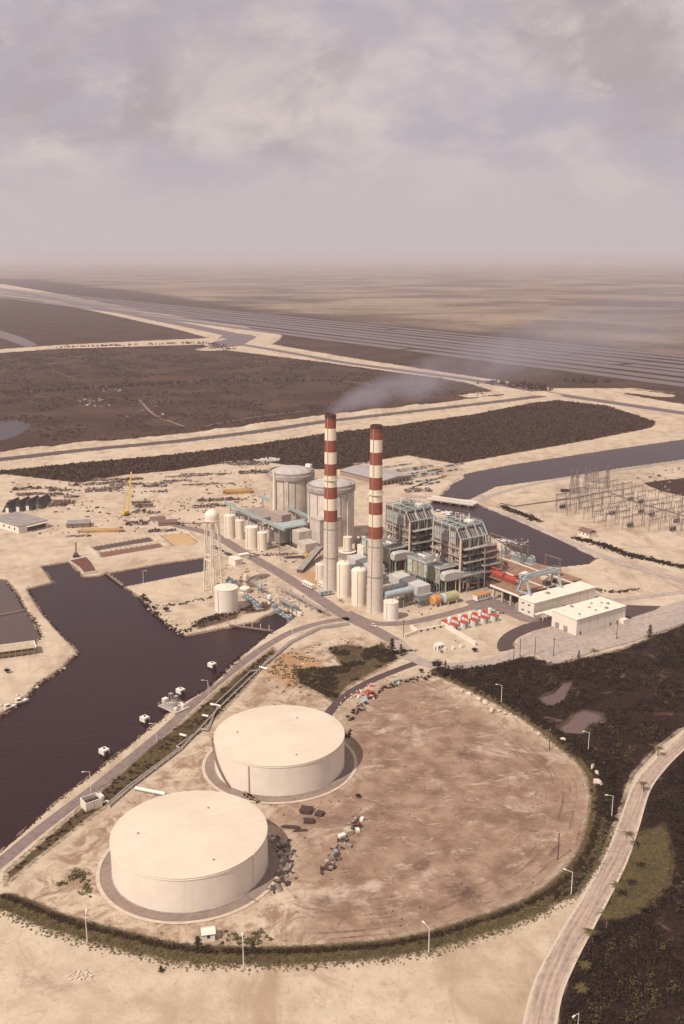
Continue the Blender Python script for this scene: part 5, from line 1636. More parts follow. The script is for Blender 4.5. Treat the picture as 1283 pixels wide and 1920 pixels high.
POLES = [((1038, 1231), 'dark utility pole on the pale paved lot'), ((1156, 1199), 'dark utility pole in front of the warehouse'), ((1003, 1229), 'dark utility pole at the corner of the scrub patch'),
         ((1030, 1406), 'dark utility pole beside the boulder berm of the brown yard'), ((1046, 1612), 'dark utility pole standing in the streaked earth of the brown yard'),
         ((975, 1232), 'dark utility pole in the scrub patch beside the pale road'), ((963, 1240), 'dark utility pole leftmost in the scrub patch'), ((757, 1195), 'dark utility pole at the corner of the walled compound')]
for k, (p, lb) in enumerate(POLES):
    o = pole0 if k == 0 else dup(pole0, (0, 0, 0))
    x, y = at(*p)
    o.location = (x, y, gz(x, y))
    o.rotation_euler.z = 0.5 + 0.3 * k
    o['label'] = lb
def wire(p, q, z, label):
    a, b = (*at(*p), z), (*at(*q), z)
    t = MB()
    pts = []
    for k in range(13):
        s = k / 12
        pts.append((a[0] + (b[0] - a[0]) * s, a[1] + (b[1] - a[1]) * s, z - 2.0 * 4 * s * (1 - s)))
    t.path(pts, 0.045, 4)
    tag(t.build('power_cable', DARKST), label, 'cable')
wire((1038, 1231), (1156, 1199), 10.8, 'sagging power cable between the two poles by the warehouse')
wire((1156, 1199), (1420, 1128), 10.8, 'sagging power cable leaving the frame beyond the warehouse')

# =================================================================== CARS
def car_proto(mat, nm):
    t = thing('parked_car', '', 'car', (0, 0, 0), 0, nm)
    MB().loft([[(-2.3, -.85, .35), (-2.3, .85, .35), (-2.3, .85, .85), (-2.3, -.85, .85)], [(-2.2, -.9, .3), (-2.2, .9, .3), (-2.2, .9, .95), (-2.2, -.9, .95)],
               [(1.2, -.9, .3), (1.2, .9, .3), (1.2, .9, .95), (1.2, -.9, .95)], [(2.35, -.8, .35), (2.35, .8, .35), (2.35, .8, .75), (2.35, -.8, .75)]]).build('body', mat, t)
    MB().loft([[(-1.7, -.8, .95), (.9, -.8, .95), (.9, .8, .95), (-1.7, .8, .95)], [(-1.2, -.66, 1.45), (.3, -.66, 1.45), (.3, .66, 1.45), (-1.2, .66, 1.45)]]).build('window', WINDOW, t)
    MB().box(-1.2, .3, -.67, .67, 1.43, 1.52).build('roof', mat, t)
    for x in (-1.4, 1.4):
        for y in (-.85, .85):
            MB().cyl((x, y - .1, .33), (x, y + .1, .33), .34, None, 10).build('wheel', RUBBER, t)
    return t
CARC = dict(white=(0.68, 0.62, 0.55), dark=(0.045, 0.045, 0.055), tan=(0.42, 0.31, 0.20), blue=(0.10, 0.15, 0.22), red=(0.34, 0.05, 0.035), grey=(0.26, 0.25, 0.25))
CARS = {}
def put_car(color, x, y, rot, label, group):
    if color not in CARS:
        o = CARS[color] = car_proto(M('car_' + color, CARC[color], 0.35, 0.04, 0.3, spec=0.5), group)
        o.location = (x, y, gz(x, y) + 0.02)
        o.rotation_euler.z = rot
    else:
        o = dup(CARS[color], (x, y, gz(x, y) + 0.02), rot)
    o['label'], o['group'] = label, group
rc = random.Random(21)
put_car('white', *at(701, 1174), PLANT_ROT, 'white car driving on the main road near the right chimney', 'cars on the roads')
put_car('tan', *at(640, 1128), PLANT_ROT, 'brown car parked beside the tall cream tanks', 'cars on the roads')
put_car('dark', *at(600, 1148), PLANT_ROT, 'dark car parked beside the transformers', 'cars on the roads')
for k in range(9):
    x, y = uv(-190 + 3.4 * k, -20.5)
    put_car(['dark', 'white', 'blue', 'grey', 'white', 'dark', 'white', 'blue', 'dark'][k], x, y, PLANT_ROT + math.pi / 2, '%s car in the row parked along the main road beside the water tower' % ['dark', 'white', 'blue', 'grey', 'white', 'dark', 'white', 'blue', 'dark'][k], 'cars parked by the main road')
for a, b in (((700, 880), (772, 870)), ((735, 883), (816, 873)), ((749, 892), (830, 880)), ((758, 898), (831, 888)), ((780, 904), (832, 896)), ((790, 911), (824, 904)), ((834, 875), (870, 870)), ((655, 872), (712, 866)), ((722, 888), (800, 878)), ((764, 894), (832, 884)), ((838, 884), (866, 880))):
    A_, B_ = at(*a), at(*b)
    L = math.hypot(B_[0] - A_[0], B_[1] - A_[1])
    n = int(L / 3.0)
    for k in range(n):
        if rc.random() < 0.06:
            continue
        s = (k + 0.5) / n
        c = rc.choice(('white', 'white', 'white', 'white', 'dark', 'dark', 'tan', 'tan', 'blue', 'grey'))
        put_car(c, A_[0] + (B_[0] - A_[0]) * s, A_[1] + (B_[1] - A_[1]) * s + rc.uniform(-.6, .6), math.atan2(B_[1] - A_[1], B_[0] - A_[0]) + math.pi / 2 + rc.uniform(-.06, .06), '%s car in the crowded car park beside the grey-roofed hall' % c, '%s cars in the car park' % c)
bus(0, 0, PLANT_ROT, 13, WHITE, WHITE, 'long white trailer parked below the short cream tank', 'trailer', 'trailer', pts=at(578, 1101))
bus(0, 0, PLANT_ROT, 9, WHITE, CREAM, 'white camper bus parked at the foot of the left chimney', 'site_bus', 'bus', pts=at(606, 1101), w=3.2)
bus(0, 0, PLANT_ROT + 1.4, 9, BLUEGREY, BLUEGREY, 'blue grey tanker parked beyond the main road by the transformers', 'tanker', 'truck', pts=at(611, 1116))

# =================================================================== SMALL BUILDINGS
def hut(px, py, rot, L, W, Hh, wall, roof, label, name='hut', cat='hut', gable=True, win=2, door=True, group=None, z=None):
    x, y = at(px, py)
    t = thing(name, label, cat, (x, y, gz(x, y) if z is None else z), rot, group)
    MB().box(-L / 2, L / 2, -W / 2, W / 2, -0.2, Hh).build('wall', wall, t)
    if gable:
        MB().loft([[(-L / 2 - .3, -W / 2 - .4, Hh - .1), (-L / 2 - .3, 0, Hh + W * .28), (-L / 2 - .3, W / 2 + .4, Hh - .1)], [(L / 2 + .3, -W / 2 - .4, Hh - .1), (L / 2 + .3, 0, Hh + W * .28), (L / 2 + .3, W / 2 + .4, Hh - .1)]]).build('roof', roof, t)
    else:
        MB().box(-L / 2 - .3, L / 2 + .3, -W / 2 - .3, W / 2 + .3, Hh, Hh + .35).build('roof', roof, t)
    for k in range(win):
        xx = -L / 2 + L * (k + 0.5) / win
        MB().box(xx - .5, xx + .5, -W / 2 - .05, -W / 2 + .05, Hh * .45, Hh * .8).build('window', WINDOW, t)
    if door:
        MB().box(-L / 2 - .05, -L / 2 + .05, -.5, .5, 0, min(2.2, Hh * .8)).build('door', DARKST, t)
    return t
VR = PLANT_ROT + math.pi / 2
hut(391, 1760, R(12), 4.2, 3.6, 3.2, WHITE, WROOF, 'small white shed standing alone below the nearer fuel tank', 'shed', 'shed', True, 1)
hut(1101, 1005, PLANT_ROT, 12, 9, 4.2, WWALL, BROWNROOF, 'white control house with a brown roof at the switchyard road', 'control_house', 'house', True, 3)
hut(442, 1058, PLANT_ROT + .1, 9, 6.5, 4.6, WWALL, WROOF, 'small white flat-roofed block between the main road and the intake channel', 'utility_block', 'building', False, 0)
hut(457, 1046, PLANT_ROT + 1.5, 8, 4, 3.0, WWALL, WROOF, 'low white lean-to behind the small white block', 'utility_block', 'building', False, 0)
hut(296, 981, R(12), 13, 8, 4, WWALL, BROWNROOF, 'white cottage with a dark roof in the construction yard', 'cottage', 'house', True, 2)
hut(315, 984, R(12), 16, 7, 3, WOOD, BROWNROOF, 'brown lean-to beside the white cottage', 'lean_to', 'shed', True, 0)
hut(148, 986, R(8), 19, 12, 3.5, WOOD, GREYROOF, 'grey flat-roofed shed in the construction yard', 'shed', 'shed', False, 2)
hut(265, 946, R(8), 17, 3, 3, WOOD, WOOD, 'brown site trailer, the rear one of a pair near the yellow crane', 'site_trailer', 'trailer', False, 4, group='site trailers')
hut(270, 951, R(8), 17, 3, 3, WOOD, WOOD, 'brown site trailer, the front one of a pair near the yellow crane', 'site_trailer', 'trailer', False, 4, group='site trailers')
def yard_hall():
    P = A((18, 977), (36, 1001), (78, 991), (58, 970))
    c = P[1]
    rot = math.atan2(P[2][1] - P[1][1], P[2][0] - P[1][0])
    t = thing('yard_workshop', 'grey roofed workshop with a dark open front at the left of the yard', 'workshop', (*c, 0), rot)
    MB().box(0, 28, 0, 44, -0.2, 6).build('wall', WWALL, t)
    MB().box(-.4, 28.4, -.4, 44.4, 6, 6.4).build('roof', GREYROOF, t)
    MB().box(8, 26, -.08, .1, .5, 4.6).build('opening', WINDOW, t)
    MB().box(7, 27, -2.6, 0, 4.7, 5.0).build('awning', WHITE, t)
    for k in range(5):
        MB().box(-.08, .1, 5 + 8 * k, 7 + 8 * k, 2.4, 4.2).build('window', WINDOW, t)
yard_hall()
def big_hall():
    P = A((662, 884), (713, 886), (758, 903), (717, 911))
    a = P[3]
    rot = math.atan2(P[2][1] - a[1], P[2][0] - a[0])
    t = thing('grey_roofed_hall', 'wide grey-roofed hall between the chimneys and the car park', 'hall', (*a, 0), rot)
    L, W = 40, 66
    MB().box(0, L, 0, W, 0, 5.4).build('wall', M('hall_wall', (0.30, 0.22, 0.18), 0.85), t)
    MB().loft([[(-1, -1, 5.4), (L / 2, -1, 7.4), (L + 1, -1, 5.4)], [(-1, W, 5.4), (L / 2, W, 7.4), (L + 1, W, 5.4)]]).build('roof', M('hall_roof', (0.34, 0.30, 0.285), 0.8, 0.06), t)
    for k in range(7):
        MB().box(3 + 5.2 * k, 5.4 + 5.2 * k, -.06, .06, .4, 3.6).build('bay_door', WINDOW, t)
big_hall()
def tents():
    for k, (px, py, lb) in enumerate(((14, 961, 'black A-frame store cut by the left frame edge'), (34, 959, 'black A-frame store second from left, a white door in its end'), (52, 957, 'black A-frame store second from right, a white door in its end'), (71, 954, 'rightmost black A-frame store beside the timber stacks'))):
        x, y = at(px, py)
        t = thing('a_frame_store', lb, 'store', (x, y, 0), R(80), 'black A-frame stores')
        W, L, Hh = 11, 22, 9
        MB().loft([[(0, -W / 2, 0), (0, 0, Hh), (0, W / 2, 0)], [(L, -W / 2, 0), (L, 0, Hh), (L, W / 2, 0)]]).build('roof', BLACKTAR, t)
        MB().box(-.15, 0.05, -1.4, 1.4, 0, 4.2).build('door', WHITE if k != 3 else WOOD, t)
        MB().beam((-.3, 0, Hh + .1), (L + .3, 0, Hh + .1), .5).build('ridge', WOOD, t)
tents()
def yard_crane():
    x, y = at(236, 966)
    t = thing('crawler_crane', 'yellow crawler crane with a long boom raised to the left in the yard', 'crane', (x, y, 0), R(60))
    for s in (-2, 2):
        MB().box(-3, 3, s - .5, s + .5, 0, 1.2).build('track', RUBBER, t)
    MB().box(-3.4, 2.6, -1.8, 1.8, 1.2, 3.9).build('cab', YELLOW, t)
    MB().box(-4.4, -3.4, -1.9, 1.9, 1.2, 3.0).build('counterweight', YELLOW, t)
    p, q = Vector((2.2, 0, 2.4)), Vector((34, 22, 30))
    d = q - p
    mb = MB()
    N = 14
    for s in ((-.9, -.9), (.9, -.9), (.9, .9), (-.9, .9)):
        mb.beam((p.x, p.y + s[0], p.z + s[1]), (q.x, q.y + s[0] * .4, q.z + s[1] * .4), .42)
    for k in range(N):
        a, b = p + d * (k / N), p + d * ((k + 1) / N)
        mb.beam((a.x, a.y - .8, a.z + .8), (b.x, b.y + .8, b.z + .8), .25)
        mb.beam((a.x, a.y - .8, a.z - .8), (b.x, b.y - .8, b.z + .8), .25)
    mb.build('boom', YELLOW, t)
    mb = MB()
    mb.beam((-3, 0, 3.9), (-1, 0, 8), .25).beam((-1, 0, 8), tuple(q), .08)
    mb.beam(tuple(q), (q.x, q.y, 8), .08)
    mb.build('hoist_cable', DARKST, t)
    MB().box(q.x - .5, q.x + .5, q.y - .5, q.y + .5, 6.8, 8).build('hook_block', DARKST, t)
yard_crane()

# walled compound
def low_wall(p, q, h, label, openings=0, mat=None, w=0.35):
    a, b = at(*p), at(*q)
    L = math.hypot(b[0] - a[0], b[1] - a[1])
    t = thing('low_wall', label, 'wall', (*a, gz(*a)), math.atan2(b[1] - a[1], b[0] - a[0]), 'low walls of the compound')
    MB().box(0, L, -w, w, -0.2, h).build('wall', mat or WWALL, t)
    MB().box(-.1, L + .1, -w - .1, w + .1, h, h + .15).build('coping', WROOF, t)
    for k in range(openings):
        x = L * (k + .5) / openings
        MB().box(x - .8, x + .8, -w - .05, w + .05, .5, h * .85).build('opening', DARKST, t)
low_wall((759, 1196), (783, 1187), 2.0, 'short low wall at the road corner of the compound')
low_wall((783, 1187), (832, 1177), 2.0, 'low wall pierced by four dark square openings', 4)
low_wall((833, 1176), (892, 1211), 2.6, 'longest white wall on the right side of the compound')
low_wall((770, 1178), (783, 1187), 2.2, 'short white wall stub behind the pierced wall')
hut(823, 1218, VR, 4.6, 3.6, 3.2, WHITE, WROOF, 'small white hut inside the walled compound', 'hut', 'hut', False, 2)
for px, py, lb in ((834, 1219, 'pale plank panel leaning beside the small white hut'), (849, 1217, 'white crate lying in the middle of the compound'), (865, 1214, 'white crate lying nearest the long wall')):
    x, y = at(px, py)
    t = thing('crate', lb, 'crate', (x, y, 0.05), rc.uniform(0, 2), 'white crates in the compound')
    MB().box(-1.1, 1.1, -.8, .8, 0, 1.3).build('box', WHITE, t)
    MB().box(-1.15, 1.15, -.85, .85, 1.3, 1.42).build('lid', CREAM, t)

# bridge over the canal
def bridge():
    a, b = at(806, 935.5), at(892, 947.5)
    L = math.hypot(b[0] - a[0], b[1] - a[1])
    t = thing('road_bridge', 'low concrete road bridge between the canal and the discharge basin', 'bridge', (*a, 0), math.atan2(b[1] - a[1], b[0] - a[0]))
    MB().box(0, L, -5.5, 5.5, 0.3, 1.5).build('deck', CONC, t)
    for s in (-5.4, 5.1):
        MB().box(0, L, s, s + .3, 1.5, 2.4).build('parapet', WWALL, t)
    for k in range(5):
        MB().box(L * (k + .5) / 5 - .6, L * (k + .5) / 5 + .6, -5, 5, -3, .3).build('pier', CONCD, t)
bridge()

# conveyor ramp, small machines
def conveyor():
    a, b = at(562, 1074), at(600, 1043)
    L = math.hypot(b[0] - a[0], b[1] - a[1])
    t = thing('covered_ramp', 'dark covered ramp climbing behind the left chimney', 'ramp', (*a, 0), math.atan2(b[1] - a[1], b[0] - a[0]))
    MB().loft([[(0, -2.2, .2), (0, 2.2, .2), (0, 2.2, 2.2), (0, -2.2, 2.2)], [(L, -2.2, 5.5), (L, 2.2, 5.5), (L, 2.2, 8), (L, -2.2, 8)]]).build('gallery', M('brown_cladding', (0.12, 0.075, 0.06), 0.8, 0.2), t)
    for k in range(3):
        x = L * (k + 1) / 3.4
        MB().beam((x, -1.8, 0), (x, -1.8, 5.6 * x / L), .4).build('leg', STEEL, t)
        MB().beam((x, 1.8, 0), (x, 1.8, 5.6 * x / L), .4).build('leg', STEEL, t)
    MB().loft([[(0, -2.4, 2.2), (0, 2.4, 2.2), (0, 2.4, 2.4), (0, -2.4, 2.4)], [(L, -2.4, 8), (L, 2.4, 8), (L, 2.4, 8.2), (L, -2.4, 8.2)]]).build('roof', STEEL, t)
conveyor()
def digger():
    t = thing('excavator', 'yellow excavator at work below the concrete auxiliary block', 'excavator', (*at(577, 1046), 0), 0.6)
    for s in (-1.2, 1.2):
        MB().box(-2, 2, s - .35, s + .35, 0, .9).build('track', RUBBER, t)
    MB().box(-2, 1.4, -1.4, 1.4, .9, 2.8).build('body', YELLOW, t)
    MB().box(-.2, 1.5, .2, 1.5, 2.0, 3.6).build('cab', YELLOW, t)
    MB().beam((1.2, -.4, 2.2), (4.5, -.4, 5.2), .6).beam((4.5, -.4, 5.2), (7, -.4, 2.2), .45).build('arm', YELLOW, t)
    MB().box(6.3, 7.7, -1, .2, 1.0, 2.4).build('bucket', DARKST, t)
digger()

# transformers and small plant between road and inlet
def transformer_proto():
    t = thing('transformer', '', 'transformer', (0, 0, 0), PLANT_ROT, 'blue grey transformers by the main road')
    MB().box(-1.6, 1.6, -1.1, 1.1, .2, 3.2).build('tank', BLUEGREY, t)
    for s in (-1, 1):
        for k in range(4):
            MB().box(-1.4 + .75 * k, -1.05 + .75 * k, min(s * 1.1, s * 1.9), max(s * 1.1, s * 1.9), .5, 2.9).build('radiator', TEAL, t)
    for x in (-.9, 0, .9):
        MB().cyl((x, 0, 3.2), (x, 0, 4.6), .22, .12, 8).build('bushing', BROWNROOF, t)
    MB().cyl((-1.4, .9, 3.7), (1.2, .9, 3.7), .4, None, 10).build('conservator', WHITE, t)
    MB().box(-2.2, 2.2, -2.2, 2.2, -.1, .2).build('plinth', CONC, t)
    return t
tr0 = transformer_proto()
first = True
TRS = []
for k in range(5):
    TRS.append((*uv(-40 + 4.6 * k, -52), 'blue grey transformer in the front row beside the white intake wall'))
for k in range(4):
    TRS.append((*uv(-42 + 4.8 * k, -43), 'blue grey transformer in the back row beside the main road'))
for k in range(5):
    TRS.append((*uv(-67 + 4.6 * k, -59), 'blue grey transformer in the long row behind the squat cream tank'))
for k in range(3):
    TRS.append((*uv(-104 + 5.5 * k, -52), 'pale blue transformer in the cluster near the water tower'))
for k, (x, y, lb) in enumerate(TRS):
    o = tr0 if k == 0 else dup(tr0, (0, 0, 0))
    o.location = (x, y, gz(x, y))
    o['label'] = lb
    o['group'] = lb.replace('transformer', 'transformers')
def pipe_rack(u0, u1, v, h, label, n=6):
    t = thing('pipe_rack', label, 'pipe rack', (*uv(u0, v), 0), PLANT_ROT, 'steel pipe racks')
    L = u1 - u0
    for k in range(n):
        x = L * k / (n - 1)
        for s in (-1.8, 1.8):
            MB().beam((x, s, 0), (x, s, h), .3).build('post', STEEL, t)
        MB().beam((x, -2, h), (x, 2, h), .3).build('crossbeam', STEEL, t)
    for s in (-1.3, -.5, .4, 1.2):
        MB().cyl((0, s, h + .3), (L, s, h + .3), .22, None, 8).build('pipe', SILVER, t)
    return t
pipe_rack(-66, -8, -33, 4.2, 'steel pipe rack along the main road beside the transformers', 9)
pipe_rack(-98, -66, -44, 4.6, 'steel pipe rack between the water tower and the transformers', 6)
pipe_rack(-42, -22, -48, 6, 'tall steel rack standing over the front transformers', 5)
def vessel(u, v, r, h, mat, label):
    t = thing('process_vessel', label, 'vessel', (*uv(u, v), 0), PLANT_ROT, 'small process vessels by the inlet')
    MB().lathe([(r, 0), (r, h * .8), (r * .8, h * .93), (r * .3, h), (.02, h)], 20).build('shell', mat, t, smooth=True)
    MB().lathe([(r + .3, h * .55), (r + .9, h * .55), (r + .9, h * .58), (r + .3, h * .58)], 20, caps=False).build('platform', STEEL, t)
    MB().cyl((r + .2, 0, 0), (r + .2, 0, h * .8), .15, None, 6).build('riser_pipe', SILVER, t)
vessel(-88, -47, 2.0, 10, PIPEC, 'cream hopper vessel tallest in the cluster near the water tower')
vessel(-80, -52, 3.6, 4, CREAM, 'low wide cream vessel in front of the hopper')
vessel(-73, -44, 1.6, 6, BLUEGREY, 'blue grey vessel beside the pipe rack')
vessel(-50, -50, 1.4, 6.5, WHITE, 'slim white vessel at the head of the inlet')
vessel(-93, -57, 1.5, 5, TEAL, 'pale teal vessel leftmost in the cluster near the water tower')

# tall steel frames between the boilers and the discharge basin
def dead_end_frame(u, v, w, h, label):
    t = thing('steel_gantry', label, 'gantry', (*uv(u, v), 0), PLANT_ROT, 'steel gantries by the discharge basin')
    for s in (0, w):
        for d in (-1.6, 1.6):
            MB().beam((s + d, 0, 0), (s, 0, h), .4).build('leg', WOOD, t)
    MB().beam((-1, 0, h), (w + 1, 0, h), .6).build('crossbeam', WOOD, t)
    for k in range(4):
        MB().cyl((w * (k + .5) / 4, 0, h - 1.8), (w * (k + .5) / 4, 0, h - .3), .16, None, 6).build('insulator', BROWNROOF, t)
for k, (u, v, w, h, lb) in enumerate(((-14, 128, 16, 22, 'tall A-legged steel gantry nearest the red turbine'), (-22, 140, 18, 20, 'tall A-legged steel gantry at the water edge of the discharge basin'), (12, 142, 14, 17, 'shorter A-legged steel gantry close to the crane rails'), (-42, 138, 18, 21, 'A-legged steel gantry farthest back behind the right-hand boiler'))):
    dead_end_frame(u, v, w, h, lb)
for k, (u, v) in enumerate(((-6, 131), (0, 131), (6, 134), (-20, 133))):
    o = dup(tr0, (*uv(u, v), 10.0 if v < 136 else 0), scale=1.4, label='large transformer beneath the steel gantries by the discharge basin', group='large transformers by the discharge basin')
pipeline([uv(-20, 146), uv(16, 148), uv(30, 143)], .9, 2.0, PIPEC, 'cream pipe along the bank of the discharge basin')

# =================================================================== SWITCHYARD
def sw_frame():
    t = thing('switchyard_frame', 'slim steel H-frame among the many in the switchyard', 'steel frame', (0, 0, 0), PLANT_ROT, 'H-frames of the switchyard')
    PUR = M('galvanised', (0.24, 0.195, 0.185), 0.6, 0.1)
    for s in (-6, 6):
        mb = MB()
        for d in (-.45, .45):
            mb.beam((0, s + d, 0), (0, s + d * .4, 12.5), .15)
        for k in range(6):
            z = 2.1 * k
            mb.beam((0, s - .45, z), (0, s + .45, z + 2.1), .14)
        mb.build('post', PUR, t)
    MB().beam((0, -6.5, 11), (0, 6.5, 11), .4, .6).build('crossbeam', PUR, t)
    for s in (-4, -1.3, 1.3, 4):
        MB().cyl((0, s, 8.8), (0, s, 10.8), .16, None, 6).build('insulator', BROWNROOF, t)
        MB().cyl((3.5, s, 0), (3.5, s, 4.8), .2, .14, 6).build('bus_support', PUR, t)
    return t
sw0 = sw_frame()
firstsw = True
SWP = A((1044, 962), (1050, 944), (1073, 929), (1108, 919), (1143, 913), (1290, 950), (1420, 985), (1420, 1040), (1272, 1004), (1174, 994), (1106, 976))
rs = random.Random(5)
for i in range(18):
    for j in range(12):
        u, v = -172 + i * 14.6 + rs.uniform(-2.5, 2.5), 262 + j * 14.6 + rs.uniform(-1.5, 1.5)
        if rs.random() < .06 or not inside(np.array([uv(u, v)[0]]), np.array([uv(u, v)[1]]), SWP)[0]:
            continue
        x, y = uv(u, v)
        if firstsw:
            sw0.location = (x, y, 0)
            firstsw = False
        else:
            dup(sw0, (x, y, 0), scale=rs.uniform(.85, 1.1))
def breaker(u, v, lb):
    t = thing('circuit_breaker', lb, 'breaker', (*uv(u, v), 0), PLANT_ROT, 'dark breakers of the switchyard')
    for k in (-2.6, 0, 2.6):
        MB().cyl((0, k, .6), (0, k, 3.4), 1.1, None, 14).build('tank', DARKST, t, smooth=True)
        for s in (-.5, .5):
            MB().cyl((s, k, 3.4), (s * 2.2, k, 5.4), .2, .12, 6).build('bushing', BROWNROOF, t)
    MB().box(-1.6, 1.6, -4, 4, 0, .6).build('plinth', CONC, t)
for k in range(14):
    breaker(-120 + 13 * k + rs.uniform(-3, 3), rs.choice((300, 320, 345, 375)), 'group of three dark breaker tanks among the switchyard frames')
def lattice(px, py, h, lb):
    x, y = at(px, py)
    t = thing('lattice_tower', lb, 'pylon', (x, y, 0), PLANT_ROT + .2, 'lattice towers at the back of the switchyard')
    mb = MB()
    for a in (-1, 1):
        for b in (-1, 1):
            mb.beam((a * 2, b * 2, 0), (a * .4, b * .4, h), .38)
    for k in range(7):
        s0, s1 = 2 - 1.6 * k / 7, 2 - 1.6 * (k + 1) / 7
        z0, z1 = h * k / 7, h * (k + 1) / 7
        for a, b, c, d in ((-1, -1, 1, -1), (1, -1, 1, 1), (1, 1, -1, 1), (-1, 1, -1, -1)):
            mb.beam((a * s0, b * s0, z0), (c * s1, d * s1, z1), .2)
    mb.build('mast', MATS['galvanised'], t)
    for z in (h * .72, h * .88):
        MB().beam((0, -4, z), (0, 4, z), .35).build('crossarm', MATS['galvanised'], t)
for k, (px, py) in enumerate(((1072, 923), (1081, 924), (1108, 905), (1117, 906), (1098, 918), (1138, 914))):
    lattice(px, py, 24, ['leftmost lattice tower at the back of the switchyard', 'second lattice tower from left at the back of the switchyard', 'lattice tower of the tall middle pair, the left one', 'lattice tower of the tall middle pair, the right one', 'lattice tower between the left and middle pairs', 'rightmost lattice tower at the back of the switchyard'][k])
pipeline(A((938, 944), (965, 950), (1075, 935), (1138, 922), (1200, 945), (1283, 968)), .5, .4, M('dark_berm', (0.13, 0.085, 0.065), 0.95), 'dark kerb line bounding the switchyard', name='kerb_line', support=False)

# =================================================================== LOOSE MATERIAL IN THE YARDS
def yard_mat():
    m = bpy.data.materials.new('yard_debris')
    m.use_nodes = True
    T = NT(m.node_tree)
    g_ = T.new('ShaderNodeNewGeometry')
    cr = T.new('ShaderNodeValToRGB')
    cr.color_ramp.interpolation = 'CONSTANT'
    e = cr.color_ramp.elements
    cols = [(0.0, (0.075, 0.048, 0.04)), (.28, (0.145, 0.09, 0.07)), (.5, (0.21, 0.145, 0.115)), (.66, (0.17, 0.08, 0.055)), (.76, (0.30, 0.24, 0.20)), (.88, (0.44, 0.36, 0.29)), (.95, (0.58, 0.50, 0.43))]
    e[0].position, e[0].color = cols[0][0], (*cols[0][1], 1)
    e[1].position, e[1].color = cols[1][0], (*cols[1][1], 1)
    for p_, c_ in cols[2:]:
        q = e.new(p_)
        q.color = (*c_, 1)
    T.put(cr, 0, g_.outputs['Random Per Island'])
    b = T.n['Principled BSDF']
    T.put(b, 'Base Color', cr.outputs[0])
    b.inputs['Roughness'].default_value = .9
    return m
YARD = yard_mat()
def stack_of(px, py, rot, L, W, Hh, n, mat, label, name='timber_stack', cat='stack', group=None):
    """a strapped stack of planks or pipes: one pile, courses of slightly shifted pieces in one mesh"""
    x, y = at(px, py)
    t = MB()
    rn = random.Random(int(px * 7 + py))
    if L < 10 or 'pipes' in label or 'bundle' in label:
        for k in range(n):
            z0, z1 = Hh * k / n, Hh * (k + 1) / n - .02
            m = max(2, int(W / 1.1))
            for j in range(m):
                w = W / m
                t.cbox(rn.uniform(-.06, .06) * L, -W / 2 + w * (j + .5) + rn.uniform(-.1, .1), z0, L * rn.uniform(.75, 1.0), w * .93, z1 - z0 + .02, rn.uniform(-.03, .03))
    else:                                                               # ragged heap: many odd lengths lying across one another
        for k in range(int(L * W * .32) + 12):
            a_, b_ = rn.uniform(-.5, .5), rn.uniform(-.5, .5)
            if rn.random() > 1.25 - abs(a_) * 1.1 - abs(b_) * .8:
                continue
            hh = Hh * (1 - 1.2 * abs(b_)) * rn.uniform(.2, 1.0)
            t.cbox(a_ * L, b_ * W, 0 if rn.random() < .6 else hh * .5, rn.choice((1.2, 2, 3, 4.5)), rn.uniform(.5, 1.5), hh, rn.choice((0, 0, .15, -.2, 1.5, .8)))
        mat = YARD if mat is not WHITE else WHITE
    o = t.build(name, mat, None, (x, y, gz(x, y)))
    o.rotation_euler.z = rot
    return tag(o, label, cat, group)
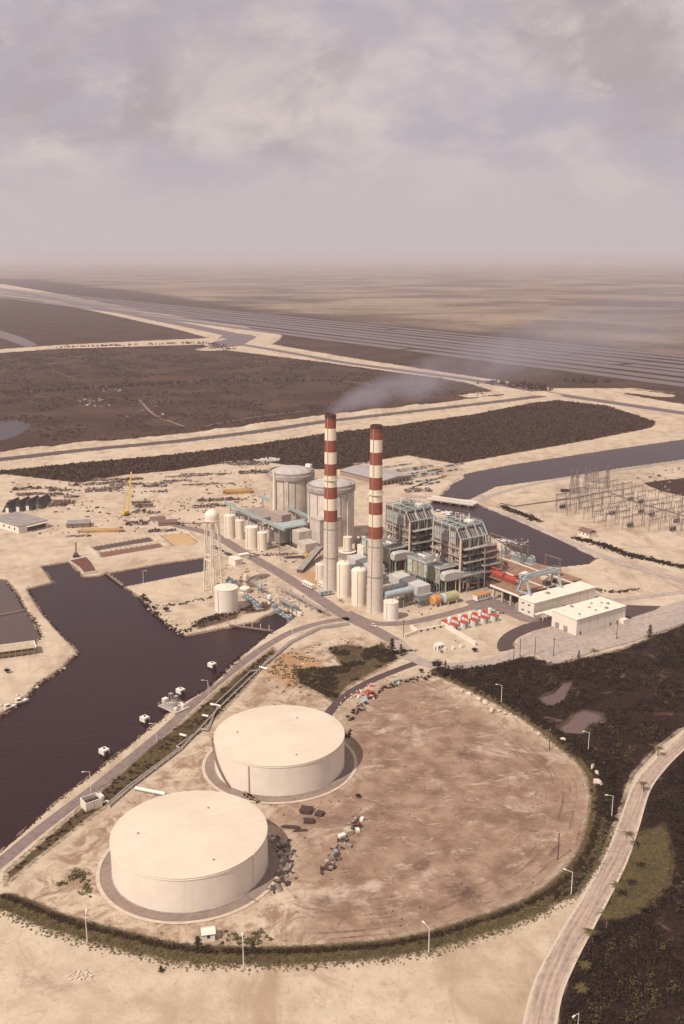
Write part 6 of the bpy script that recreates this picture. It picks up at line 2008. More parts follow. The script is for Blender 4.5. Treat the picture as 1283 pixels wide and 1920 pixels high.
ST = [((50, 917), 26, 9, 2.2, WOOD, 'long brown timber stack leftmost in the back row of the yard'), ((82, 916), 24, 6, 1.8, WOOD, 'low brown timber stack in the middle of the back row'),
      ((112, 920), 20, 8, 2.6, RUSTY, 'rusty steel stack at the right end of the back row'), ((56, 927), 26, 10, 1.8, RUSTY, 'rusty steel stack in the second row, at the left'),
      ((82, 926), 14, 6, 1.4, CONC, 'pale concrete pieces stacked in the second row'), ((105, 929), 16, 9, 2.5, STEEL, 'grey steel stack in the second row beside dark crates'),
      ((134, 932), 11, 8, 2.6, BRICKRED, 'brick red stack at the right end of the second row'), ((92, 948), 30, 14, 3.0, WOOD, 'broad brown timber stack right of the black stores'), ((112, 944), 26, 10, 3.0, BROWNROOF, 'dark brown timber stack right of the black stores'),
      ((186, 908), 60, 6, 2.6, TIMBER, 'long dark timber row at the edge of the scrub'), ((222, 900), 50, 8, 2.6, TIMBER, 'dark timber row behind the tip of the yellow boom'),
      ((196, 918), 34, 20, 1.6, RUSTY, 'broad rusty mat of reinforcing steel near the yellow boom'), ((237, 909), 34, 8, 1.4, STEEL, 'grey steel stack just right of the yellow boom'),
      ((288, 912), 24, 8, 2.2, TIMBER, 'dark stack in the middle of the open yard'), ((304, 906), 20, 8, 1.6, STEEL, 'grey stack behind the middle of the open yard'), ((298, 922), 16, 8, 1.6, STEEL, 'small grey stack alone in the open yard'),
      ((330, 902), 30, 8, 1.4, STEEL, 'grey stack beside the pale track across the yard'), ((350, 893), 44, 7, 1.2, WOOD, 'long brown stack along the pale track'), ((385, 890), 50, 8, 1.4, WOOD, 'long brown stack nearest the rear containment'),
      ((392, 908), 50, 7, 1.2, WOOD, 'long brown stack in the yard above the water tower'), ((190, 997), 38, 6, 2.4, M('tan_pipe', (0.46, 0.29, 0.13)), 'tan row of stacked pipes above the brown settling ponds'),
      ((147, 1006), 18, 4, 2.0, TIMBER, 'dark stack left of the tan pipe row'), ((258, 983), 16, 8, 3.2, BROWNROOF, 'dark brown heap of crates left of the white cottage'), ((305, 996), 22, 5, 2.6, TIMBER, 'dark stack in front of the orange settling pond'),
      ((350, 982), 34, 4, 1.6, STEEL, 'grey stack by the road above the orange pond'), ((395, 950), 30, 9, 2.5, STEEL, 'grey machinery stack behind the water tower'), ((412, 938), 40, 9, 2.5, WOOD, 'brown stack at the end of the nearer teal crane beam'),
      ((447, 924), 28, 12, 3.0, M('orange_shed', (0.44, 0.24, 0.08)), 'orange brown bundle beside the farther teal crane beam'), ((483, 886), 40, 14, 2.6, WOOD, 'brown heap of formwork left of the rear containment'), ((468, 870), 44, 18, 3.0, DARKST, 'dark equipment stack at the scrub edge behind the yard'),
      ((500, 865), 30, 12, 3.2, WHITE, 'white stores stacked behind the rear containment'), ((440, 868), 30, 12, 2.2, WOOD, 'brown stack at the corner of the pale track'),
      ((285, 950 + 12), 12, 5, 2.0, RUSTY, 'rusty machine parts behind the white cottage'), ((262, 961), 10, 6, 2.8, DARKST, 'dark machine parts near the base of the yellow crane'),
      ((1060, 922), 9.5, 4, 2.4, TIMBER, 'dark reel stack inside the switchyard fence'), ((555, 1046), 18, 3, 1.4, DARKST, 'dark stack of pipes below the grey condenser'), ((512, 1040), 34, 6, 1.2, CONC, 'pale precast slabs beside the row of cream tanks'),
      ((783, 920), 26, 14, 2.4, BROWNROOF, 'brown rubble stack at the car park corner'), ((760, 908), 16, 8, 2.4, DARKST, 'dark stack beside the grey-roofed hall')]
for (p, L, W, Hh, m, lb) in ST:
    stack_of(p[0], p[1], R(10) + rc.uniform(-.12, .1), L, W, Hh, max(2, int(Hh / .6)), m, lb, group='stacks of material in the yards')
for p, rot, L, W, Hh, lb in (((574, 1522), R(-10), 5.2, 4.2, 1.6, 'largest dark timber pile beside the two fuel tanks'), ((600, 1528), R(-24), 3.4, 3.0, 1.3, 'dark timber pile just right of the largest one'), ((580, 1542), R(-8), 4.6, 2.6, 1.4, 'dark timber pile just below the largest one'),
                             ((545, 1552), R(-6), 7.5, 1.4, 0.8, 'long dark beams lying below the dark piles'), ((564, 1558), R(6), 6.0, 1.2, 0.6, 'thin dark beams nearest the scrap heap')):
    stack_of(p[0], p[1], rot, L, W, Hh, 3, TIMBER, lb, group='dark timber piles by the fuel tanks')
for px, py, L, lb in ((481, 1502, 5.0, 'dark stair platform between the two fuel tanks, left one'), (487, 1506, 5.0, 'dark stair platform between the two fuel tanks, middle one'), (493, 1511, 5.0, 'dark stair platform between the two fuel tanks, right one')):
    x, y = at(px - 16, py - 8)
    t = thing('step_over', lb, 'steps', (x, y, .2), R(-40), 'dark step platforms between the tanks')
    MB().box(-L / 2, L / 2, -.7, .7, 1.1, 1.3).build('tread_deck', WOOD, t)
    for s in (-1.8, 1.8):
        MB().box(s - .15, s + .15, -.7, .7, 0, 1.1).build('leg', TIMBER, t)
stack_of(474, 1688, R(-26), 5.5, .5, .3, 1, WOOD, 'single plank lying on the ring track of the nearer fuel tank', 'plank', 'plank')

# scrap heap pieces: each one a thing
SCRAPC = [WHITE, DARKST, RUSTY, STEEL, WOOD, BLUEGREY, SILVER, TIMBER]
rn = random.Random(77)
HEAP = A((611, 1632), (625, 1618), (628, 1600), (640, 1588), (645, 1572), (655, 1560), (668, 1548), (678, 1536))
def scrap_piece(x, y, kind, mat, s, label, group):
    rot = rn.uniform(0, 3)
    z = gz(x, y)
    if kind == 'oil_drum':
        o = MB().cyl((0, 0, 0), (0, 0, 1.1 * s), .42 * s, None, 12).cyl((0, 0, .5 * s), (0, 0, .56 * s), .45 * s, None, 12).build('oil_drum', mat, None, (x, y, z))
    elif kind == 'crate':
        m = MB().box(-.9 * s, .9 * s, -.6 * s, .6 * s, .1, 1.0 * s)
        for q in (-.8, 0, .8):
            m.box(q * s - .08, q * s + .08, -.63 * s, .63 * s, 0, 1.03 * s)
        o = m.build('crate', mat, None, (x, y, z))
    elif kind == 'scrap_sheet':
        m = MB().loft([[(-1.4 * s, -.8 * s, .1), (1.4 * s, -.7 * s, .2), (1.4 * s, -.7 * s, .26), (-1.4 * s, -.8 * s, .16)], [(-1.2 * s, .8 * s, .7), (1.3 * s, .8 * s, .5), (1.3 * s, .8 * s, .56), (-1.2 * s, .8 * s, .76)]])
        o = m.build('scrap_sheet', mat, None, (x, y, z))
    elif kind == 'machine_part':
        m = MB().box(-.8 * s, .8 * s, -.5 * s, .5 * s, 0, .7 * s).cyl((-.3 * s, 0, .7 * s), (-.3 * s, 0, 1.4 * s), .35 * s, .25 * s, 10).beam((.2 * s, 0, .6 * s), (1.3 * s, .3 * s, .9 * s), .25 * s)
        o = m.build('machine_part', mat, None, (x, y, z))
    else:
        m = MB()
        for q in range(3):
            m.beam((-2.2 * s, -.3 + .3 * q, .15 + .1 * q), (2.2 * s, -.4 + .35 * q, .2 + .12 * q), .2)
        o = m.build('scrap_beam', mat, None, (x, y, z))
    o.rotation_euler.z = rot
    nm = {WHITE: 'white', DARKST: 'black', RUSTY: 'rusty', STEEL: 'grey', WOOD: 'brown', BLUEGREY: 'blue grey', SILVER: 'silvery', TIMBER: 'dark brown', RED: 'red', TANROOF: 'tan', CREAM: 'cream', TEAL: 'pale blue'}[mat]
    tag(o, '%s %s %s' % (nm, o.name.split('.')[0].replace('_', ' '), label), 'scrap', '%s %s pieces %s' % (nm, kind.replace('_', ' '), group))
KINDS_ = ('oil_drum', 'crate', 'scrap_sheet', 'machine_part', 'scrap_beam')
for k in range(88):
    s = rn.random() ** .9 * (len(HEAP) - 1)
    i = min(int(s), len(HEAP) - 2)
    f = s - i
    x = HEAP[i][0] * (1 - f) + HEAP[i + 1][0] * f + rn.gauss(0, 1.0)
    y = HEAP[i][1] * (1 - f) + HEAP[i + 1][1] * f + rn.gauss(0, 1.0)
    scrap_piece(x, y, rn.choice(KINDS_), rn.choice((WHITE, STEEL, DARKST, DARKST, RUSTY, TIMBER, TIMBER, TIMBER, SILVER)), rn.uniform(.5, 1.0), 'in the junk heap in the middle of the yard', 'in the junk heap')
for px, py, kd, m, s in ((652, 1563, 'crate', TANROOF, 2.0), (641, 1571, 'crate', WHITE, 1.5), (672, 1548, 'oil_drum', RED, 1.2), (679, 1538, 'crate', WHITE, 1.1), (671, 1559, 'crate', WHITE, 1.1), (655, 1588, 'crate', STEEL, 1.1), (630, 1599, 'crate', SILVER, 1.1), (613, 1617, 'crate', TEAL, .9)):
    scrap_piece(*at(px, py), kd, m, s, 'standing out at the edge of the junk heap', 'at the edge of the junk heap')
STRIP = A((513, 1572), (530, 1592), (536, 1618), (530, 1650), (520, 1672))
for k in range(80):
    s = rn.random() * (len(STRIP) - 1)
    i = min(int(s), len(STRIP) - 2)
    f = s - i
    x = STRIP[i][0] * (1 - f) + STRIP[i + 1][0] * f + rn.gauss(0, 1.7)
    y = STRIP[i][1] * (1 - f) + STRIP[i + 1][1] * f + rn.gauss(0, 1.6)
    if math.hypot(x - FT1[0], y - FT1[1]) < 32.2:
        continue
    scrap_piece(x, y, rn.choice(('scrap_beam', 'scrap_beam', 'scrap_sheet', 'machine_part', 'crate')), rn.choice((DARKST, TIMBER, TIMBER, WOOD, STEEL)), rn.uniform(.5, 1.0), 'in the scrap strip beside the nearer fuel tank', 'in the scrap strip')
for k in range(22):
    x, y = at(rn.gauss(690, 12), rn.gauss(1301, 6))
    scrap_piece(x, y, rn.choice(KINDS_), RED if k < 15 else WHITE, rn.uniform(.7, 1.2), 'in the red scatter below the dark lane', 'in the red scatter')
for k in range(7):
    x, y = at(rn.gauss(746, 5), rn.gauss(1281, 3))
    scrap_piece(x, y, rn.choice(KINDS_), TEAL, rn.uniform(.8, 1.3), 'in the blue scatter below the road junction', 'in the blue scatter')
for k in range(5):
    x, y = at(rn.gauss(683, 4), rn.gauss(1315, 3))
    scrap_piece(x, y, 'scrap_sheet', BLUEGREY, rn.uniform(1, 1.4), 'lying below the red scatter', 'below the red scatter')

# boulders and stone heap
def boulder_mesh(seed, mat):
    bm = bmesh.new()
    bmesh.ops.create_icosphere(bm, subdivisions=2, radius=1.0)
    rb = random.Random(seed)
    ax = [(Vector((rb.gauss(0, 1), rb.gauss(0, 1), rb.gauss(0, 1))).normalized(), rb.uniform(.45, .85)) for _ in range(9)]
    for v in bm.verts:
        for d, c in ax:
            k = v.co.dot(d)
            if k > c:
                v.co -= d * (k - c)
        v.co.z *= .72
    me = bpy.data.meshes.new('boulder')
    bm.to_mesh(me)
    bm.free()
    me.materials.append(mat)
    return me
BM = [boulder_mesh(k, M('pale_limestone', (0.56, 0.46, 0.36), 0.9, 0.15, 1.2)) for k in range(4)]
def boulder(x, y, s, label, group, dz=0.0):
    o = bpy.data.objects.new('boulder', rn.choice(BM))
    COL.objects.link(o)
    o.location = (x, y, gz(x, y) + s * .3 + dz)
    o.scale = (s * rn.uniform(.8, 1.4), s * rn.uniform(.7, 1.1), s * rn.uniform(.6, 1.0))
    o.rotation_euler = (0, 0, rn.uniform(0, 6))
    tag(o, label, 'boulder', group)
for px, py, s in ((867, 1296, 1.3), (879, 1302, 1.8), (898, 1312, 1.7), (911, 1319, 2.0), (923, 1333, 1.9), (936, 1334, 1.3), (946, 1339, 1.4), (968, 1346, 1.0), (998, 1369, 1.1), (1010, 1377, 1.3), (1055, 1392, 1.6), (1111, 1444, 1.9), (1118, 1455, 1.9), (1120, 1474, 2.2), (1115, 1470, 1.4), (1130, 1432, 1.0)):
    boulder(*at(px, py), s, 'pale boulder on the berm between the brown yard and the mangroves', 'pale boulders on the berm')
for k in range(46):
    x, y = at(150 + max(-26, min(26, rn.gauss(0, 12))), 1830 + max(-9, min(9, rn.gauss(0, 4.5))))
    boulder(x, y, rn.uniform(.25, .7), 'pale stone in the small heap on the bare sand at bottom left', 'stones of the small heap')
for k in range(34):
    s = k / 33
    x, y = at(616 + 150 * s + rn.gauss(0, 2), 1352 - 60 * s ** .5 * 1.65 + rn.gauss(0, 2))
    boulder(x + 2.2, y - 1.8, rn.uniform(.4, .8), 'pale stone edging the dark lane above the yard', 'pale stones edging the dark lane')
for k in range(60):                                                       # riprap on the sandy bank and the peninsula
    p = rn.choice(((20, 1322), (40, 1306), (70, 1284), (95, 1266), (118, 1253), (140, 1228), (282, 1140), (300, 1158), (318, 1172), (335, 1186), (300, 1150), (325, 1165), (350, 1170)))
    x, y = at(p[0] + rn.gauss(0, 9), p[1] + rn.gauss(0, 5))
    boulder(x, y, rn.uniform(.5, 1.3), 'pale rock of the riprap along the basin bank', 'rocks along the basin banks')

def loose_bits(polys, n, smin, smax, label):
    mb = MB()
    rl = random.Random(len(label))
    for P in polys:
        a = np.array(P)
        lo, hi = a.min(0), a.max(0)
        X, Y = rng.uniform(lo[0], hi[0], n), rng.uniform(lo[1], hi[1], n)
        k = (poly_sd(X, Y, P, 20) > 1) & (fbm(X, Y, .04, 3) > -.02)
        for w in ('basin', 'discharge', 'canal'):
            k &= poly_sd(X, Y, WATERS[w], 20) < -3
        X, Y = X[k], Y[k]
        Z = height(X, Y)
        for x, y, z in zip(X, Y, Z):
            q = rl.uniform(smin, smax)
            mb.cbox(x, y, z - .1, q * rl.uniform(.6, 2.4), q, q * rl.uniform(.3, .9) + .1, rl.uniform(0, 3))
    tag(mb.build('site_debris', YARD), label, 'debris', kind='stuff')
loose_bits([A((10, 900), (230, 895), (420, 872), (520, 872), (500, 960), (380, 1000), (180, 1000), (10, 1010))], 1500, .5, 1.7, 'small debris strewn over the construction yard')
loose_bits([A((640, 1040), (760, 1010), (960, 1090), (1010, 1160), (860, 1150), (740, 1160)), A((430, 1040), (640, 1150), (560, 1165), (470, 1130), (400, 1100)), A((520, 985), (640, 1000), (640, 1080), (560, 1075), (440, 1015))], 500, .3, 1.1, 'small gear and debris strewn about the plant')
loose_bits([A((770, 1195), (850, 1182), (885, 1212), (830, 1232)), A((620, 1195), (680, 1190), (740, 1220), (640, 1245)), A((500, 1215), (640, 1200), (600, 1310), (470, 1300))], 160, .3, .9, 'rubble strewn on the rough ground by the road junction')
loose_bits([A((470, 1480), (660, 1440), (700, 1560), (640, 1660), (540, 1660))], 260, .15, .5, 'bits of scrap strewn round the fuel tanks')
loose_bits([A((1200, 880), (1283, 868), (1400, 880), (1290, 930), (1180, 905))], 160, .6, 2.0, 'pale and dark debris on the ground above the switchyard')

loose_bits([A((140, 750), (200, 748), (210, 762), (145, 764)), A((225, 786), (275, 760), (300, 752), (310, 775), (330, 790), (240, 800)), A((190, 728), (230, 726), (230, 738), (190, 740))], 120, 1.2, 3.2, 'pale rubble specks on the dark flat beyond the long canal')

# =================================================================== VEGETATION
def leaf_mat(name, lo, hi, tip=None):
    m = bpy.data.materials.new(name)
    m.use_nodes = True
    T = NT(m.node_tree)
    b = T.n['Principled BSDF']
    tone = T.attr('tone')
    pos = T.new('ShaderNodeNewGeometry')
    rnd = pos.outputs['Random Per Island']
    col = T.mix(tone, lo, hi)
    col = T.mix(T.math('MULTIPLY', rnd, 0.6), col, tuple(x * 1.5 for x in hi) if tip is None else tip)
    T.put(b, 'Base Color', col)
    b.inputs['Roughness'].default_value = 0.7
    b.inputs['Specular IOR Level'].default_value = 0.2
    return m
MANGROVE = leaf_mat('mangrove_leaves', (0.009, 0.0045, 0.003), (0.030, 0.016, 0.009), (0.058, 0.034, 0.016))
SCRUB = leaf_mat('scrub_leaves', (0.046, 0.023, 0.0145), (0.076, 0.039, 0.023), (0.092, 0.05, 0.03))
HEDGE = leaf_mat('hedge_leaves', (0.020, 0.010, 0.006), (0.050, 0.029, 0.013), (0.090, 0.058, 0.027))
WEED = leaf_mat('weed_leaves', (0.085, 0.068, 0.024), (0.145, 0.115, 0.045), (0.20, 0.165, 0.08))
PALML = leaf_mat('palm_leaves', (0.045, 0.038, 0.012), (0.10, 0.075, 0.024), (0.17, 0.12, 0.035))
PINEL = leaf_mat('pine_needles', (0.022, 0.017, 0.008), (0.050, 0.038, 0.018))
BARK = M('bark', (0.16, 0.12, 0.09), 0.9, 0.25, 1.0)

def leaf_cloud(cx, cy, cz, rx, rz, n, size, shell=0.55):
    """n small four-cornered leaf sprays through the volume of each bush; arrays in, vertices and tones out"""
    B = len(cx)
    d = rng.normal(size=(B, n, 3))
    d[..., 2] = np.abs(d[..., 2]) * 1.05 - 0.12
    d /= np.linalg.norm(d, axis=2, keepdims=True)
    rad = (shell + (1 - shell) * rng.random((B, n, 1))) * (0.75 + 0.5 * rng.random((B, n, 1)))
    lob = 0.75 + 0.4 * np.sin(d[..., :1] * 5 + d[..., 1:2] * 4 + rng.random((B, 1, 1)) * 6)
    p = d * rad * lob
    P = np.stack([cx[:, None] + p[..., 0] * rx[:, None], cy[:, None] + p[..., 1] * rx[:, None], cz[:, None] + np.maximum(p[..., 2], 0.02) * rz[:, None]], -1).reshape(-1, 3)
    N = len(P)
    a = rng.normal(size=(N, 3))
    a /= np.linalg.norm(a, axis=1, keepdims=True)
    nn = d.reshape(-1, 3) + rng.normal(size=(N, 3)) * 0.5
    b = np.cross(nn, a)
    b /= np.linalg.norm(b, axis=1, keepdims=True) + 1e-9
    a2 = np.cross(b, nn)
    a2 /= np.linalg.norm(a2, axis=1, keepdims=True) + 1e-9
    s = (np.repeat(size, n) * (0.6 + 0.8 * rng.random(N)))[:, None]
    V = np.stack([P - a2 * s, P - b * s * .6, P + a2 * s, P + b * s * .6], 1).reshape(-1, 3)
    tone = np.repeat(np.clip(rng.random(B) * 0.9, 0, 1), n) * 0.7 + rng.random(N) * 0.3
    return V, np.repeat(tone, 4)
def bush_mass(name, X, Y, rad, hgt, n, size, mat, label, cat='vegetation', kind='stuff'):
    X, Y = np.asarray(X), np.asarray(Y)
    Z = height(X, Y)
    V, t = leaf_cloud(X, Y, Z, rad, hgt, n, size)
    o = np_mesh(name, V, np.arange(len(V)), 4, mat, {'tone': t})
    return tag(o, label, cat, kind=kind)
def scatter(poly, count, minsd=1.0, thr=None, sc=0.05):
    a = np.array(poly)
    lo, hi = a.min(0), a.max(0)
    X = rng.uniform(lo[0], hi[0], count)
    Y = rng.uniform(lo[1], hi[1], count)
    k = poly_sd(X, Y, poly, 60) > minsd
    if thr is not None:
        k &= fbm(X, Y, sc, 3) > thr
    return X[k], Y[k]
def clear_of(X, Y, lines, d):
    k = np.ones(X.shape, bool)
    for L in lines:
        k &= line_d(X, Y, L, d + 5) > d
    return k
def wet(X, Y):
    k = np.zeros(X.shape, bool)
    for w in ('pond_a', 'pond_b'):
        k |= poly_sd(X, Y, WATERS[w], 20) > -1.5
    return k
GR = spline(A((1330, 1330), (1283, 1388), (1238, 1432), (1203, 1478), (1180, 1545), (1155, 1612), (1118, 1682), (1082, 1745), (1052, 1800), (1025, 1862), (1005, 1960)), 4)
LAWN = GRASS[1]
CLEAR = A((1035, 1330), (1075, 1340), (1120, 1320), (1180, 1290), (1230, 1270), (1240, 1290), (1180, 1320), (1140, 1350), (1100, 1385), (1050, 1380), (1020, 1365), (990, 1345))
# lower right thickets
X, Y = scatter(VEG[4], 13000, 1.2)
k = clear_of(X, Y, [GR], 5.5) & ~wet(X, Y) & ((poly_sd(X, Y, CLEAR, 40) < 0) | (fbm(X, Y, 0.09, 3) > 0.10)) & (fbm(X, Y, 0.06, 3) > -0.15)
X, Y = X[k], Y[k]
r = rng.uniform(1.2, 2.9, len(X))
bush_mass('mangrove_thicket', X, Y, r, r * rng.uniform(.8, 1.25, len(X)), 38, rng.uniform(.30, .55, len(X)), MANGROVE, 'dark mangrove thicket between the warehouse lot and the gravel road')
X, Y = scatter(VEG[5], 12000, 0.8)
k = clear_of(X, Y, [GR], 6.5) & (poly_sd(X, Y, LAWN, 40) < -0.3) & (fbm(X, Y, 0.08, 3) > -0.16)
X, Y = X[k], Y[k]
kk = Y > 180
X, Y = X[kk], Y[kk]
r = rng.uniform(1.1, 2.6, len(X))
bush_mass('mangrove_thicket', X, Y, r, r * rng.uniform(.8, 1.3, len(X)), 60, rng.uniform(.22, .42, len(X)), MANGROVE, 'dark thicket right of the gravel road in the bottom corner')
OLIVEL = leaf_mat('olive_leaves', (0.030, 0.020, 0.008), (0.070, 0.050, 0.018), (0.11, 0.08, 0.03))
for P, n, lb in ((VEG[4], 520, 'taller olive crowns rising from the thicket below the warehouse lot'), (VEG[5], 420, 'taller olive crowns in the thicket right of the gravel road')):
    X, Y = scatter(P, n * 3, 2.5, -.05, .035)
    k = clear_of(X, Y, [GR], 8) & (Y > 180) & ~wet(X, Y) & (poly_sd(X, Y, LAWN, 40) < -1)
    X, Y = X[k][:n], Y[k][:n]
    r = rng.uniform(1.8, 3.6, len(X))
    bush_mass('mangrove_thicket', X, Y, r, r * rng.uniform(1.1, 1.7, len(X)), 90, rng.uniform(.28, .5, len(X)), OLIVEL, lb)
# scrub belt behind the plant and along its edges
X, Y = scatter(VEG[2], 60000, 1.0)
k = rng.random(len(X)) < np.clip(1.4 - (Y - 1000) / 900, .3, 1)
X, Y = X[k][:20000], Y[k][:20000]
r = rng.uniform(1.6, 3.4, len(X))
bush_mass('mangrove_scrub', X, Y, r, r * .55, 13, rng.uniform(.9, 1.6, len(X)), SCRUB, 'brown mangrove scrub between the sand site and the long canal')
X, Y = scatter(VEG[1], 60000, 4.0, -0.02, 0.02)
r = rng.uniform(1.8, 3.6, len(X))
k = rng.random(len(X)) < .4
X, Y, r = X[k], Y[k], r[k]
bush_mass('mangrove_scrub', X, Y, r, r * .35, 8, rng.uniform(1.0, 1.8, len(X)), SCRUB, 'low dark scrub on the wide flat beyond the long canal')
# single trees and tree lines seen as dots far out
def along(pp, n, jit):
    P = np.array(spline(A(*pp), 8))
    i = rng.integers(0, len(P), n)
    g_ = np.gradient(P, axis=0)
    w = rng.uniform(-.6, .6, n)
    return P[i, 0] + g_[i, 0] * w + rng.normal(0, jit, n), P[i, 1] + g_[i, 1] * w + rng.normal(0, jit, n)
X, Y = along([(10, 738), (230, 724), (450, 713), (640, 715)], 260, 6)
r = rng.uniform(1.6, 3.2, len(X))
bush_mass('tree_row', X, Y, r, r * 2.0, 14, rng.uniform(1.2, 1.8, len(X)), SCRUB, 'dotted line of small trees crossing the dark flat', 'trees')
X, Y = along([(110, 652), (250, 647), (380, 644), (430, 655)], 120, 9)
r = rng.uniform(1.8, 3.6, len(X))
bush_mass('tree_row', X, Y, r, r * 1.8, 14, rng.uniform(1.4, 2.2, len(X)), SCRUB, 'scattered small trees along the pale causeway', 'trees')
X = np.concatenate([at(p, q)[0] + rng.normal(0, 14, 16) for p, q in ((985, 724), (1000, 727), (965, 722), (1015, 730), (1080, 716), (1110, 716), (935, 718))])
Y = np.concatenate([at(p, q)[1] + rng.normal(0, 14, 16) for p, q in ((985, 724), (1000, 727), (965, 722), (1015, 730), (1080, 716), (1110, 716), (935, 718))])
r = rng.uniform(3, 6, len(X))
bush_mass('tree_clump', X, Y, r, r * 1.5, 20, rng.uniform(1.6, 2.6, len(X)), SCRUB, 'dark clumps of trees where the canals meet behind the plant', 'trees')
# hedge round the brown yard: inner bushes, then weeds and grass outside
def ring_points(n, off, jit, t0=0.0, t1=1.0):
    P = np.array(RING)
    g_ = np.gradient(P, axis=0)
    g_ /= np.linalg.norm(g_, axis=1)[:, None]
    i = rng.integers(int(t0 * (len(P) - 1)), int(t1 * (len(P) - 1)) + 1, n)
    o = off + rng.normal(0, jit, n)
    w = rng.uniform(-2.2, 2.2, n)
    return P[i, 0] - g_[i, 1] * o + g_[i, 0] * w, P[i, 1] + g_[i, 0] * o + g_[i, 1] * w
X, Y = ring_points(900, 0.6, .5, 0, .74)
r = rng.uniform(.6, 1.25, len(X))
bush_mass('hedge', X, Y, r, r * 1.45, 60, rng.uniform(.16, .30, len(X)), HEDGE, 'dark hedge curving round the bottom of the brown yard', 'hedge')
X, Y = ring_points(1300, -3.0, 1.3, 0, .8)
r = rng.uniform(.35, .95, len(X))
bush_mass('weeds', X, Y, r, r * .6, 26, rng.uniform(.14, .26, len(X)), WEED, 'green weeds and grass outside the hedge', 'weeds')
X, Y = ring_points(900, -5.6, 1.0, 0, .62)
r = rng.uniform(.25, .65, len(X))
bush_mass('weeds', X, Y, r, r * .6, 20, rng.uniform(.12, .22, len(X)), WEED, 'ragged weed fringe at the edge of the bare sand', 'weeds')
X, Y = ring_points(900, -2.6, 2.2, .62, 1.0)
r = rng.uniform(.7, 1.9, len(X))
bush_mass('hedge', X, Y, r, r, 44, rng.uniform(.22, .42, len(X)), MANGROVE, 'dark bushes along the right side of the yard berm', 'hedge')
# hedge strip by the basin road and wild growth near the junction
for P, n, a, b, mat, lb in ((GRASS[0], 5200, .45, 1.25, HEDGE, 'bushy green strip between the basin road and the pipelines'), (GRASS[2], 5000, .5, 1.6, HEDGE, 'wild growth on the slope above the dark lane'),
                            (RUST[0], 600, .3, .9, WEED, 'sparse weeds on the rusty ground')):
    X, Y = scatter(P, n, .3, -.06, .12)
    r = rng.uniform(a, b, len(X))
    bush_mass('undergrowth', X, Y, r, r * .9, 34, rng.uniform(.2, .36, len(X)), mat, lb)
X, Y = scatter(LAWN, 5000, .4)
r = rng.uniform(.3, .6, len(X))
bush_mass('grass', X, Y, r, r * .35, 12, rng.uniform(.10, .2, len(X)), WEED, 'olive grass clearing under the palms', 'grass')
for pts, n, lb in ((((640, 1385), (655, 1370), (662, 1345), (690, 1310), (740, 1285), (800, 1270)), 110, 'dark brush along the upper edge of the brown yard'),
                   (((345, 1190), (325, 1178), (300, 1158), (280, 1136), (270, 1120)), 170, 'dark brush on the bank of the peninsula'),
                   (((880, 1258), (930, 1250), (985, 1238), (1010, 1242)), 200, 'brush on the scrub patch below the pale road'),
                   (((500, 1188), (470, 1212), (440, 1238), (400, 1272), (370, 1296)), 160, 'brush between the basin and the road near the inlet'),
                   (((455, 1145), (420, 1152), (380, 1165), (355, 1180)), 120, 'brush on the muddy bank below the squat tank'),
                   (((1090, 1012), (1130, 1022), (1180, 1040), (1275, 1062)), 900, 'dark brush along the switchyard road'),
                   (((945, 950), (960, 958), (985, 966), (1005, 975)), 350, 'dark brush at the corner of the switchyard'),
                   (((1100, 1103), (1150, 1110), (1190, 1106)), 70, 'dark brush on the sand behind the warehouse'),
                   (((830, 895), (800, 905), (775, 915)), 90, 'dark brush at the car park corner'),
                   (((715, 1222), (735, 1225), (760, 1222)), 90, 'brush below the conifers at the junction'),
                   (((130, 1650), (150, 1640), (160, 1662)), 50, 'grey weeds left of the nearer fuel tank'),
                   (((445, 1758), (470, 1762), (485, 1758)), 40, 'grey weeds right of the small white shed'),
                   (((400, 1120), (350, 1130), (300, 1138)), 40, 'weeds on the peninsula below the water tower')):
    X, Y = along(pts, n, 2.4 if n > 300 else 1.5)
    r = rng.uniform(.5, 1.6, len(X))
    bush_mass('undergrowth', X, Y, r, r * .9, 26, rng.uniform(.28, .5, len(X)), MANGROVE if 'grey' not in lb else WEED, lb)
X, Y = along([(15, 1583), (100, 1507), (165, 1458), (240, 1397), (290, 1358)], 420, .9)
r = rng.uniform(.25, .7, len(X))
bush_mass('weeds', X, Y, r, r * .6, 18, rng.uniform(.14, .28, len(X)), SCRUB, 'brown weeds along the rocky edge of the basin', 'weeds')
for pts, lb in ((((150, 1221), (122, 1250), (77, 1280), (54, 1305), (20, 1328)), 'brown weeds on the edge of the sandy bank'), (((14, 1092), (32, 1116), (50, 1144), (69, 1170), (78, 1190), (70, 1204)), 'dark fringe of brush round the brown lagoon'), (((56, 1104), (78, 1140), (112, 1180), (148, 1216)), 'thin weeds along the sandy causeway')):
    X, Y = along(pts, 200, .9)
    r = rng.uniform(.35, .9, len(X))
    bush_mass('undergrowth', X, Y, r, r * .8, 16, rng.uniform(.2, .4, len(X)), MANGROVE if 'dark' in lb else SCRUB, lb)
# stray tufts on the brown yard
X, Y = scatter(DIRT, 700, 2.0, .08, .07)
r = rng.uniform(.15, .5, len(X))
bush_mass('weeds', X, Y, r, r * .6, 14, rng.uniform(.12, .24, len(X)), HEDGE, 'sparse dark tufts on the brown yard', 'weeds')

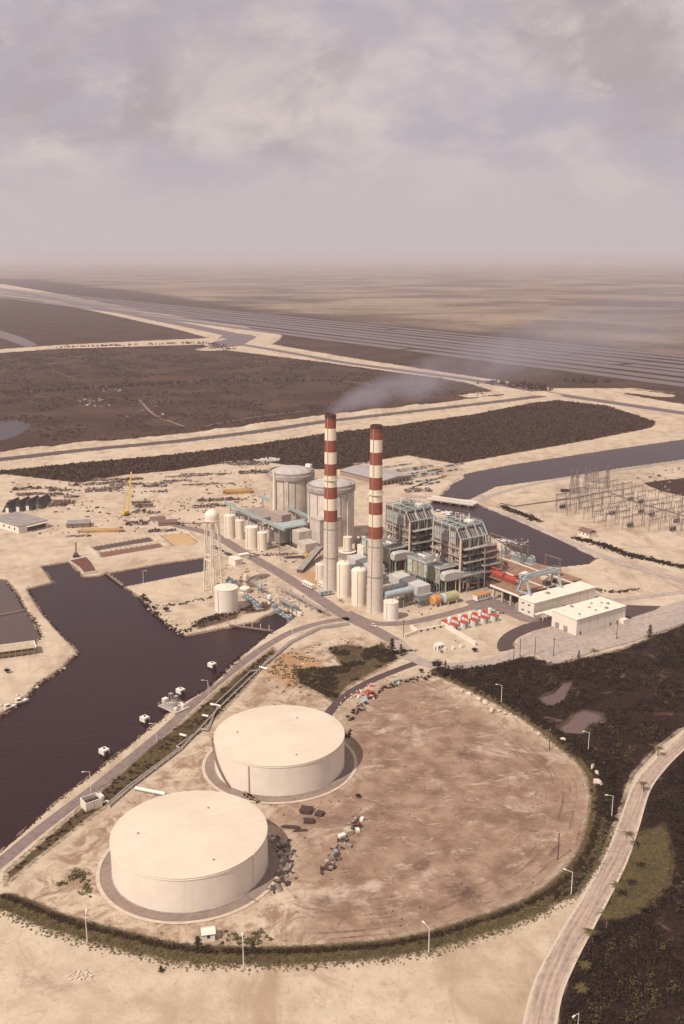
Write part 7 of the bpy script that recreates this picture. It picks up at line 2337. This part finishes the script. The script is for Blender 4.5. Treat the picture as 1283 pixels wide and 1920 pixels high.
# individual trees
def palm(px, py, h, lean, rot, label, scale=1.0):
    x, y = at(px, py)
    t = thing('palm_tree', label, 'palm tree', (x, y, gz(x, y)), rot, 'palms by the gravel road')
    pts = [(lean * (k / 8) ** 1.6, 0, h * k / 8) for k in range(9)]
    mb = MB()
    for k in range(8):
        mb.cyl(pts[k], pts[k + 1], .24 - .012 * k, .24 - .012 * (k + 1), 8, False)
    mb.build('trunk', BARK, t, smooth=True)
    V, tone = [], []
    rp = random.Random(int(px + py))
    cx, cz = pts[-1][0], pts[-1][2]
    for k in range(17):
        a = 2 * math.pi * k / 17 + rp.uniform(-.2, .2)
        L = rp.uniform(2.7, 3.7) * scale
        up = rp.uniform(.1, 1.0)
        ca, sa = math.cos(a), math.sin(a)
        prev = None
        for i in range(9):
            s = i / 8
            q = (cx + ca * L * s, sa * L * s, cz + up * L * .55 * s - (1.0 - .3 * up) * L * s * s * .75)
            if prev:
                for side in (-1, 1):                                    # paired leaflets along the rib
                    w = .62 * scale * math.sin(min(1, s * 1.15 + .12) * math.pi) ** .7
                    ex, ey = -sa * w * side + ca * .25, ca * w * side + sa * .25
                    V += [prev, ((prev[0] + q[0]) / 2 + ex * .5, (prev[1] + q[1]) / 2 + ey * .5, q[2] - .05), (q[0] + ex, q[1] + ey, q[2] - .24 * w - .1), q]
                    tone += [rp.random()] * 4
            prev = q
    np_mesh('crown', np.array(V), np.arange(len(V)), 4, PALML, {'tone': np.array(tone)}, t)
    return t
palm(1195, 1594, 7.0, -3.6, R(-12), 'leaning palm at the edge of the gravel road, its crown over the road')
palm(1192, 1628, 4.2, .4, 1.0, 'slim young palm on the olive grass below the leaning one')
palm(1178, 1662, 5.4, -1.0, .4, 'yellowish palm on the grass left of its own shadow, the upper of two')
palm(1150, 1685, 5.6, 1.2, .2, 'yellowish palm on the grass near the road, the lower of two', 1.0)
palm(1137, 1742, 6.0, .2, .7, 'big palm with a full crown where the grass meets the dark thicket', 1.25)
palm(1112, 1768, 5.0, -1.5, .2, 'leaning palm on the road edge below the big full palm')
palm(1098, 1830, 4.0, .5, 2.0, 'small palm in the thicket right of the lower gravel road')
palm(1090, 1872, 4.4, -.5, 1.2, 'small palm beside the lamp at the bottom right')
palm(1200, 1716, 4.6, .4, 2.5, 'palm at the dark end of the grass clearing')
palm(1233, 1418, 4.6, -.6, 2.5, 'palm beside the upper bend of the gravel road', 1.0)
palm(1113, 1240, 6.5, .5, 1.0, 'lone palm on the edge of the pale paved lot', 1.25)
palm(1207, 1485, 4.0, .6, 2.1, 'palm in the dark thicket right of the upper gravel road', .9)

def conifer(px, py, h, w, label, n=420):
    x, y = at(px, py)
    t = thing('pine_tree', label, 'pine tree', (x, y, gz(x, y)), 0, 'pines round the yard')
    MB().cyl((0, 0, -.2), (0, 0, h * .95), h * .022 + .05, .03, 8).build('trunk', BARK, t, smooth=True)
    u_ = rng.random(n) ** .75
    a = rng.random(n) * 6.283
    lay = np.floor(u_ * 9) / 9 + rng.normal(0, .012, n)
    rr = w * (1 - lay) ** .85 * np.sqrt(rng.random(n)) * (.7 + .5 * np.sin(a * 3 + lay * 40)) + .1
    P = np.stack([np.cos(a) * rr, np.sin(a) * rr, h * (.1 + .9 * lay) - rr * .15], 1)
    d = np.stack([np.cos(a), np.sin(a), -.25 + 0 * a], 1)
    s = (w * .22 * (.6 + .7 * rng.random(n)))[:, None]
    sd = np.stack([-np.sin(a), np.cos(a), rng.normal(0, .5, n)], 1)
    V = np.stack([P - d * s, P + sd * s * .4, P + d * s, P - sd * s * .4], 1).reshape(-1, 3)
    np_mesh('crown', V, np.arange(len(V)), 4, PINEL, {'tone': np.repeat(rng.random(n), 4)}, t)
    return t
conifer(372, 1786, 5.6, 1.9, 'dark pine rising from the hedge left of the small white shed')
conifer(475, 1788, 4.0, 1.2, 'small dark pine in the hedge beside the lamp')
conifer(735, 1228, 11, 3.4, 'tall dark pine at the road junction, the biggest of the group')
conifer(752, 1230, 8, 2.0, 'narrow pine right of the biggest one at the junction')
conifer(715, 1224, 7, 2.0, 'sparse pine left of the biggest one at the junction', 200)
conifer(835, 1256, 6, 1.4, 'slim pine beside the round dark tree at the road bend')
conifer(1085, 1240, 7, 1.5, 'slim pine on the edge of the pale paved lot, left of the lone palm')
conifer(1218, 1196, 9, 2.6, 'ragged pine on the crest of the scrub at the right edge')
conifer(302, 1822, 2.4, 1.0, 'small dark bush-like pine in the grass strip at the bottom left')

def round_tree(px, py, r, h, label, n=900):
    x, y = at(px, py)
    t = thing('broadleaf_tree', label, 'tree', (x, y, gz(x, y)), 0, 'round dark trees at the scrub edge')
    mb = MB().cyl((0, 0, -.2), (0, 0, h * .5), .3, .2, 8)
    for k in range(5):
        a = k * 1.3
        mb.cyl((0, 0, h * .4), (math.cos(a) * r * .5, math.sin(a) * r * .5, h * .7), .14, .06, 6)
    mb.build('trunk', BARK, t, smooth=True)
    V, tn = [], []
    m = 7
    cx = np.array([math.cos(k * 2.4) * r * .45 * (k > 0) for k in range(m)])
    cy = np.array([math.sin(k * 2.4) * r * .45 * (k > 0) for k in range(m)])
    cz = np.array([h * (.42 + .05 * (k % 3)) for k in range(m)])
    V, tn = leaf_cloud(cx, cy, cz, np.full(m, r * .62), np.full(m, h * .5), n // m, np.full(m, r * .11), .4)
    np_mesh('crown', V, np.arange(len(V)), 4, MANGROVE, {'tone': tn}, t)
round_tree(820, 1258, 3.6, 5.5, 'round dark tree at the bend of the pale road')
round_tree(831, 1270, 3.0, 4.6, 'smaller dark tree just below the round one at the bend')
round_tree(790, 1262, 1.6, 2.8, 'small dark tree by the lane mouth at the junction')
round_tree(890, 1222, 2.0, 2.6, 'dark bush in the corner of the walled compound')
round_tree(672, 1496, 1.3, 2.0, 'lone dark bush on the brown earth right of the farther fuel tank')
round_tree(1042, 1256, 2.4, 4.0, 'dark tree on the thicket edge below the paved lot')
round_tree(312, 1147, 2.4, 3.4, 'dark bush on the tip of the peninsula')
round_tree(14, 1262, 2.0, 3.0, 'dark bush below the tan roofed shed at the left edge')

# white foam on the discharge basin
def foam(px, py, L, W, rot, label):
    x, y = at(px, py, W_LEVEL)
    n = 26
    mb = MB()
    rf = random.Random(int(px))
    for k in range(70):
        a, b = rf.gauss(0, L * .3), rf.gauss(0, W * .3)
        s = rf.uniform(.3, 1.6) * (1 - min(.8, abs(a) / L))
        ring_ = [(a + s * 1.8 * math.cos(q) * rf.uniform(.6, 1.2), b + s * math.sin(q) * rf.uniform(.6, 1.2), .02) for q in [6.283 * i / 8 for i in range(8)]]
        mb.add(ring_ + [(a, b, .1 + s * .25)], [(i, (i + 1) % 8, 8) for i in range(8)])
    o = mb.build('foam', M('foam_white', (0.66, 0.60, 0.57), .9, .08), None, (x, y, W_LEVEL + .02), smooth=True)
    o.rotation_euler.z = rot
    tag(o, label, 'foam', kind='stuff')
foam(945, 1016, 34, 14, R(-8), 'white foam boiling up in the discharge basin behind the right-hand boiler')
foam(836, 962, 22, 16, R(30), 'white foam in the discharge basin between the two boilers')

# =================================================================== SMOKE AND AIR
def volume_mat(name, color, dens, aniso=0.0, noise=None):
    m = bpy.data.materials.new(name)
    m.use_nodes = True
    T = NT(m.node_tree)
    T.n.remove(T.n['Principled BSDF'])
    pv = T.new('ShaderNodeVolumePrincipled')
    pv.inputs['Color'].default_value = (*color, 1)
    pv.inputs['Density Attribute'].default_value = ''
    pv.inputs['Temperature Attribute'].default_value = ''
    pv.inputs['Color Attribute'].default_value = ''
    pv.inputs['Anisotropy'].default_value = aniso
    pv.inputs['Density'].default_value = dens
    T.t.links.new(pv.outputs[0], T.n['Material Output'].inputs['Volume'])
    if noise:
        noise(T, pv)
    return m
def smoke():
    x0, y0 = uv(-51, -0.5)
    L = 900.0
    rot = math.atan2(.80, .60)
    def dens(T, pv):
        oc = T.new('ShaderNodeTexCoord').outputs['Object']
        sep = T.new('ShaderNodeSeparateXYZ')
        T.put(sep, 0, oc)
        s = T.math('DIVIDE', sep.outputs[0], L)
        wid = T.math('ADD', 6.0, T.math('MULTIPLY', T.math('POWER', T.math('MAXIMUM', s, 0.0), 0.75), 105.0))
        cz = T.math('MULTIPLY', T.math('POWER', T.math('MAXIMUM', s, 0.0), 0.7), 42.0)
        n0 = T.noise(oc, 0.016, 3, .5)
        yy = T.math('ADD', sep.outputs[1], T.math('MULTIPLY', T.math('SUBTRACT', n0, .5), T.math('MULTIPLY', wid, 1.1)))
        zz = T.math('SUBTRACT', sep.outputs[2], cz)
        rr = T.math('SQRT', T.math('ADD', T.math('MULTIPLY', yy, yy), T.math('MULTIPLY', T.math('MULTIPLY', zz, zz), 2.6)))
        edge = T.ramp(T.math('DIVIDE', rr, wid), .15, 1.0, 1.0, 0.0)
        n = T.noise(oc, 0.035, 5, .62)
        body = T.ramp(n, .32, .72)
        fall = T.math('DIVIDE', 1.6, T.math('ADD', 6.0, T.math('MULTIPLY', wid, 2.1)))
        fade = T.ramp(s, .45, 1.0, 1.0, 0.0)
        start = T.ramp(sep.outputs[0], 10.0, 220.0, 1.7, 1.0)
        d = T.math('MULTIPLY', T.math('MULTIPLY', edge, body), T.math('MULTIPLY', fall, T.math('MULTIPLY', fade, start)))
        T.t.links.new(d, pv.inputs['Density'])
    m = volume_mat('smoke', (0.50, 0.49, 0.58), 0.0, 0.1, dens)
    rings = []
    for k in range(11):
        s = k / 10
        w = 6 + 105 * s ** .75
        cz = 42 * s ** .7
        rings.append([(s * L, w * 1.15 * math.cos(q), cz + w * .75 * math.sin(q)) for q in [6.283 * i / 12 for i in range(12)]])
    o = MB().loft(rings).build('smoke_plume', m, None, (x0, y0, 124.5))
    o.rotation_euler.z = rot
    tag(o, 'thin bluish smoke drifting from the left chimney towards the horizon', 'smoke', kind='stuff')
smoke()
def haze():
    m = volume_mat('haze', (0.83, 0.785, 0.845), 0.000066, 0.2)
    o = MB().box(-140000, 140000, -3000, 140000, -8.0, 262.0).build('haze', m)
    tag(o, 'thin pinkish haze over the whole coast', 'haze', kind='stuff')
haze()
